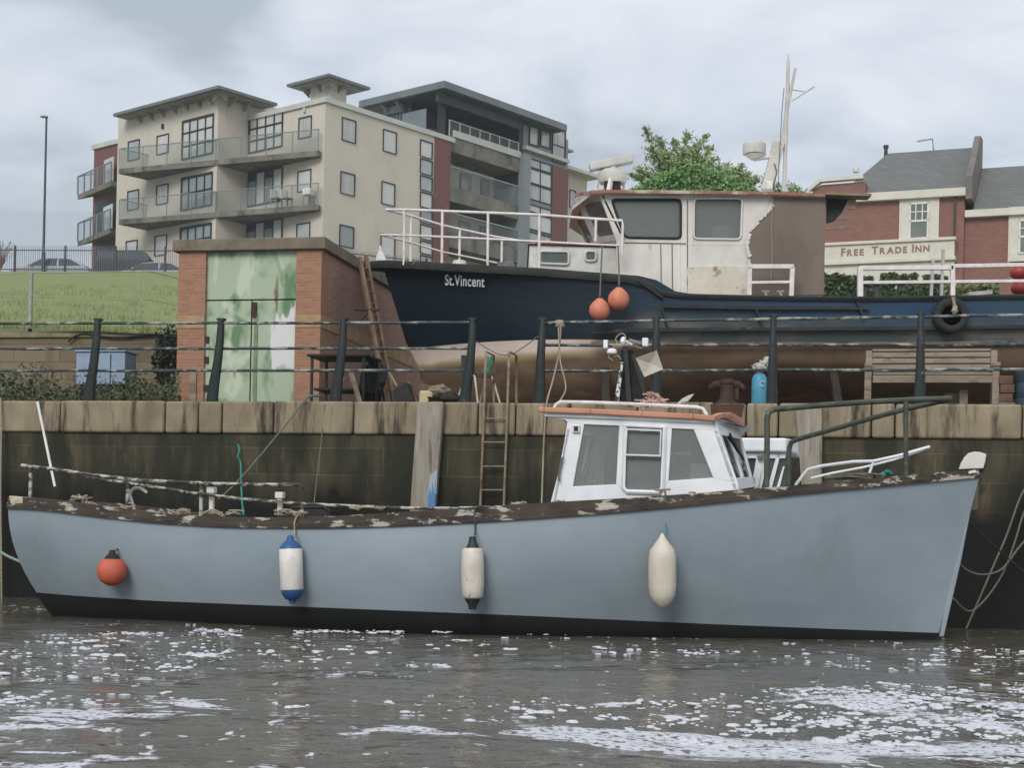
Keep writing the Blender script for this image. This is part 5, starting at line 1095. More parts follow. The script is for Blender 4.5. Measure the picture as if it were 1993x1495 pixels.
def word(s, x, z, size_big, size_small):
    cx = x
    for i, ch in enumerate(s):
        sz = size_big if i == 0 else size_small
        o = textmesh('letter', ch, m_let, sh, (cx, -.512, z), sz, ext=.006, offset=.012); bb = [v.co.x for v in o.data.vertices]; w_ = max(bb) if bb else .1; mn = min(bb) if bb else 0; o.location.x = cx-mn; cx += w_-mn+.065
    return cx
lz = pz(1637, 499, -.5).z+.02; sB = .46; sS = .37
x1_ = pz(1637, 495, -.5).x; word('FREE', x1_, lz, sB, sS); word('TRADE', pz(1696, 495, -.5).x, lz+.02, sB, sS); word('INN', pz(1775, 495, -.5).x, lz+.03, sB, sS)
# projecting brick end with stone coping, quoins
PE = PB
xe_0 = PB.hit(1577, 420, y=-.8).x; xe_1 = PB.hit(1680, 420, y=-.8).x; ztp = PB.hit(1640, 352, y=-.8).z
m = MB(); m.prism([(xe_0, -.8, zg2), (xe_1, -.8, zg2), (xe_1, -.8, ztp), (PB.hit(1598, 355, y=-.8).x, -.8, ztp-.02), (xe_0, -.8, PB.hit(1577, 371, y=-.8).z)], (0, .79, 0))
m = MB(); m.prism([(xe_0, -.004, zg2), (xa-.002, -.004, zg2), (xa-.002, -.004, ztp-.4), (xe_0, -.004, ztp-.6)], (0, 3, 0)); m.build('end_bay', m_br, pub)
zq = PB.hit(1640, 384, y=-.4).z
m = MB(); m.prism([(xe_0, -.4, zq), (xe_1, -.4, zq), (xe_1, -.4, ztp), (PB.hit(1598, 355, y=-.4).x, -.4, ztp-.02), (xe_0, -.4, PB.hit(1577, 371, y=-.4).z)], (0, 3, 0)); m.build('parapet_wall', m_br, pub)
ca = [(1575, 370), (1597, 352), (1681, 345)]; P_ = [PB.hit(a, b, y=-.45) for a, b in ca]; m = MB()
for a, b in zip(P_, P_[1:]): m.bar(a, b, .35, .14)
m.build('parapet_coping', m_cr, pub)
m = MB()
for (a, b, c, d) in ((1610, 400, 1666, 409), (1610, 421, 1654, 429), (1607, 439, 1653, 447)): p = PB.hit(a, d, y=-.012); q = PB.hit(c, b, y=-.012); m.box(p.x, q.x, -.02, -.002, p.z, q.z)
m.build('quoins', m_cap, pub)
p = PB.hit(1724, 304, y=4.2); MB().lathe([(.09, -.1), (.08, .35), (.12, .37), (.12, .5), (.001, .52)], p, 10).build('flue', m_winf, pub)
p = PB.hit(1666, 340, y=1.5); MB().lathe([(.07, -.5), (.07, .1), (.13, .12), (.13, .3), (.001, .34)], p, 10).build('flue', M['white'], pub)
p = PB.hit(1817, 293, y=4.2); q = PB.hit(1815, 270, y=4.2); e1_ = PB.hit(1784, 275, y=4.2); m = MB(); m.tube([p, q], .02, 5); m.tube([q, e1_], .015, 5)
for k in range(7): c = q.lerp(e1_, .1+.13*k); m.tube([c-Vector((0, .18, 0)), c+Vector((0, .18, 0))], .008, 4); m.tube([c-Vector((0, 0, .05)), c+Vector((0, 0, .03))], .008, 4)
m.build('tv_aerial', m_winf, pub)
# pub garden hedge, traffic-side bushes
def hedge(px0, px1, yt0, yt1, yb, Y, lab, n, mat_, seed, size=.07, dep=1.2):
    a = W(px0, yb, Y); b = W(px1, yb, Y); base = Vector((a.x, a.y, terr(a.x, a.y)))
    def f(r):
        u = r.random(); px = px0+(px1-px0)*u; top = yt0+(yt1-yt0)*u-4*noise.noise(Vector((u*9, seed, 0)))*2; y = Y+r.random()*dep; zt_ = W(px, top, Y).z; zb_ = base.z; z = zt_-(zt_-zb_)*r.random()**1.6
        if noise.noise(Vector((px*.03, z*2.2, seed))) < -.28: return None
        p = W(px, 500, y); return (p.x, p.y, z)
    root = thing('hedge', F(base.x, base.y, 0, base.z), lab, 'hedge', 'hedges in front of the inn'); o = clump('foliage', f, n, size, mat_, None, None, base); o.parent = root; o.location = (0, 0, 0)
    m = MB()
    for k in range(12): x = (b.x-a.x)*k/11; m.tube([(x, dep*.5, -.2), (x+.1, dep*.5, .8)], .03, 5)
    m.build('stems', M['darkwood'], root)
hedge(1600, 1700, 532, 538, 590, 52, 'dark green leafy hedge in front of the inn beside the brown board', 5000, leafmat('hedge_dark', (84, 104, 60), (48, 64, 40), 1.6), 1)
hedge(1715, 1845, 531, 536, 590, 52.5, 'dense green hedge below the inn sign', 5500, leafmat('hedge_mid', (92, 112, 66), (56, 74, 44), 1.6), 2)
hedge(1840, 1945, 556, 552, 590, 50, 'low pale green hedge right of the inn front', 4500, leafmat('hedge_pale', (130, 140, 92), (92, 108, 66), 1.6), 5)
# trees
def tree(px, pytop, pybase, Y, spread_px, lab, nb, seed, mat_, n_leaf, size=.045, up=.9):
    base = W(px, pybase, Y); root = thing('tree', F(base.x, base.y, 0, base.z), lab, 'tree', 'trees behind the dark blue boat'); rg = random.Random(seed)
    Hh = (pybase-pytop)/FPX*Y; sp_ = spread_px/FPX*Y; m = MB(); pts = []
    m.tube([(0, 0, terr(base.x, base.y)-base.z-.1), (.05, 0, Hh*.25)], [.16, .1], 8)
    for k in range(nb):
        u = -1+2*(k+.5)/nb+rg.uniform(-.06, .06); hh = Hh*(.62+.38*(1-abs(u)**1.5))*rg.uniform(.72, 1.06); d = rg.uniform(-.6, .6)*sp_*.6
        c = [Vector((0, 0, Hh*.1)), Vector((u*sp_*.45, d*.4, hh*.45)), Vector((u*sp_*.8+rg.uniform(-.1, .1), d*.8, hh*.75)), Vector((u*sp_*.98+rg.uniform(-.15, .15), d, hh))]
        s = spline(c, 7); m.tube(s, [.05*(1-i/len(s))+.008 for i in range(len(s))], 5)
        for i, p in enumerate(s):
            if i < 5: continue
            f_ = i/len(s)
            for _ in range(int(n_leaf/nb/len(s)*1.4)):
                r_ = (.34*(1-f_)+.10); q = p+Vector((rg.gauss(0, r_), rg.gauss(0, r_), rg.gauss(0, r_*.8))); pts.append(q)
        for _ in range(4):   # side twigs
            i = rg.randrange(8, len(s)-2); a = s[i]; e_ = a+Vector((rg.uniform(-.45, .45), rg.uniform(-.3, .3), rg.uniform(.15, .5))); m.tube([a, e_], [.012, .004], 4)
            for _ in range(16): pts.append(a.lerp(e_, rg.random())+Vector((rg.gauss(0, .05), rg.gauss(0, .05), rg.gauss(0, .05))))
    m.build('trunk', M['darkwood'], root); leafcloud(pts, size, np.random.default_rng(seed)).build('crown', mat_, root); return root
m_tl = leafmat('spring_leaves', (92, 112, 72), (62, 84, 50), 1.4)
def twigs(px, pybase, Y, tips, lab, seed, mat_, per=85, size=.045):
    base = W(px, pybase, Y); root = thing('tree', F(base.x, base.y, 0, base.z), lab, 'tree', 'trees behind the dark blue boat'); rg = random.Random(seed); m = MB(); pts = []
    m.tube([(0, 0, terr(base.x, base.y)-base.z-.1), (.03, 0, -.8), (0, 0, .1)], [.17, .13, .1], 8)
    for tx_, ty_ in tips:
        d = rg.uniform(-.7, .7); T = W(tx_, ty_, Y+d)-base; c = [Vector((0, 0, 0)), Vector((T.x*.35, d*.3, T.z*.38)), Vector((T.x*.72+rg.uniform(-.05, .05), d*.7, T.z*.72)), T]
        sp_ = spline(c, 8); n = len(sp_); m.tube(sp_, [.035*(1-i_/n)+.006 for i_ in range(n)], 5)
        for i_ in range(int(n*.3), n):
            f_ = i_/n; side = .04+.30*(1-f_)**.9
            for _ in range(int(per*(.35+.65*(1-f_))/6)):
                a_ = sp_[i_]; e_ = a_+Vector((rg.gauss(0, side), rg.gauss(0, side), abs(rg.gauss(0, side))*.9)); 
                if rg.random() < .3: m.tube([a_, e_], [.006, .003], 3)
                for t_ in (.35, .6, .85, 1): pts.append(a_.lerp(e_, t_)+Vector((rg.gauss(0, .02), rg.gauss(0, .02), rg.gauss(0, .02))))
    m.build('trunk', M['darkwood'], root); leafcloud(pts, size, np.random.default_rng(seed)).build('crown', mat_, root); return root
m_tl = leafmat('spring_leaves', (166, 178, 130), (128, 146, 98), 1.4)
twigs(1318, 385, 44, [(1256, 250), (1262, 290), (1284, 272), (1296, 300), (1312, 274), (1330, 300), (1336, 262), (1352, 284), (1374, 266), (1384, 290), (1392, 308), (1240, 330), (1228, 342), (1360, 305)], 'young leafy tree with tall spiky branches behind the wheelhouse roof', 4, m_tl)
twigs(1425, 390, 45, [(1396, 325), (1412, 322), (1430, 330), (1444, 324), (1456, 340), (1466, 346), (1476, 352), (1404, 340), (1422, 338), (1438, 345)], 'lower leafy tree right of the spiky one, left of the mast foot', 8, m_tl, 60)
twigs(1530, 400, 46, [(1482, 356), (1490, 345), (1510, 362), (1540, 362), (1556, 366), (1566, 372)], 'small sparse tree showing round the foot of the mast', 12, m_tl, 22)
def mound(r):
    u = r.uniform(-1, 1); h = (1-abs(u)**1.25); px = 1350+u*138; zt_ = W(px, 321+(384-321)*(1-h), 42.5).z; zb_ = W(px, 400, 42.5).z; z = zt_-(zt_-zb_)*r.random()**1.5; z += .06*r.normal()
    p = W(px, 370, 42.5+r.random()*1.6-.3); return (p.x, p.y, z)
base = W(1345, 420, 43); root = thing('rounded_bush', F(base.x, base.y, 0, base.z-.8), 'dense bright green rounded bush just above the wheelhouse roof', 'bush')
o = clump('foliage', mound, 19000, .05, leafmat('bright_bush_leaves', (136, 170, 108), (98, 140, 84), 1.2), None, None, Vector((base.x, base.y, base.z-.8))); o.parent = root; o.location = (0, 0, 0)
m = MB()
for k in range(9): m.tube([((k-4)*.1, 0, terr(base.x, base.y)-base.z+.7), ((k-4)*.35, 0, 1.2)], .04, 5)
m.build('stems', M['darkwood'], root)
# ---------------- dark blue boat on the hard ----------------
V = F(0, 25.9, 0, 0); BEAM = 1.9
vb = thing('fishing_vessel', F(4.0, 25.9, 0, ZQ), 'dark blue wooden fishing boat hauled out on the quay, dirty white wheelhouse, white bow rails', 'boat')
VO = F(4.0, 25.9, 0, ZQ)                 # local frame of the vessel; bow towards -x
def vh(px, py, y=-BEAM): return VO.hit(px, py, y=y)
XBOW = vh(727, 510, y=0).x; XEND = 11.0
T_VS = [(700, 511), (731, 506), (800, 509), (873, 513), (1027, 521), (1155, 531), (1247, 538), (1262, 548), (1295, 571), (1455, 575), (1607, 577), (1700, 578), (1993, 573), (2300, 570)]
zb_boot = vh(1000, 662, y=-1.5).z
def vhb(x, lev):        # half breadth by distance from the bow; lev 0 sheer, 1 boot top, 2 bilge
    d = x-XBOW-(0, .62, 1.0)[lev]
    if d <= 0: return .03
    L = (3.3, 4.4, 5.5)[lev]; full = (BEAM, 1.82, 1.2)[lev]; k = min(d/L, 1); return .03+(full-.03)*(1-(1-k)**(2.3, 1.9, 1.8)[lev])
def vsec(i):
    u = i/60; 
    d = (XEND-XBOW)*u**1.25
    return XBOW+d
xs_ = [vsec(i) for i in range(61)]
zk = .22
def vstem(z):           # stem rake: how far aft of the bow tip the hull begins at height z
    zt_ = 3.3; k = (zt_-z)/zt_; return interp([(0, 0), (.08, .05), (.43, .43), (.57, .58), (.72, .85), (.85, 1.25), (1, 2.2)], k)
rows = []; VR = []
for i, x in enumerate(xs_):
    u = (x-XBOW)/(XEND-XBOW); h0 = vhb(x, 0); zs = z_on(VO, x, -h0, T_VS, 14)
    if i < 4: zs = z_on(VO, x, -max(h0, .2), T_VS, 14)
    zt_ = zs; r = []
    zlev = [zt_, zt_-.12, zt_-.3, zt_*.5+zb_boot*.5, zb_boot+.12, zb_boot, zb_boot-.25, .95, .74, .66, .5, zk+.05, zk-.05]
    for j, z in enumerate(zlev):
        off = vstem(z)*max(0, 1-u*1.0)**2; xx = x+off
        d = xx-XBOW-vstem(z)
        hs = vhb(x, 0); hb1 = min(vhb(x, 0)*.97, 1.84); 
        if j <= 5: k = j/5; h = hs*(1-.0*k)+(hb1-hs)*k; h = h*(1-.16*k*max(0, 1-u*4))
        else:
            fl = min(1, max(0, 1.9-u*5.2)); k = [0, .04, .12, .34, .58, .78, .92, 1.0][j-5]; kf = [0, .03, .07, .13, .2, .32, .55, 1.0][j-5]; k2 = k*(1-fl)+fl*kf; z = z*(1-fl)+fl*[zb_boot, zb_boot-.25, .82, .62, .44, .3, .18, .1][j-5]
            h = hb1*(1-.16*max(0, 1-u*4))*(1-k2)+.06*k2
        r.append((xx, -max(h, .03), z))
    rows.append(r); VR.append((x, h0, zt_))
def hullpaint():
    m, t, b = newmat('navy_and_brown_hull_paint'); co = N(t, 'ShaderNodeTexCoord'); s = N(t, 'ShaderNodeSeparateXYZ'); t.links.new(co.outputs['Object'], s.inputs[0])
    def nz(sc_, st_, det=6, loc=(0, 0, 0)):
        mp = N(t, 'ShaderNodeMapping'); mp.inputs['Scale'].default_value = st_; mp.inputs['Location'].default_value = loc; t.links.new(co.outputs['Object'], mp.inputs[0]); n = N(t, 'ShaderNodeTexNoise'); n.inputs['Scale'].default_value = sc_; n.inputs['Detail'].default_value = det; t.links.new(mp.outputs[0], n.inputs[0]); return n.outputs[0]
    def mr(v, a, b_, lo=0, hi=1):
        r = N(t, 'ShaderNodeMapRange'); r.inputs[1].default_value = a; r.inputs[2].default_value = b_; r.inputs[3].default_value = lo; r.inputs[4].default_value = hi; t.links.new(v, r.inputs[0]); return r.outputs[0]
    def mt(op, a, b_):
        n = N(t, 'ShaderNodeMath', operation=op)
        for k, v in enumerate((a, b_)):
            if isinstance(v, (int, float)): n.inputs[k].default_value = v
            else: t.links.new(v, n.inputs[k])
        return n.outputs[0]
    def mix(f, a, c):
        x = N(t, 'ShaderNodeMix', data_type='RGBA'); t.links.new(f, x.inputs[0])
        for k, v in ((6, a), (7, c)):
            if isinstance(v, tuple): x.inputs[k].default_value = lin(v)
            else: t.links.new(v, x.inputs[k])
        return x.outputs[2]
    X, Z = s.outputs[0], s.outputs[2]
    navy = mix(mr(nz(1.2, (.5, 1, 1)), .35, .7), (14, 30, 39), (21, 40, 50)); blue = mix(mr(nz(1.5, (.4, 1, 1.5)), .4, .6), (34, 64, 92), (46, 70, 90))
    top = mix(mr(X, -3.0, .5), navy, blue)
    wear = mix(mr(nz(3, (.5, 1, 1)), .4, .6), (58, 68, 68), (92, 92, 84))            # scraped weathered planks low on the topsides aft
    top = mix(mt('MULTIPLY', mr(X, -3.0, -1.4), mr(mt('ADD', Z, mt('MULTIPLY', nz(2, (.5, 1, .5)), .35)), zb_boot+.62, zb_boot+.42)), top, wear)
    cream = mix(mr(nz(2, (.6, 1, 1)), .35, .7), (220, 204, 194), (204, 188, 176))
    brown = mix(mr(nz(2.4, (.5, 1, 1)), .35, .65), (124, 103, 82), (92, 75, 60)); brown = mix(mr(nz(6, (.3, 1, 2)), .60, .72), brown, (122, 104, 80))
    ylw = (158, 142, 104)
    lowedge = mt('ADD', mt('MULTIPLY', mr(X, XBOW+.2, -2.6), .14), zb_boot-.40)
    zz = mt('ADD', Z, mt('MULTIPLY', nz(2.5, (.7, 1, 1)), .12)); under = mix(mr(mt('SUBTRACT', zz, lowedge), .04, .12), brown, ylw); under = mix(mr(mt('SUBTRACT', zz, lowedge), .12, .2), under, cream)
    under = mix(mr(X, -3.2, -2.2), under, brown)
    col = mix(mr(Z, zb_boot-.004, zb_boot+.004), under, top)
    t.links.new(col, b.inputs['Base Color']); b.inputs['Roughness'].default_value = .5; b.inputs['Specular IOR Level'].default_value = .35
    bn = N(t, 'ShaderNodeBump'); bn.inputs['Strength'].default_value = .15; bn.inputs['Distance'].default_value = .02; t.links.new(nz(9, (.3, 1, 3)), bn.inputs['Height']); t.links.new(bn.outputs[0], b.inputs['Normal'])
    return m
m = MB(); m.grid(rows); m.grid([[(p[0], -p[1], p[2]) for p in r] for r in rows]); m.grid([[(p[0], p[1]*s, p[2]) for p in rows[-1]] for s in (1, -1)]); m.grid([[(r[-1][0], r[-1][1]*s, r[-1][2]) for s in (1, -1)] for r in rows])
m.build('hull', hullpaint(), vb, smooth=True, angle=50)
m_vc = pm('worn_black_capping', (50, 52, 49), (32, 35, 34), 5, .75, .35, stretch=(.4, 1, 1), c3=(104, 100, 90), thr=(.6, .68), s3=5)
m = MB()
for sg in (1, -1):
    rr = []
    for i, (x, h0, zt_) in enumerate(VR):
        h0 = max(h0, .05+ .1*min(i, 3)/3); th = .12 if x < vh(1290, 560).x else .07
        xx = x-(.12 if i == 0 else 0); rr.append([(xx, -(h0+.035)*sg, zt_), (xx, -(h0+.05)*sg, zt_-th*.4), (xx, -(h0+.03)*sg, zt_-th), (xx, -(h0-.08)*sg, zt_-th), (xx, -max(h0-.12, 0)*sg, zt_)])
    m.grid(rr, closed=True); m.add(rr[0], [tuple(range(5))])
m.build('bulwark_capping', m_vc, vb, smooth=True, angle=40)
m = MB(); m.grid([[(x, max(h0*.82-.1, .01)*s, zt_-(.14 if x < 0 else .05)) for s in (-1, 0, 1)] for x, h0, zt_ in VR]); m.build('deck', pm('deck_grey', (96, 94, 88), (76, 74, 68), 3, .8, .2), vb)
# rubbing strakes aft
def zn(px, py): return vh(px, py, -BEAM-.03)
m = MB()
for pts, w_ in (([(1150, 647), (1300, 642), (1500, 641), (1800, 639), (2100, 634)], .055), ([(1330, 590), (1500, 592), (1800, 590), (1800, 590)], .0)):
    if w_:
        P_ = [zn(*p) for p in pts]
        for a, b in zip(P_, P_[1:]): m.bar(a, b, .06, w_)
P_ = [zn(1290, 596), zn(1500, 600), zn(1690, 600)]
for a, b in zip(P_, P_[1:]): m.bar(a, b, .05, .05)
m.build('rubbing_strake', m_vc, vb)
m = MB()
for pts in ([(1150, 668), (1330, 670), (1500, 669), (1800, 669), (2100, 662)],):
    P_ = [zn(*p) for p in pts]
    for a, b in zip(P_, P_[1:]): m.bar(a, b, .05, .045)
m.build('boot_strake', pm('pale_worn_strake', (130, 116, 96), (96, 82, 66), 6, .8, .3, stretch=(.4, 1, 1), c3=(58, 46, 38), thr=(.5, .6), s3=5), vb)
m = MB()
for a, b in (((1240, 545), (1290, 580)), ((1287, 600), (1300, 640)), ((1470, 600), (1482, 632)), ((1668, 588), (1680, 618))): m.bar(zn(*a), zn(*b), .08, .03)
m.build('doubling_plates', m_vc, vb)
tx = vh(866, 556, -1.5)
def side_y(x): 
    for (x0, h0, _), (x1, h1, _) in zip(VR, VR[1:]):
        if x <= x1: return h0+(h1-h0)*(x-x0)/(x1-x0)
    return BEAM
for _ in range(4): hh_ = side_y(tx.x+.35)*.985; tx = vh(866, 556, -hh_-.02)
def hull_y(x, z):
    best = None
    for ra, rb in zip(rows, rows[1:]):
        for k in range(len(ra)-1):
            a, b, c = ra[k], ra[k+1], rb[k]
            if min(a[2], b[2])-.001 <= z <= max(a[2], b[2])+.001:
                t_ = (a[2]-z)/(a[2]-b[2]+1e-9); xa = a[0]+(b[0]-a[0])*t_; ya = a[1]+(b[1]-a[1])*t_; d_ = rb[k+1]; t2 = min(max((c[2]-z)/(c[2]-d_[2]+1e-9), 0), 1); xb__ = c[0]+(d_[0]-c[0])*t2; yb__ = c[1]+(d_[1]-c[1])*t2
                if xa <= x <= xb__: return ya+(yb__-ya)*(x-xa)/(xb__-xa+1e-9)
    return -1.5
yA = hull_y(tx.x, tx.z)
for _ in range(4): tA = vh(866, 556, yA); yA = hull_y(tA.x, tA.z)
yB = -1.6
for _ in range(4): tB = vh(943, 560, yB); yB = hull_y(tB.x, tB.z)
tob = textmesh('name_lettering', 'St.Vincent', pm('white_lettering', (214, 220, 224), (200, 206, 212), 8, .5, 0), vb, (0, 0, 0), .225, rot=(0, 0, 0), ext=.004, offset=.0035, spacing=1.06)
bbx = max(v.co.x for v in tob.data.vertices); kx = (tB.x-tA.x)/bbx; shz = (tB.z-tA.z)/(tB.x-tA.x)
yTa = hull_y(tA.x, tA.z+.17); yTb = hull_y(tB.x, tB.z+.17); yM = hull_y((tA.x+tB.x)/2, (tA.z+tB.z)/2+.17); bulge_ = yM-(yTa+yTb)/2
for v in tob.data.vertices:
    u_ = v.co.x/bbx; x_ = tA.x+v.co.x*kx; h_ = v.co.y; z_ = tA.z+h_+(x_-tA.x)*shz; y_ = yA+(yB-yA)*u_+((yTa-yA)*(1-u_)+(yTb-yB)*u_)*h_/.17+bulge_*4*u_*(1-u_)
    v.co = (x_, y_-.065+(-.006 if v.co.z > 0 else .006), z_)
# wheelhouse
WY = 1.5
def vw(px, py, y=-WY): return VO.hit(px, py, y=y)
m_vw = M['dirtywhite']
OW1 = [(1190, 388), (1325, 388), (1325, 464), (1216, 462)]; OW2 = [(1351, 386), (1445, 386), (1442, 466), (1350, 465)]
def vside(sgn):
    m = MB(); th = .06*sgn
    def pr(pts):
        P = [vw(*p) for p in pts]; P = [Vector((p.x, p.y*sgn, p.z)) for p in P]; m.prism(P, (0, th, 0))
    pr([(1166, 377), (1605, 379), (1605, 386), (1445, 386), (1351, 386), (1325, 388), (1190, 388), (1170, 388)])
    pr([(1170, 388), (1190, 388), (1216, 462), (1325, 464), (1325, 478), (1325, 600), (1200, 600), (1200, 470)])
    pr([(1325, 388), (1351, 386), (1350, 465), (1350, 478), (1325, 478), (1325, 464)]); pr([(1350, 465), (1442, 466), (1445, 386), (1500, 386), (1470, 478), (1350, 478)])
    pr([(1325, 478), (1470, 478), (1462, 600), (1325, 600)])
    if sgn > 0: pr([(1500, 386), (1605, 386), (1600, 600), (1462, 600), (1470, 478)])
    return m
m = vside(1); m2 = vside(-1); m.add(m2.v, m2.f)
# front: slanted windows; aft wall
fT = vw(1168, 377); fB = vw(1212, 468); nT_ = VO.hit(1118, 385, y=-.55); nB_ = VO.hit(1158, 475, y=-.55)
def ff_(u, v): return fT.lerp(fB, v).lerp(nT_.lerp(nB_, v), u)
def q_(u0, u1, v0, v1, mm, s=1):
    P = [ff_(u0, v0), ff_(u1, v0), ff_(u1, v1), ff_(u0, v1)]
    if s < 0: P = [Vector((p.x, -p.y, p.z)) for p in P]
    mm.prism(P, (.05, 0, 0))
for s in (1, -1):
    q_(0, 1, 0, .14, m, s); q_(0, 1, .86, 1.0, m, s); q_(0, .12, .14, .86, m, s); q_(.82, 1, .14, .86, m, s)
P = [nT_, Vector((nT_.x, .55, nT_.z)), Vector((nB_.x, .55, nB_.z)), nB_]
m.prism([P[0], P[1], P[1].lerp(P[2], .14), P[0].lerp(P[3], .14)], (.05, 0, 0)); m.prism([P[0].lerp(P[3], .86), P[1].lerp(P[2], .86), P[2], P[3]], (.05, 0, 0))
vwh = m.build('wheelhouse', m_vw, vb, bevel=.008)
MB().box(vw(1200, 500).x, vw(1600, 500).x, -WY+.07, WY-.07, vw(1300, 600).z, vw(1300, 592).z).box(vw(1598, 500).x, vw(1601, 500).x+.03, -WY+.07, WY-.07, vw(1300, 592).z, vw(1300, 382).z).build('aft_bulkhead', m_vw, vwh)
def vpane(nm, pts, mt_, y, par, s=1, th=.008):
    P = [vw(*p, y=y) for p in pts]; P = [Vector((p.x, p.y*s, p.z)) for p in P]; return MB().prism(P, (0, th*s, 0)).build(nm, mt_, par)
m_rubr = M['rubber']
def rounded(pts, r_=9, n=4):
    out_ = []
    for i in range(len(pts)):
        a = Vector(pts[i-1]+(0,)); b = Vector(pts[i]+(0,)); c = Vector(pts[(i+1) % len(pts)]+(0,)); p = b+(a-b).normalized()*r_; q = b+(c-b).normalized()*r_
        for k in range(n+1): t_ = k/n; v = p*(1-t_)**2+b*2*t_*(1-t_)+q*t_**2; out_.append((v.x, v.y))
    return out_
m_vgl = glassmat('salty_glass', (206, 212, 210), (206, 211, 209), .80)
for s in (1, -1):
    for pts, mm_ in ((OW1, m_rubr), (OW2, m_vw)):
        w_ = vpane('window', pts, m_vgl, -WY+.03, vwh, s)
        P = [vw(*p, y=-WY-.008) for p in rounded(pts)]; MB().tube([Vector((p.x, p.y*s, p.z)) for p in P], .020, 6, closed=True).build('window_seal', mm_, w_, smooth=True, angle=80)
        # fill rounded corners
        mcc = MB()
        R_ = rounded(pts)
        for i, p in enumerate(pts):
            seg_ = [vw(*q, y=-WY-.002) for q in R_[i*5:i*5+5]]+[vw(*p, y=-WY-.002)]; mcc.prism([Vector((v.x, v.y*s, v.z)) for v in seg_], (0, .05*s, 0))
        mcc.build('window_corners', m_vw, w_)
for s in (1, -1):
    P = [ff_(.08, .12), ff_(.86, .12), ff_(.86, .88), ff_(.08, .88)]; P = [Vector((p.x+.03, p.y*s, p.z)) for p in P]; MB().prism(P, (.006, 0, 0)).build('windscreen', m_vgl, vwh)
P = [nT_+Vector((.03, .06, -.05)), Vector((nT_.x+.03, .49, nT_.z-.05)), Vector((nB_.x+.03, .49, nB_.z+.05)), nB_+Vector((.03, .06, .05))]; MB().prism(P, (.006, 0, 0)).build('windscreen', m_vgl, vwh)
# interior: console and an added cream bar standing in for the windows' diagonal reflection
m = MB(); zf_ = vw(1300, 570).z; m.box(vw(1225, 500).x, vw(1590, 500).x, -1.3, 1.3, zf_-.05, zf_); m.box(vw(1240, 500).x, vw(1290, 500).x, -1.0, 1.0, zf_, vw(1250, 466).z); m.box(vw(1490, 500).x, vw(1494, 500).x, -1.3, 1.3, zf_, vw(1250, 384).z); m.build('cabin_interior', pm('cabin_grey', (160, 162, 158), (130, 132, 128), 2, .8, 0), vwh)
MB().bar(VO.hit(1225, 452, y=.2), VO.hit(1450, 402, y=.2), .05, .05).build('reflection_bar', pm('cream_reflection', (186, 182, 158), (170, 166, 144), 4, .5, 0), vwh)
p = VO.hit(1405, 458, y=-.9); MB().lathe([(.17, -.12), (.18, .1), (.17, .13), (.001, .14)], p, 16).build('seat_back', m_vw, vwh, smooth=True)
# patched lower panel and seams on the side
MB().prism([vw(a, b, -WY-.012) for a, b in ((1336, 520), (1400, 518), (1455, 519), (1456, 545), (1453, 570), (1456, 576), (1337, 577), (1339, 548))], (0, .010, 0)).build('patch_panel', pm('stained_panel', (210, 205, 190), (192, 186, 168), 3, .7, .3, c3=(140, 124, 94), thr=(.58, .68), s3=3.5), vwh)
m = MB()
for a, b in (((1215, 472), (1335, 474)), ((1286, 475), (1287, 560)), ((1308, 475), (1309, 575)), ((1338, 389), (1338, 576))): m.bar(vw(*a, y=-WY-.003), vw(*b, y=-WY-.003), .014, .014)
m.build('panel_seams', pm('brown_seam', (120, 104, 84), (96, 82, 64), 6, .8, 0), vwh)
# torn brown board on the aft side
brd = [(1504, 381), (1607, 382), (1606, 430), (1604, 573), (1458, 577), (1457, 545), (1459, 500), (1454, 478), (1461, 446), (1470, 438), (1478, 428), (1487, 418), (1496, 408), (1504, 400)]
MB().prism([vw(a, b, -WY-.03) for a, b in brd], (0, .028, 0)).build('aft_board', pm('brown_grey_board', (122, 110, 100), (106, 95, 86), 1.2, .8, .2, stretch=(1, 1, .5), c3=(92, 84, 76), thr=(.6, .75), s3=2), vwh)
rg = random.Random(3); m = MB(); torn = [(1504, 400), (1487, 418), (1470, 438), (1461, 446), (1454, 478), (1459, 500), (1457, 545)]
for (a, b) in zip(torn, torn[1:]):
    for k in range(5): t_ = k/5+rg.uniform(0, .15); px = a[0]+(b[0]-a[0])*t_; py = a[1]+(b[1]-a[1])*t_; r0 = rg.uniform(3, 6); yo_ = -WY-.034-rg.random()*.02; m.prism([vw(px+r0*cos(q)*rg.uniform(.6, 1.1), py+r0*sin(q)*rg.uniform(.6, 1.1), yo_) for q in (0, 1.2, 2.4, 3.7, 5)], (0, .004, 0))
m.build('torn_edge', m_vw, vwh)['kind'] = 'stuff'
MB().tube([vw(a, b, -WY-.06) for a, b in ((1504, 384), (1502, 440), (1503, 500), (1500, 552))], .008, 5).build('hanging_cord', M['rope'], vwh, smooth=True)
# roof
rT_ = [(1118, 378), (1150, 373), (1180, 371), (1300, 372), (1480, 374), (1606, 378)]
m = MB(); up_ = []
for a, b in rT_:
    p = vw(a, b, -WY-.1); yy = WY+.1 if a > 1150 else .7+(a-1118)/32*.9; up_.append([(p.x, -yy, p.z), (p.x, 0, p.z+.05), (p.x, yy, p.z)])
m.grid(up_); m.grid([[(q[0], q[1], q[2]-.05) for q in r] for r in up_])
for k in (0, 2): m.grid([[r[k], (r[k][0], r[k][1], r[k][2]-.05)] for r in up_])
for r in (up_[0], up_[-1]): m.grid([r, [(q[0], q[1], q[2]-.05) for q in r]])
vrf = m.build('roof', M['dirtywhite'], vb)
m_re = pm('red_brown_roof_edge', (156, 104, 88), (134, 94, 80), 3, .7, .2, c3=(182, 172, 156), thr=(.50, .60), s3=2.5)
P_ = [vw(a, b+1.5, -WY-.125) for a, b in rT_[1:]]; m = MB()
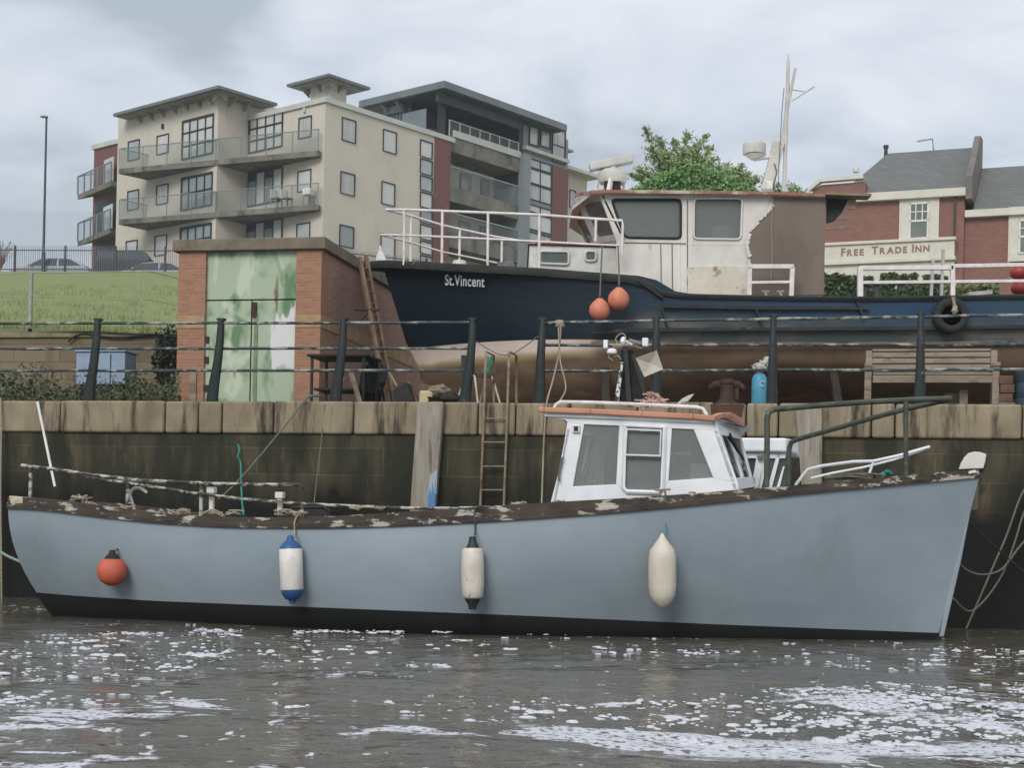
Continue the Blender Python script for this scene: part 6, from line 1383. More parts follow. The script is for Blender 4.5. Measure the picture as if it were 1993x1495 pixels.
for a, b in zip(P_, P_[1:]): m.bar(a, b, .035, .05)
m.bar(vw(1118, 380, -.74), P_[0], .035, .05); m.build('edge_trim', m_re, vrf)
m = MB(); m.bar(vw(1604, 380, -WY-.02), vw(1692, 383, -WY-.02), .30, .04); m.build('roof_extension', M['palewood'], vrf)
m = MB(); m.prism([vw(a, b, -WY+.12) for a, b in ((1609, 386), (1650, 388), (1640, 412), (1624, 430), (1609, 434))], (0, .04, 0)); m.build('dark_underside', M['rubber'], vrf)  # dark sheet standing in for the dark underside of the roof
# fore cabin
fx = [(1030, 474), (1165, 480)]; c0 = VO.hit(1030, 498, y=-1.1); c1 = VO.hit(1215, 498, y=-1.1); ztc = VO.hit(1100, 479, y=-1.1).z; zbc = VO.hit(1100, 545, y=-1.1).z
fc = MB().prism([(c0.x, -1.1, zbc-.2), (c1.x, -1.1, zbc-.2), (c1.x, -1.1, ztc), (c0.x, -1.1, ztc+.01)], (0, 2.2, 0)).build('fore_cabin', M['white'], vb, bevel=.02)
MB().prism([(c0.x-.03, -1.15, ztc+.012), (c1.x, -1.15, ztc+.012), (c1.x, -1.15, ztc+.05), (c0.x+.25, -1.15, ztc+.06)], (0, 2.3, 0)).build('cabin_roof', pm('red_brown_roof', (150, 88, 74), (128, 76, 64), 3, .7, .2), fc, bevel=.01)
for pts in ([(1051, 489), (1107, 490), (1107, 515), (1051, 513)], [(1139, 489), (1160, 489), (1160, 508), (1139, 508)]):
    P = [VO.hit(a, b, y=-1.112) for a, b in rounded(pts, 6)]; w_ = MB().prism(P, (0, .006, 0)).build('window', pm('dull_window', (96, 104, 100), (80, 88, 84), 3, .2, 0, spec=.6), fc)
    MB().tube([p-Vector((0, .008, 0)) for p in P], .022, 6, closed=True).build('window_frame', M['white'], w_, smooth=True, angle=80)
# bow rails
def vr(px, py, y): return VO.hit(px, py, y=y)
def rail_y(px): return interp([(740, -.15), (790, -.75), (860, -1.25), (950, -1.6), (1050, -1.75), (1215, -1.8)], px)
m_rw2 = M['railwhite']; m = MB(); m.tube([vr(a, b, rail_y(a)) for a, b in ((752, 408), (790, 408), (870, 411), (950, 414), (1050, 418), (1130, 424), (1211, 429), (1212, 440), (1210, 500))], .023, 8)
m.tube([vr(a, b, rail_y(a)) for a, b in ((742, 457), (790, 458), (865, 461), (950, 465), (1045, 470), (1140, 475), (1207, 478))], .018, 8)
for px, yt, yb in ((787, 406, 516), (861, 410, 518), (950, 413, 520), (1050, 417, 527), (1160, 425, 470)): m.tube([vr(px, yt, rail_y(px)), vr(px-1, yb, rail_y(px))], .022, 8)
m.build('bow_rail', m_rw2, vb, smooth=True, angle=80)
def far_y(px): return interp([(740, .15), (800, .7), (900, 1.3), (1000, 1.6), (1100, 1.7)], px)
m = MB(); m.tube([vr(a, b, far_y(a)) for a, b in ((752, 408), (800, 420), (860, 438), (900, 447), (960, 460), (1040, 473))], .023, 8); m.tube([vr(a, b, far_y(a)) for a, b in ((742, 457), (800, 472), (860, 490), (920, 502), (968, 512))], .018, 8)
for px, yt, yb in ((800, 420, 514), (895, 446, 516), (977, 465, 520)): m.tube([vr(px, yt, far_y(px)), vr(px-1, yb, far_y(px))], .022, 8)
m.build('bow_rail', m_rw2, vb, smooth=True, angle=80)
p = vr(741, 517, 0); MB().prism([vr(a, b, -.08) for a, b in ((731, 508), (733, 495), (738, 485), (738, 478), (741, 477), (743, 486), (748, 496), (752, 508), (750, 518), (731, 518))], (0, .16, 0)).build('stem_bracket', M['white'], vb, bevel=.01)
MB().prism([vr(a, b, -.9) for a, b in ((968, 516), (966, 511), (992, 506), (1000, 510), (1004, 524), (970, 521))], (0, .35, 0)).build('deck_box', M['galv'], vb, bevel=.01)
p = vr(894, 517, -.9); MB().lathe([(.001, .09), (.1, .08), (.12, .03), (.12, -.08)], p, 14).build('deck_vent', M['white'], vb, smooth=True)
# bar radar scanner on the roof
m_rd = pm('radar_grey', (200, 198, 190), (180, 178, 170), 4, .5, .05); RY = -.6
m = MB(); m.bar(vr(1147, 326, RY), vr(1231, 309, RY), .20, .13); sc_ = m.build('radar_scanner', m_rd, vb, bevel=.02)
q = vr(1192, 345, RY); MB().lathe([(.22, -.10), (.25, -.02), (.24, .06), (.17, .12), (.08, .14), (.08, .24)], q, 18).build('scanner_base', m_rd, sc_, smooth=True)
m = MB(); m.bar(vr(1189, 350, RY-.25), vr(1181, 392, RY-.5), .05, .12); m.tube([vr(1193, 350, RY), vr(1193, 375, RY)], .05, 8); m.tube([vr(1150, 368, RY), vr(1215, 369, RY)], .02, 6); m.tube([vr(1160, 358, RY), vr(1160, 374, RY)], .04, 6); m.tube([vr(1213, 352, RY), vr(1215, 372, RY)], .02, 6); m.build('scanner_bracket', M['dirtywhite'], sc_)
MB().box(q.x-.13, q.x+.13, q.y-.15, q.y+.15, vr(1193, 372, RY).z, q.z-.1).build('roof_box', M['darkwood'], sc_)
# mast with radome, light masts
MX = -.3
ms_ = MB().bar(vr(1492, 372, MX), vr(1516, 276, MX), .19, .15).build('mast_post', m_rd, vb, bevel=.02)
q = vr(1468, 293, MX); MB().lathe([(.001, .15), (.15, .14), (.19, .10), (.195, .0), (.185, -.06), (.001, -.065)], q, 20).build('radome', m_rd, ms_, smooth=True); MB().lathe([(.10, -.14), (.17, -.07), (.10, -.065)], (q.x+.03, q.y, q.z), 18).bar(q+Vector((0, 0, -.13)), vr(1512, 301, MX), .12, .07).build('radome_bracket', M['dirtywhite'], ms_)
m = MB(); m.tube([vr(1526, 372, MX), vr(1531, 215, MX), vr(1533, 170, MX), vr(1534, 120, MX), vr(1534, 104, MX)], [.032, .034, .03, .028, .006], 8)
m.tube([vr(1521, 292, MX), vr(1531, 215, MX), vr(1548, 132, MX)], [.03, .03, .022], 8); m.tube([vr(1541, 196, MX), vr(1585, 168, MX)], .012, 6); m.tube([vr(1543, 174, MX), vr(1566, 178, MX)], .012, 6)
m.build('light_mast', m_rd, ms_, smooth=True, angle=70)
MB().tube([vr(1514, 370, MX-.1), vr(1517, 300, MX-.1), vr(1522, 215, MX-.1), vr(1526, 170, MX-.1)], .007, 5).tube([vr(1507, 318, MX-.1), vr(1512, 335, MX-.1), vr(1505, 360, MX-.1), vr(1508, 372, MX-.1)], .012, 5).build('cable', M['greyrope'], ms_, smooth=True)
MB().box(vr(1488, 360, MX).x, vr(1500, 360, MX).x, -.5, -.35, vr(1490, 372, MX).z, vr(1490, 357, MX).z).build('horn', M['white'], ms_)
# aft rails
RYY = -BEAM+.06; m = MB()
def sq(a, b, w_=.07, y=None): m.bar(vr(*a, RYY if y is None else y), vr(*b, RYY if y is None else y), w_, w_)
sq((1456, 519), (1545, 519)); sq((1542, 520), (1540, 577)); sq((1459, 520), (1458, 575)); sq((1460, 550), (1540, 549), .045)
m.build('gate_frame', m_rw2, vb, bevel=.008)
m = MB(); sq((1672, 522), (1855, 521)); sq((1674, 522), (1674, 578), .085); sq((1854, 515), (1854, 577), .07); sq((1676, 550), (2200, 545), .05); sq((1856, 518), (2200, 512), .06)
m.build('aft_rail', m_rw2, vb, bevel=.008)
m = MB(); y2 = BEAM-.1; m.bar(vr(1816, 505, y2), vr(1812, 577, y2), .05); m.bar(vr(1836, 485, y2), vr(1832, 577, y2), .05); m.build('stanchions', pm('grey_stanchion', (176, 178, 176), (160, 162, 160), 4, .5, 0), vb)
m = MB(); m.bar(vr(1880, 575, -1.5), vr(1926, 571, -1.5), .3, .06); m.build('white_plank', M['white'], vb)
for px in (1491, 1520): m = MB(); m.bar(vr(px-8, 567, RYY+.2), vr(px+6, 567, RYY+.2), .03, .02); m.bar(vr(px-3, 567, RYY+.2), vr(px+2, 578, RYY+.2), .03, .03); m.build('cleat', M['dirtywhite'], vb)
# keel blocks and cradle
m = MB()
for x in (-4.2, -1, 2.2, 5.4, 8.6): m.box(x-.2, x+.2, -.6, .6, -.08, .175)
m.build('keel_blocks', M['darkwood'], vb)
for i, x in enumerate((-2.6, 1.0, 4.4, 8)):
    for s in (1, -1): MB().bar((x, s*2.35, -.05), (x, s*1.62, .86), .12, .12).build('shore_prop', M['darkwood'], vb)
# round orange fenders hung from the rail
def buoy(px, py, r_, toppx, toppy, lab):
    y = -BEAM-.32 if toppx > 1180 else -BEAM-.28; c = VO.hit(px, py, y=y); fr = VO.at(c.x, c.y, c.z); r = thing('ball_fender', fr, lab, 'fender', 'faded orange ball fenders on the dark blue boat')
    MB().lathe([(.001, -r_)]+[(r_*sin(a), -r_*cos(a)*1.0) for a in [k*pi/14 for k in range(1, 12)]]+[(r_*.42, r_*.98), (r_*.25, r_*1.12), (r_*.16, r_*1.2)], (0, 0, 0), 22).build('ball', M['orange2'], r, smooth=True)
    MB().lathe([(r_*.30, r_*1.06), (r_*.2, r_*1.2), (r_*.12, r_*1.32), (.01, r_*1.34)], (0, 0, 0), 12).build('neck', M['rubber'], r, smooth=True)
    MB().tube([(0, 0, r_*1.3), fr.hit(px+(1 if toppx > 1180 else 2), toppy+62, y=0), fr.hit(toppx, toppy, y=.35)], .013, 6).build('lanyard', M['greyrope'], r, smooth=True)
buoy(1167, 604, .163, 1172, 480, 'faded orange ball fender on the dark blue hull, the lower left one of the pair')
buoy(1204, 583, .165, 1203, 478, 'faded orange ball fender on the dark blue hull, the upper right one of the pair')
# old tyre
c = VO.hit(1850, 615, y=-BEAM-.11); fr = VO.at(c.x, c.y, c.z); r = thing('tyre', fr, 'old black tyre hung on rope over the side of the dark blue boat', 'tyre')
MB().lathe([(.155, -.07), (.175, -.09), (.235, -.095), (.272, -.07), (.28, 0), (.272, .07), (.235, .095), (.175, .09), (.155, .07), (.16, .06), (.23, .07), (.23, -.07), (.16, -.06), (.155, -.07)], (0, 0, 0), 30, 'y').build('tread', M['rubber'], r, smooth=True, angle=50)
m = MB(); m.tube([fr.hit(a, b, y=-.12) for a, b in ((1853, 577), (1856, 590), (1857, 600))], .014, 6); m.tube([fr.hit(a, b, y=-.12) for a, b in ((1857, 577), (1859, 592), (1858, 600))], .012, 6); m.blob(fr.hit(1858, 603, y=-.12), (.05, .03, .07), 1, .3); m.build('rope', M['rope'], r, smooth=True)
# red buoys on the aft rail
for i, (px, py, lab) in enumerate(((1984, 530, 'red ball buoy tied on the aft rail of the dark blue boat, upper one'), (1986, 560, 'red ball buoy tied on the aft rail of the dark blue boat, lower one'))):
    c = VO.hit(px, py, y=-1.4); fr = VO.at(c.x, c.y, c.z); r = thing('ball_buoy', fr, lab, 'buoy', 'red ball buoys')
    MB().blob((0, 0, 0), (.15, .15, .125), 3, .02).build('ball', pm('red_vinyl_%d' % 0 if False else 'red_vinyl', (168, 66, 60), (148, 56, 52), 5, .5, .05), r, smooth=True); MB().tube([(-.1, -.05, .1), (-.2, .0, .16)], .012, 5).build('lanyard', M['rope'], r)
# ---------------- white boat moored behind the grey one ----------------
WB = G.at(3.3, 1.55, 0); wbt = thing('cabin_boat', WB, 'small white cabin boat hidden behind the bow of the grey boat', 'boat')
def wz(px, py, y=-.45): return WB.hit(px, py, y=y)
a = wz(1425, 852); b = wz(1530, 853); c = wz(1553, 862, -.1); zlo = wz(1480, 879).z
rf2 = MB().prism([Vector((a.x, -.45, zlo)), Vector((b.x, -.45, zlo)), Vector((c.x, -.1, zlo)), Vector((c.x, .75, zlo)), Vector((a.x, .75, zlo))], (0, 0, a.z-zlo)).build('roof', M['cleanwhite'], wbt, bevel=.02)
zd = wz(1500, 960).z
m = MB()
def wpr(pts, y=-.38, th=.04): m.prism([wz(p, q, y) for p, q in pts], (0, th, 0))
wpr([(1440, 884), (1530, 884), (1528, 892), (1440, 892)]); wpr([(1472, 892), (1488, 892), (1478, 950), (1462, 950)]); wpr([(1440, 935), (1470, 930), (1470, 955), (1440, 955)]); wpr([(1490, 884), (1497, 884), (1482, 950), (1474, 950)]); wpr([(1512, 884), (1519, 884), (1502, 950), (1494, 950)]); wpr([(1524, 908), (1527, 908), (1517, 950), (1511, 950)])
m.build('cabin_frame', M['cleanwhite'], wbt)
MB().prism([wz(p, q, -.33) for p, q in ((1440, 886), (1532, 886), (1536, 950), (1440, 950))], (0, .006, 0)).build('window', pm('dark_tinted_window', (70, 78, 74), (56, 64, 60), 3, .15, 0, spec=.7), wbt)
p = wz(1480, 889, -.42); MB().lathe([(.001, -.03), (.035, -.025), (.04, 0), (.036, .02), (.001, .03)], p, 16, 'y').build('horn', M['galv'], wbt, smooth=True)
m = MB(); HL = 3.4; rws = []
for i in range(21):
    u = i/20; x = -HL*.62+HL*1.05*u; h = .55*(1-max(0, (u-.55)/.45)**2)+.01; zt_ = zd-.12+.25*u**2; rws.append([(x, -h, zt_), (x, -h*.9, zt_*.5), (x+.0, -h*.6, -.1), (x, 0, -.25), (x, h*.6, -.1), (x, h*.9, zt_*.5), (x, h, zt_)])
m.grid(rws); m.grid([[r[0], r[-1]] for r in rws]); m.add(rws[0], [tuple(range(7))]); m.build('hull', M['white'], wbt, smooth=True, angle=45)
m = MB(); m.tube([wz(a_, b_, y) for a_, b_, y in ((1548, 945, -.45), (1562, 926, -.45), (1572, 914, -.45), (1600, 907, -.44), (1660, 899, -.4), (1700, 898, -.34), (1750, 887, -.2), (1809, 870, 0))], .019, 8); m.tube([wz(1690, 928, -.36), wz(1700, 898, -.34)], .016, 8)
m.tube([wz(a_, b_, y) for a_, b_, y in ((1578, 931, .45), (1620, 921, .43), (1680, 910, .38), (1740, 895, .25), (1803, 874, .02))], .014, 8)
m.build('pulpit_rail', M['cleanwhite'], wbt, smooth=True, angle=80)
# white fender board at the bow
fr = Q.at(Q.hit(1890, 900, y=-.07).x, -.07, Q.hit(1890, 900, y=-.07).z)
o = MB().prism([fr.hit(a_, b_, y=0) for a_, b_ in ((1866, 914), (1870, 902), (1877, 890), (1885, 882), (1897, 879), (1908, 880), (1920, 884), (1918, 898), (1914, 912))], (0, .06, 0)).build('fender_board', M['dirtywhite'], bevel=.01); place(o, fr); tag(o, 'cream quarter round board fixed on the quay wall by the grey boat bow', 'board')
# ---------------- things standing on the quay ----------------
def qthing(name, px, t, lab, cat, group=None, z=None):
    x = Q.hit(px, 785, y=t).x; fr = Q.at(x, t, ZQ if z is None else z); return thing(name, fr, lab, cat, group), fr
# bench
r, fr = qthing('park_bench', 1815, 1.3, 'weathered slatted wooden bench facing the river behind the right railing', 'bench')
def bh(px, py, y=0): return fr.hit(px, py, y=y)
xl_, xr_ = bh(1686, 700).x, bh(1946, 700).x; zt1 = bh(1815, 676).z; m_bw = pm('silvered_wood', (158, 146, 128), (128, 116, 100), 6, .85, .3, stretch=(.3, 1, 2), c3=(92, 82, 70), thr=(.58, .7), s3=7, st3=(.5, 1, 2))
for k, (y0_, y1_) in enumerate(((673, 677), (680, 689), (692, 701), (704, 713), (716, 719))): MB().box(xl_+.09, xr_-.09, .33+.02*k*0, .36, bh(1815, y1_).z, bh(1815, y0_).z).build('back_slat', m_bw, r, bevel=.004)
zs_ = bh(1815, 727).z
for k in range(4): MB().box(xl_+.09, xr_-.09, -.12+.11*k, -.03+.11*k, zs_-.03+.004*k, zs_+.004*k).build('seat_slat', m_bw, r, bevel=.004)
MB().box(xl_+.09, xr_-.09, -.14, -.11, zs_-.14, zs_-.04).build('front_rail', m_bw, r, bevel=.004)
for x in (xl_, xr_-.085):
    MB().box(x, x+.085, .32, .38, 0, zt1).build('back_leg', m_bw, r, bevel=.005); MB().box(x-.02, x+.07, -.16, -.09, 0, bh(1815, 716).z).build('front_leg', m_bw, r, bevel=.005); MB().box(x-.02, x+.08, -.18, .32, bh(1815, 716).z+.003, bh(1815, 708).z).build('armrest', m_bw, r, bevel=.006)
# gas bottle
r, fr = qthing('gas_cylinder', 1477, .9, 'light blue gas cylinder standing beside a railing post on the quay', 'gas cylinder')
w2_ = (fr.hit(1493, 750, y=0).x-fr.hit(1463, 750, y=0).x)/2; zt1 = fr.hit(1477, 727, y=0).z
MB().lathe([(w2_*.9, 0), (w2_*.95, .03), (w2_, .06), (w2_, zt1-.12), (w2_*.93, zt1-.06), (w2_*.7, zt1-.015), (w2_*.3, zt1)], (0, 0, 0), 24).build('cylinder', pm('light_blue_enamel', (86, 160, 190), (74, 144, 174), 4, .45, .05, c3=(110, 96, 80), thr=(.66, .74), s3=6), r, smooth=True)
c = fr.hit(1484, 747, y=-w2_-.004); MB().tube([(c.x+.035*cos(k*pi/6), c.y, c.z+.035*sin(k*pi/6)) for k in range(1, 11)], .008, 5).build('emblem', pm('pale_emblem', (190, 206, 208), (180, 196, 198), 4, .5, 0), r)
MB().lathe([(.05, zt1-.01), (.05, zt1+.05), (.001, zt1+.055)], (0, 0, 0), 12).build('valve', M['galv'], r)
fr2_ = fr.at(0, 0, zt1+.06); m = MB(); rg = random.Random(2)
for k, (px, py, a_, b_) in enumerate(((1476, 717, .09, .05), (1483, 712, .08, .06), (1490, 706, .05, .07), (1473, 712, .06, .03))): m.blob(fr2_.hit(px, py, y=0), (a_, .08, b_), 2, .4, k*3)
o = m.build('cloth_bundle', pm('pale_cloth', (206, 196, 182), (186, 190, 184), 8, .9, .3), smooth=True); place(o, fr2_); tag(o, 'crumpled pale cloth bundle on top of the light blue gas cylinder', 'cloth')
# bollard
r, fr = qthing('mooring_bollard', 1415, .28, 'rusty brown cross shaped mooring bollard standing on the coping', 'bollard')
bt = fr.hit(1415, 738, y=0).z; MB().lathe([(.17, 0), (.17, .02), (.11, .06), (.095, .12), (.095, bt-.08), (.11, bt-.06), (.10, bt-.01), (.06, bt)], (0, 0, 0), 18).build('post', M['rust'], r, smooth=True)
MB().tube([fr.hit(1381, 756, y=0), fr.hit(1390, 749, y=0), fr.hit(1415, 747, y=0), fr.hit(1438, 749, y=0), fr.hit(1449, 757, y=0)], [.035, .05, .055, .05, .035], 10).build('horn_bar', M['rust'], r, smooth=True)
MB().bar(fr.hit(1434, 750, y=0), fr.hit(1434, 778, y=0), .05).build('side_lug', M['rust'], r)
m = MB(); rsx = fr.hit(1382, 800, y=-.33).x; rsx1 = fr.hit(1448, 800, y=-.33).x; m.prism([(rsx, -.335, -.015), (rsx1, -.335, -.015), (rsx1-.05, -.335, -.30), (rsx1-.13, -.335, -.37), (rsx+.09, -.335, -.34), (rsx+.02, -.335, -.2)], (0, .01, 0))
m.build('rust_stained_plate', pm('rust_plate', (86, 60, 48), (66, 50, 42), 6, .9, .3), r)
# bricks under/next to the bench, dark barrel
for i, (px, py, t, lab) in enumerate(((1958, 775, 1.15, 'rough brick lying at the foot of the stack beside the bench'), (1960, 757, 1.15, 'middle rough brick in the small stack beside the bench'), (1957, 740, 1.15, 'topmost rough brick of the small stack beside the bench'))):
    x = Q.hit(px, py, y=t).x; fr = Q.at(x, t, ZQ+.0+(2-i)*0+i*.13+.0); fr = Q.at(x, t, Q.hit(px, py, y=t).z-.06); fr.yaw += .1*(i-1)
    o = MB().box(-.09, .09, -.06, .06, 0, .115).build('brick', pm('brown_brick', (118, 92, 78), (92, 72, 62), 5, .9, .3), bevel=.01); place(o, fr); tag(o, lab, 'brick', 'bricks stacked by the bench')
x = Q.hit(1958, 785, y=1.15).x; fr = Q.at(x, 1.15, ZQ); o = MB().box(-.11, .11, -.1, .1, 0, Q.hit(1958, 775, y=1.15).z-.065-ZQ).build('concrete_block', m_cap, bevel=.01); place(o, fr); tag(o, 'rough concrete block carrying the small brick stack by the bench', 'block')
r, fr = qthing('barrel', 2000, 1.2, 'dark blue plastic barrel cut by the right edge of the picture', 'barrel')
hb_ = fr.hit(1985, 722, y=0).z; MB().lathe([(.15, 0), (.17, .02), (.18, hb_*.3), (.17, hb_*.33), (.18, hb_*.36), (.18, hb_*.66), (.17, hb_*.69), (.18, hb_*.72), (.17, hb_-.02), (.15, hb_)], (0, 0, 0), 24).build('drum', pm('dark_blue_plastic', (52, 66, 78), (44, 56, 66), 4, .5, .05), r, smooth=True); MB().lathe([(.12, hb_+.001), (.12, hb_+.03), (.001, hb_+.032)], (0, 0, 0), 20).build('lid', M['black'], r)
for i, (px, py, w_, h_, lab) in enumerate(((1875, 760, .11, .09, 'pale box lying on the ground below the bench'), (1862, 774, .3, .05, 'short plank lying on the ground below the bench'))):
    p = Q.hit(px, py, y=1.5); fr = Q.at(p.x, 1.5, ZQ+ (0 if i else .28)); o = MB().box(-w_/2, w_/2, -.1, .1, 0, h_ if not i else .3).build('storage_box' if not i else 'plank', M['palewood'], bevel=.01); place(o, Q.at(p.x, 1.5+.25*i, ZQ)); 
    if not i: 
        for v in o.data.vertices: v.co.z = v.co.z*(3.6)+0
    tag(o, lab, 'box' if not i else 'plank')
# folding chair, black back seen over the rail
r, fr = qthing('folding_chair', 935, 1.6, 'pale tube folding chair with dark grey backrest standing in the railing gap', 'chair')
def ch(px, py, y): return fr.hit(px, py, y=y)
m_tb = pm('pale_tube', (196, 190, 180), (172, 166, 156), 6, .4, .05)
for pts in ([(906, 736, -.2), (887, 786, -.3)], [(915, 727, -.2), (924, 733, -.22), (930, 785, -.3)], [(944, 733, .2), (934, 785, .25)], [(958, 733, -.2), (973, 785, -.3)]): MB().tube([ch(*p) for p in pts], .016, 7).build('leg', m_tb, r, smooth=True, angle=80)
MB().prism([ch(905, 734, -.2), ch(958, 736, -.2), ch(960, 731, .2), ch(908, 729, .2)], (0, 0, .02)).build('seat', M['rubber'], r); MB().prism([ch(897, 691, .2), ch(922, 692, .2), ch(925, 730, .2), ch(899, 730, .2)], (0, .02, 0)).build('backrest', pm('dark_canvas', (58, 62, 60), (46, 50, 48), 8, .9, .2), r)
# fixed ladder down the quay face with hoop tops
LX = Q.hit(965, 785, y=-.06); fr = Q.at(LX.x, -.09, 0); r = thing('quay_ladder', fr, 'rusty pale iron ladder with tall hoop handles fixed on the quay wall', 'ladder')
def lh(px, py, y=0): return fr.hit(px, py, y=y)
m_li = pm('weathered_ladder_iron', (150, 136, 112), (112, 98, 78), 7, .8, .3, c3=(96, 66, 48), thr=(.55, .66), s3=7)
for px, pb, pp in ((946, 933, 961), (991, 979, 1005)):
    a = lh(px, 684); bt = lh(pb, 1000); bt.z = -.4; bt.x += -.02; s_2 = lh(pp, 692, .55); s_3 = lh(pp, 800, .55); s_3.z = ZQ-.02
    MB().tube([bt, lh((px+pb)/2+1, 840), a, s_2, s_3], .018, 7).build('rail', m_li, r, smooth=True, angle=80)
for py in (716+99, 861, 908, 954, 1000, 1045, 1090): k = (py-684)/(1000-684); MB().tube([lh(946-13*k, py), lh(991-12*k, py)], .011, 6).build('rung', m_li, r, smooth=True, angle=80)
m = MB(); rg = random.Random(6)
for k in range(7): a = fr.hit(950+rg.uniform(-3, 10), 692+rg.uniform(-2, 6), y=.3); m.tube(spline([a, a+Vector((rg.uniform(-.06, .02), -.02, -.08)), a+Vector((rg.uniform(-.1, .03), -.02, -.2))], 4), .008, 5)
m.v = [tuple(v) for v in m.v]; o = m.build('rope_hank', M['teal'], smooth=True); place(o, fr); tag(o, 'small teal rope hank tied on the ladder hoop in the railing gap', 'rope')
# black table, planks, junk pile by the brick store
r, fr = qthing('work_table', 675, 1.3, 'black square topped metal table standing in front of the brick store', 'table')
def th_(px, py, y=0): return fr.hit(px, py, y=y)
ztb = th_(680, 698, 0).z; x0_, x1_2 = th_(616, 700).x, th_(716, 700).x
MB().box(x0_-.05, x1_2+.08, -.3, .45, ztb, ztb+.035).build('table_top', M['black'], r, bevel=.005)
for x, y in ((x0_, -.26), (x1_2, -.26), (x0_, .4), (x1_2, .4)): MB().box(x, x+.035, y, y+.035, 0, ztb-.002).build('leg', M['black'], r)
MB().box(x0_+.036, x1_2-.001, -.2, .4, .28, .31).build('shelf', M['black'], r)
def qobj(name, m, mt_, px, t, lab, cat, group=None, bevel=0, smooth=False):
    x = Q.hit(px, 785, y=t).x; fr = Q.at(x, t, ZQ); mm = m(fr); o = mm.build(name, mt_, bevel=bevel, smooth=smooth); place(o, fr); return tag(o, lab, cat, group)
# leaning wooden ladder on the store side wall
r, fr = qthing('wooden_ladder', 740, 2.2, 'weathered brown wooden ladder leaning on the side of the brick store', 'ladder')
A1, B1 = fr.hit(700, 502, y=.9), fr.hit(756, 785, y=-.2); A2, B2 = fr.hit(712, 498, y=1.3), fr.hit(772, 785, y=.15); m_ld = pm('brown_ladder_wood', (122, 100, 78), (94, 76, 58), 6, .85, .3, stretch=(1, 1, .3))
B1.z = B2.z = 0
MB().bar(B1, A1, .05, .08).build('stile', m_ld, r); MB().bar(B2, A2, .05, .08).build('stile', m_ld, r)
for k in range(1, 13): MB().tube([B1.lerp(A1, k/13), B2.lerp(A2, k/13)], .017, 6).build('rung', m_ld, r)
qobj('clamp_bar', lambda f: MB().tube([f.hit(690, 602, y=.5), f.hit(737, 603, y=.5)], .022, 7).tube([f.hit(700, 624, y=.5), f.hit(722, 605, y=.5)], .014, 6), M['rust'], 715, 2.2, 'rusty clamp bar fixed across the leaning wooden ladder', 'clamp')
def pl(a, b, ya, yb, w_, h_): return lambda f: MB().bar(f.hit(*a, y=ya), f.hit(*b, y=yb), w_, h_)
qobj('plank', pl((682, 722), (701, 786), .1, -.1, .07, .03), M['palewood'], 690, .9, 'pale plank leaning under the black table', 'plank')
qobj('plank', pl((668, 735), (649, 782), .1, -.1, .04, .035), pm('pinkish_wood', (168, 146, 136), (142, 120, 110), 6, .8, .2), 660, .8, 'thin pinkish plank leaning beside the railing post', 'plank')
qobj('plank', pl((757, 724), (772, 752), .2, 0, .03, .02), M['palewood'], 765, 1.5, 'short thin pale lath leaning by the dark crate', 'plank')
qobj('plank', pl((794, 745), (812, 787), .2, 0, .05, .04), m_ld, 800, 1.2, 'brown board leaning on the right of the dark crate', 'plank')
qobj('dark_tarpaulin', lambda f: MB().blob(f.hit(722, 752, y=.2), (.17, .2, .42), 3, .35, 4), pm('black_sheeting', (34, 40, 38), (26, 30, 29), 6, .6, .3), 722, 1.7, 'heap of black sheeting beside the table and the leaning ladder', 'tarpaulin', smooth=True)
qobj('crate', lambda f: MB().prism([f.hit(764, 760, y=0), f.hit(789, 743, y=0), f.hit(806, 781, y=0), f.hit(768, 786, y=0)], (0, .35, 0)), pm('black_crate', (46, 44, 42), (34, 33, 32), 6, .7, .1), 785, 1.1, 'tilted black crate in the junk pile at the end of the brick store', 'crate', bevel=.01)
qobj('jerrycan', lambda f: MB().box(f.hit(815, 775, y=0).x, f.hit(842, 775, y=0).x, 0, .15, 0, f.hit(828, 760, y=0).z), pm('cream_plastic', (202, 188, 146), (184, 170, 130), 5, .5, .05), 828, .8, 'cream plastic jerrycan on the coping edge above the timber fender post', 'can', bevel=.03)
qobj('wooden_box', lambda f: MB().box(f.hit(815, 775, y=0).x, f.hit(838, 775, y=0).x, 0, .2, 0, f.hit(828, 749, y=0).z), m_ld, 828, 1.15, 'small open brown wooden box behind the cream jerrycan', 'box', bevel=.01)
qobj('sandbag', lambda f: MB().blob(f.hit(856, 762, y=0), (.15, .12, .09), 2, .3, 2), M['palewood'], 856, .9, 'lumpy tan sack lying right of the cream jerrycan', 'sack', smooth=True)
qobj('black_bag', lambda f: MB().blob(f.hit(872, 775, y=0)-Vector((0, 0, .03)), (.25, .16, .10), 2, .4, 5), M['black'], 872, .75, 'black bin bag slumped below the tan sack', 'bag', smooth=True)
# ---------------- ropes ----------------
def rope(pts, r_, mt_, lab, name='mooring_rope', cat='rope', y=None, n=6, fr=Q):
    P = [fr.hit(a, b, y=t) for a, b, t in pts]; o_ = P[0]; f2 = fr.at(o_.x, o_.y, o_.z); o = MB().tube(spline([p-o_ for p in P], n), r_, 6).build(name, mt_, smooth=True, angle=80); place(o, f2); return tag(o, lab, cat)
rope([(632, 773, .4), (612, 771, .1), (598, 775, -.06), (585, 790, -.1), (560, 822, -.3), (500, 895, -1.0), (455, 945, -1.6), (425, 972, -1.9)], .012, M['greyrope'], 'grey mooring rope running down from the coping to the stern deck of the grey boat')
rope([(622, 771, .2), (606, 771, .0), (600, 773, -.04)], .02, M['teal'], 'short teal rope end lying on the coping')
rope([(463, 865, -.05), (466, 876, -.08), (463, 890, -.1), (468, 900, -.1), (469, 930, -.4), (471, 975, -1.2), (474, 1003, -1.6)], .014, M['teal'], 'teal rope hanging from the wall into the stern of the grey boat')
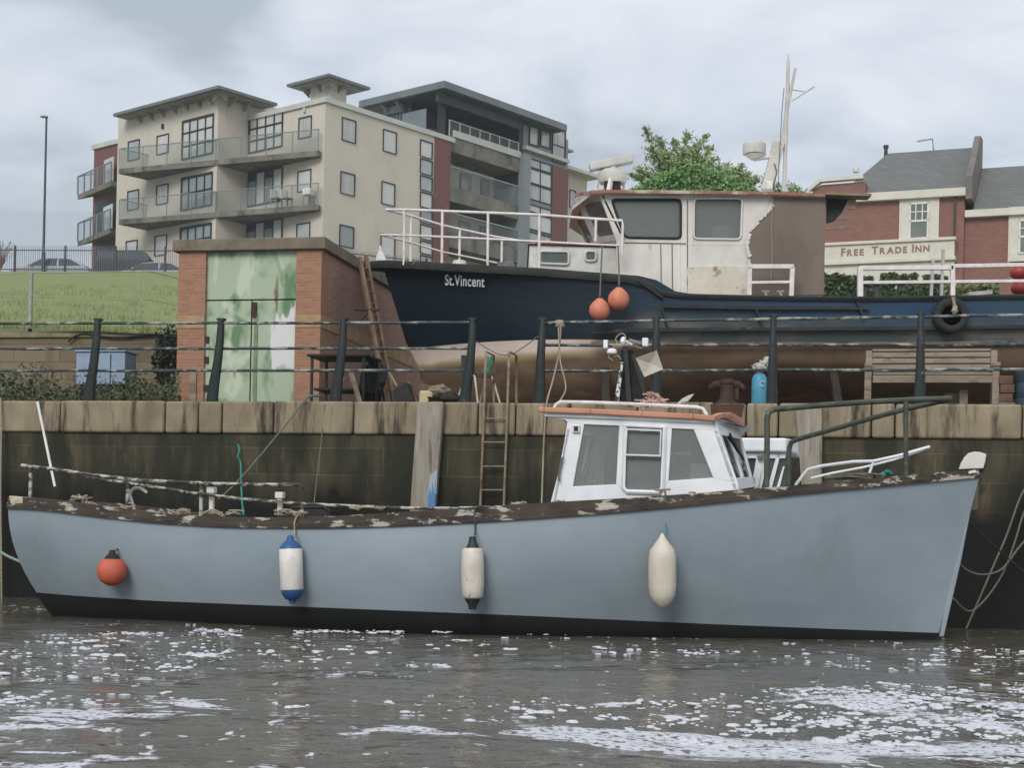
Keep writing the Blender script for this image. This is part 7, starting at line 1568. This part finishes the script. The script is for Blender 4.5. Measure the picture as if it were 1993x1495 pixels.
rope([(632, 788, -.05), (626, 850, -.1), (618, 920, -.8), (610, 990, -1.5)], .007, M['greyrope'], 'thin grey line hanging down the wall near the stern engine box')
rope([(1092, 632, .3), (1087, 690, .3), (1076, 740, .2), (1064, 785, -.05), (1059, 850, -.1), (1057, 900, -.1), (1054, 985, -.4)], .012, M['rope'], 'pale rope hanging from the top rail down the wall left of the white wheelhouse')
o = rope([(1087, 636, .28), (1090, 700, .25), (1101, 750, .22), (1095, 772, .1), (1081, 790, -.04)], .011, M['rope'], 'doubled pale rope loop hanging from the top rail to the coping')
f2 = Q.at(Q.hit(1091, 630, y=.33).x, .33, Q.hit(1091, 630, y=.33).z); m = MB(); rg = random.Random(1)
for k in range(6): m.tube([(rg.uniform(-.07, -.02)+.014*k, .04*cos(a), .045*sin(a)) for a in [i*pi/4 for i in range(8)]], .012, 5, closed=True)
m.tube([(-.15, -.02, .0), (-.08, -.03, .02), (0, -.04, 0)], .012, 5); m.tube([(0, 0, .03), (.02, -.05, -.05), (.06, -.05, -.02)], .012, 5)
o = m.build('rope_knot', M['rope'], smooth=True); place(o, f2); tag(o, 'pale rope wrapped in a knot round the top rail near the gap', 'rope')
rope([(2062, 782, .05), (2048, 830, -.08), (2010, 925, -.15), (1985, 970, -.2), (1960, 1040, -.25), (1930, 1110, -.4), (1900, 1180, -.5), (1880, 1225, -.6)], .014, M['greyrope'], 'weathered rope slanting down the wall beyond the bow, the leftmost of two')
rope([(2078, 782, .05), (2064, 850, -.08), (2010, 960, -.15), (1992, 1000, -.2), (1972, 1065, -.3), (1950, 1120, -.4), (1915, 1170, -.6), (1885, 1190, -.7), (1855, 1165, -.9)], .012, M['greyrope'], 'weathered rope curving from the right edge down near the water beyond the bow')
rope([(1864, 1095, -1.2), (1885, 1112, -1.0), (1915, 1119, -.8), (1950, 1108, -.5), (1980, 1070, -.3), (2010, 1030, -.2), (2060, 930, -.1), (2092, 782, .05)], .013, M['greyrope'], 'slack bow mooring rope sagging from the stem to the right edge')
rope([(1885, 1013, -1.1), (1915, 1045, -.8), (1960, 1085, -.5), (2005, 1125, -.3), (2050, 1175, -.2), (2080, 1240, -.2)], .010, M['darkwood'], 'thin dark line running from the stem down to the right')
rope([(-10, 1068, -.6), (15, 1083, -1.0), (42, 1095, -1.6)], .020, M['palegreen'], 'pale green stern rope leading out of the left edge')
rope([(1, 775, -.08), (2, 850, -.12), (1, 950, -.15), (2, 1050, -.15), (3, 1180, -.2)], .014, M['rope'], 'pale rope hanging straight down the wall at the left edge')
fr = Q.at(Q.hit(90, 860, y=-.6).x, -.6, 0); a = fr.hit(73, 783, y=.35); b = fr.hit(107, 948, y=-.2); f3 = fr.at(b.x, b.y, b.z)
o = MB().tube([Vector((0, 0, 0)), a-b], .020, 8).build('boat_hook', M['dirtywhite'], smooth=True, angle=80); place(o, f3); tag(o, 'pale wooden pole leaning from the stern onto the quay wall', 'pole')

# ---------------- damp river air ----------------
m, t, b = newmat('damp_air'); t.nodes.remove(b); pv = N(t, 'ShaderNodeVolumePrincipled'); pv.inputs['Color'].default_value = (.86, .90, .94, 1); pv.inputs['Density'].default_value = .0007; pv.inputs['Anisotropy'].default_value = .2
t.links.new(pv.outputs[0], t.nodes['Material Output'].inputs['Volume'])
tag(MB().box(-125, 125, -60, 235, -3, 60).build('haze', m), kind='stuff')
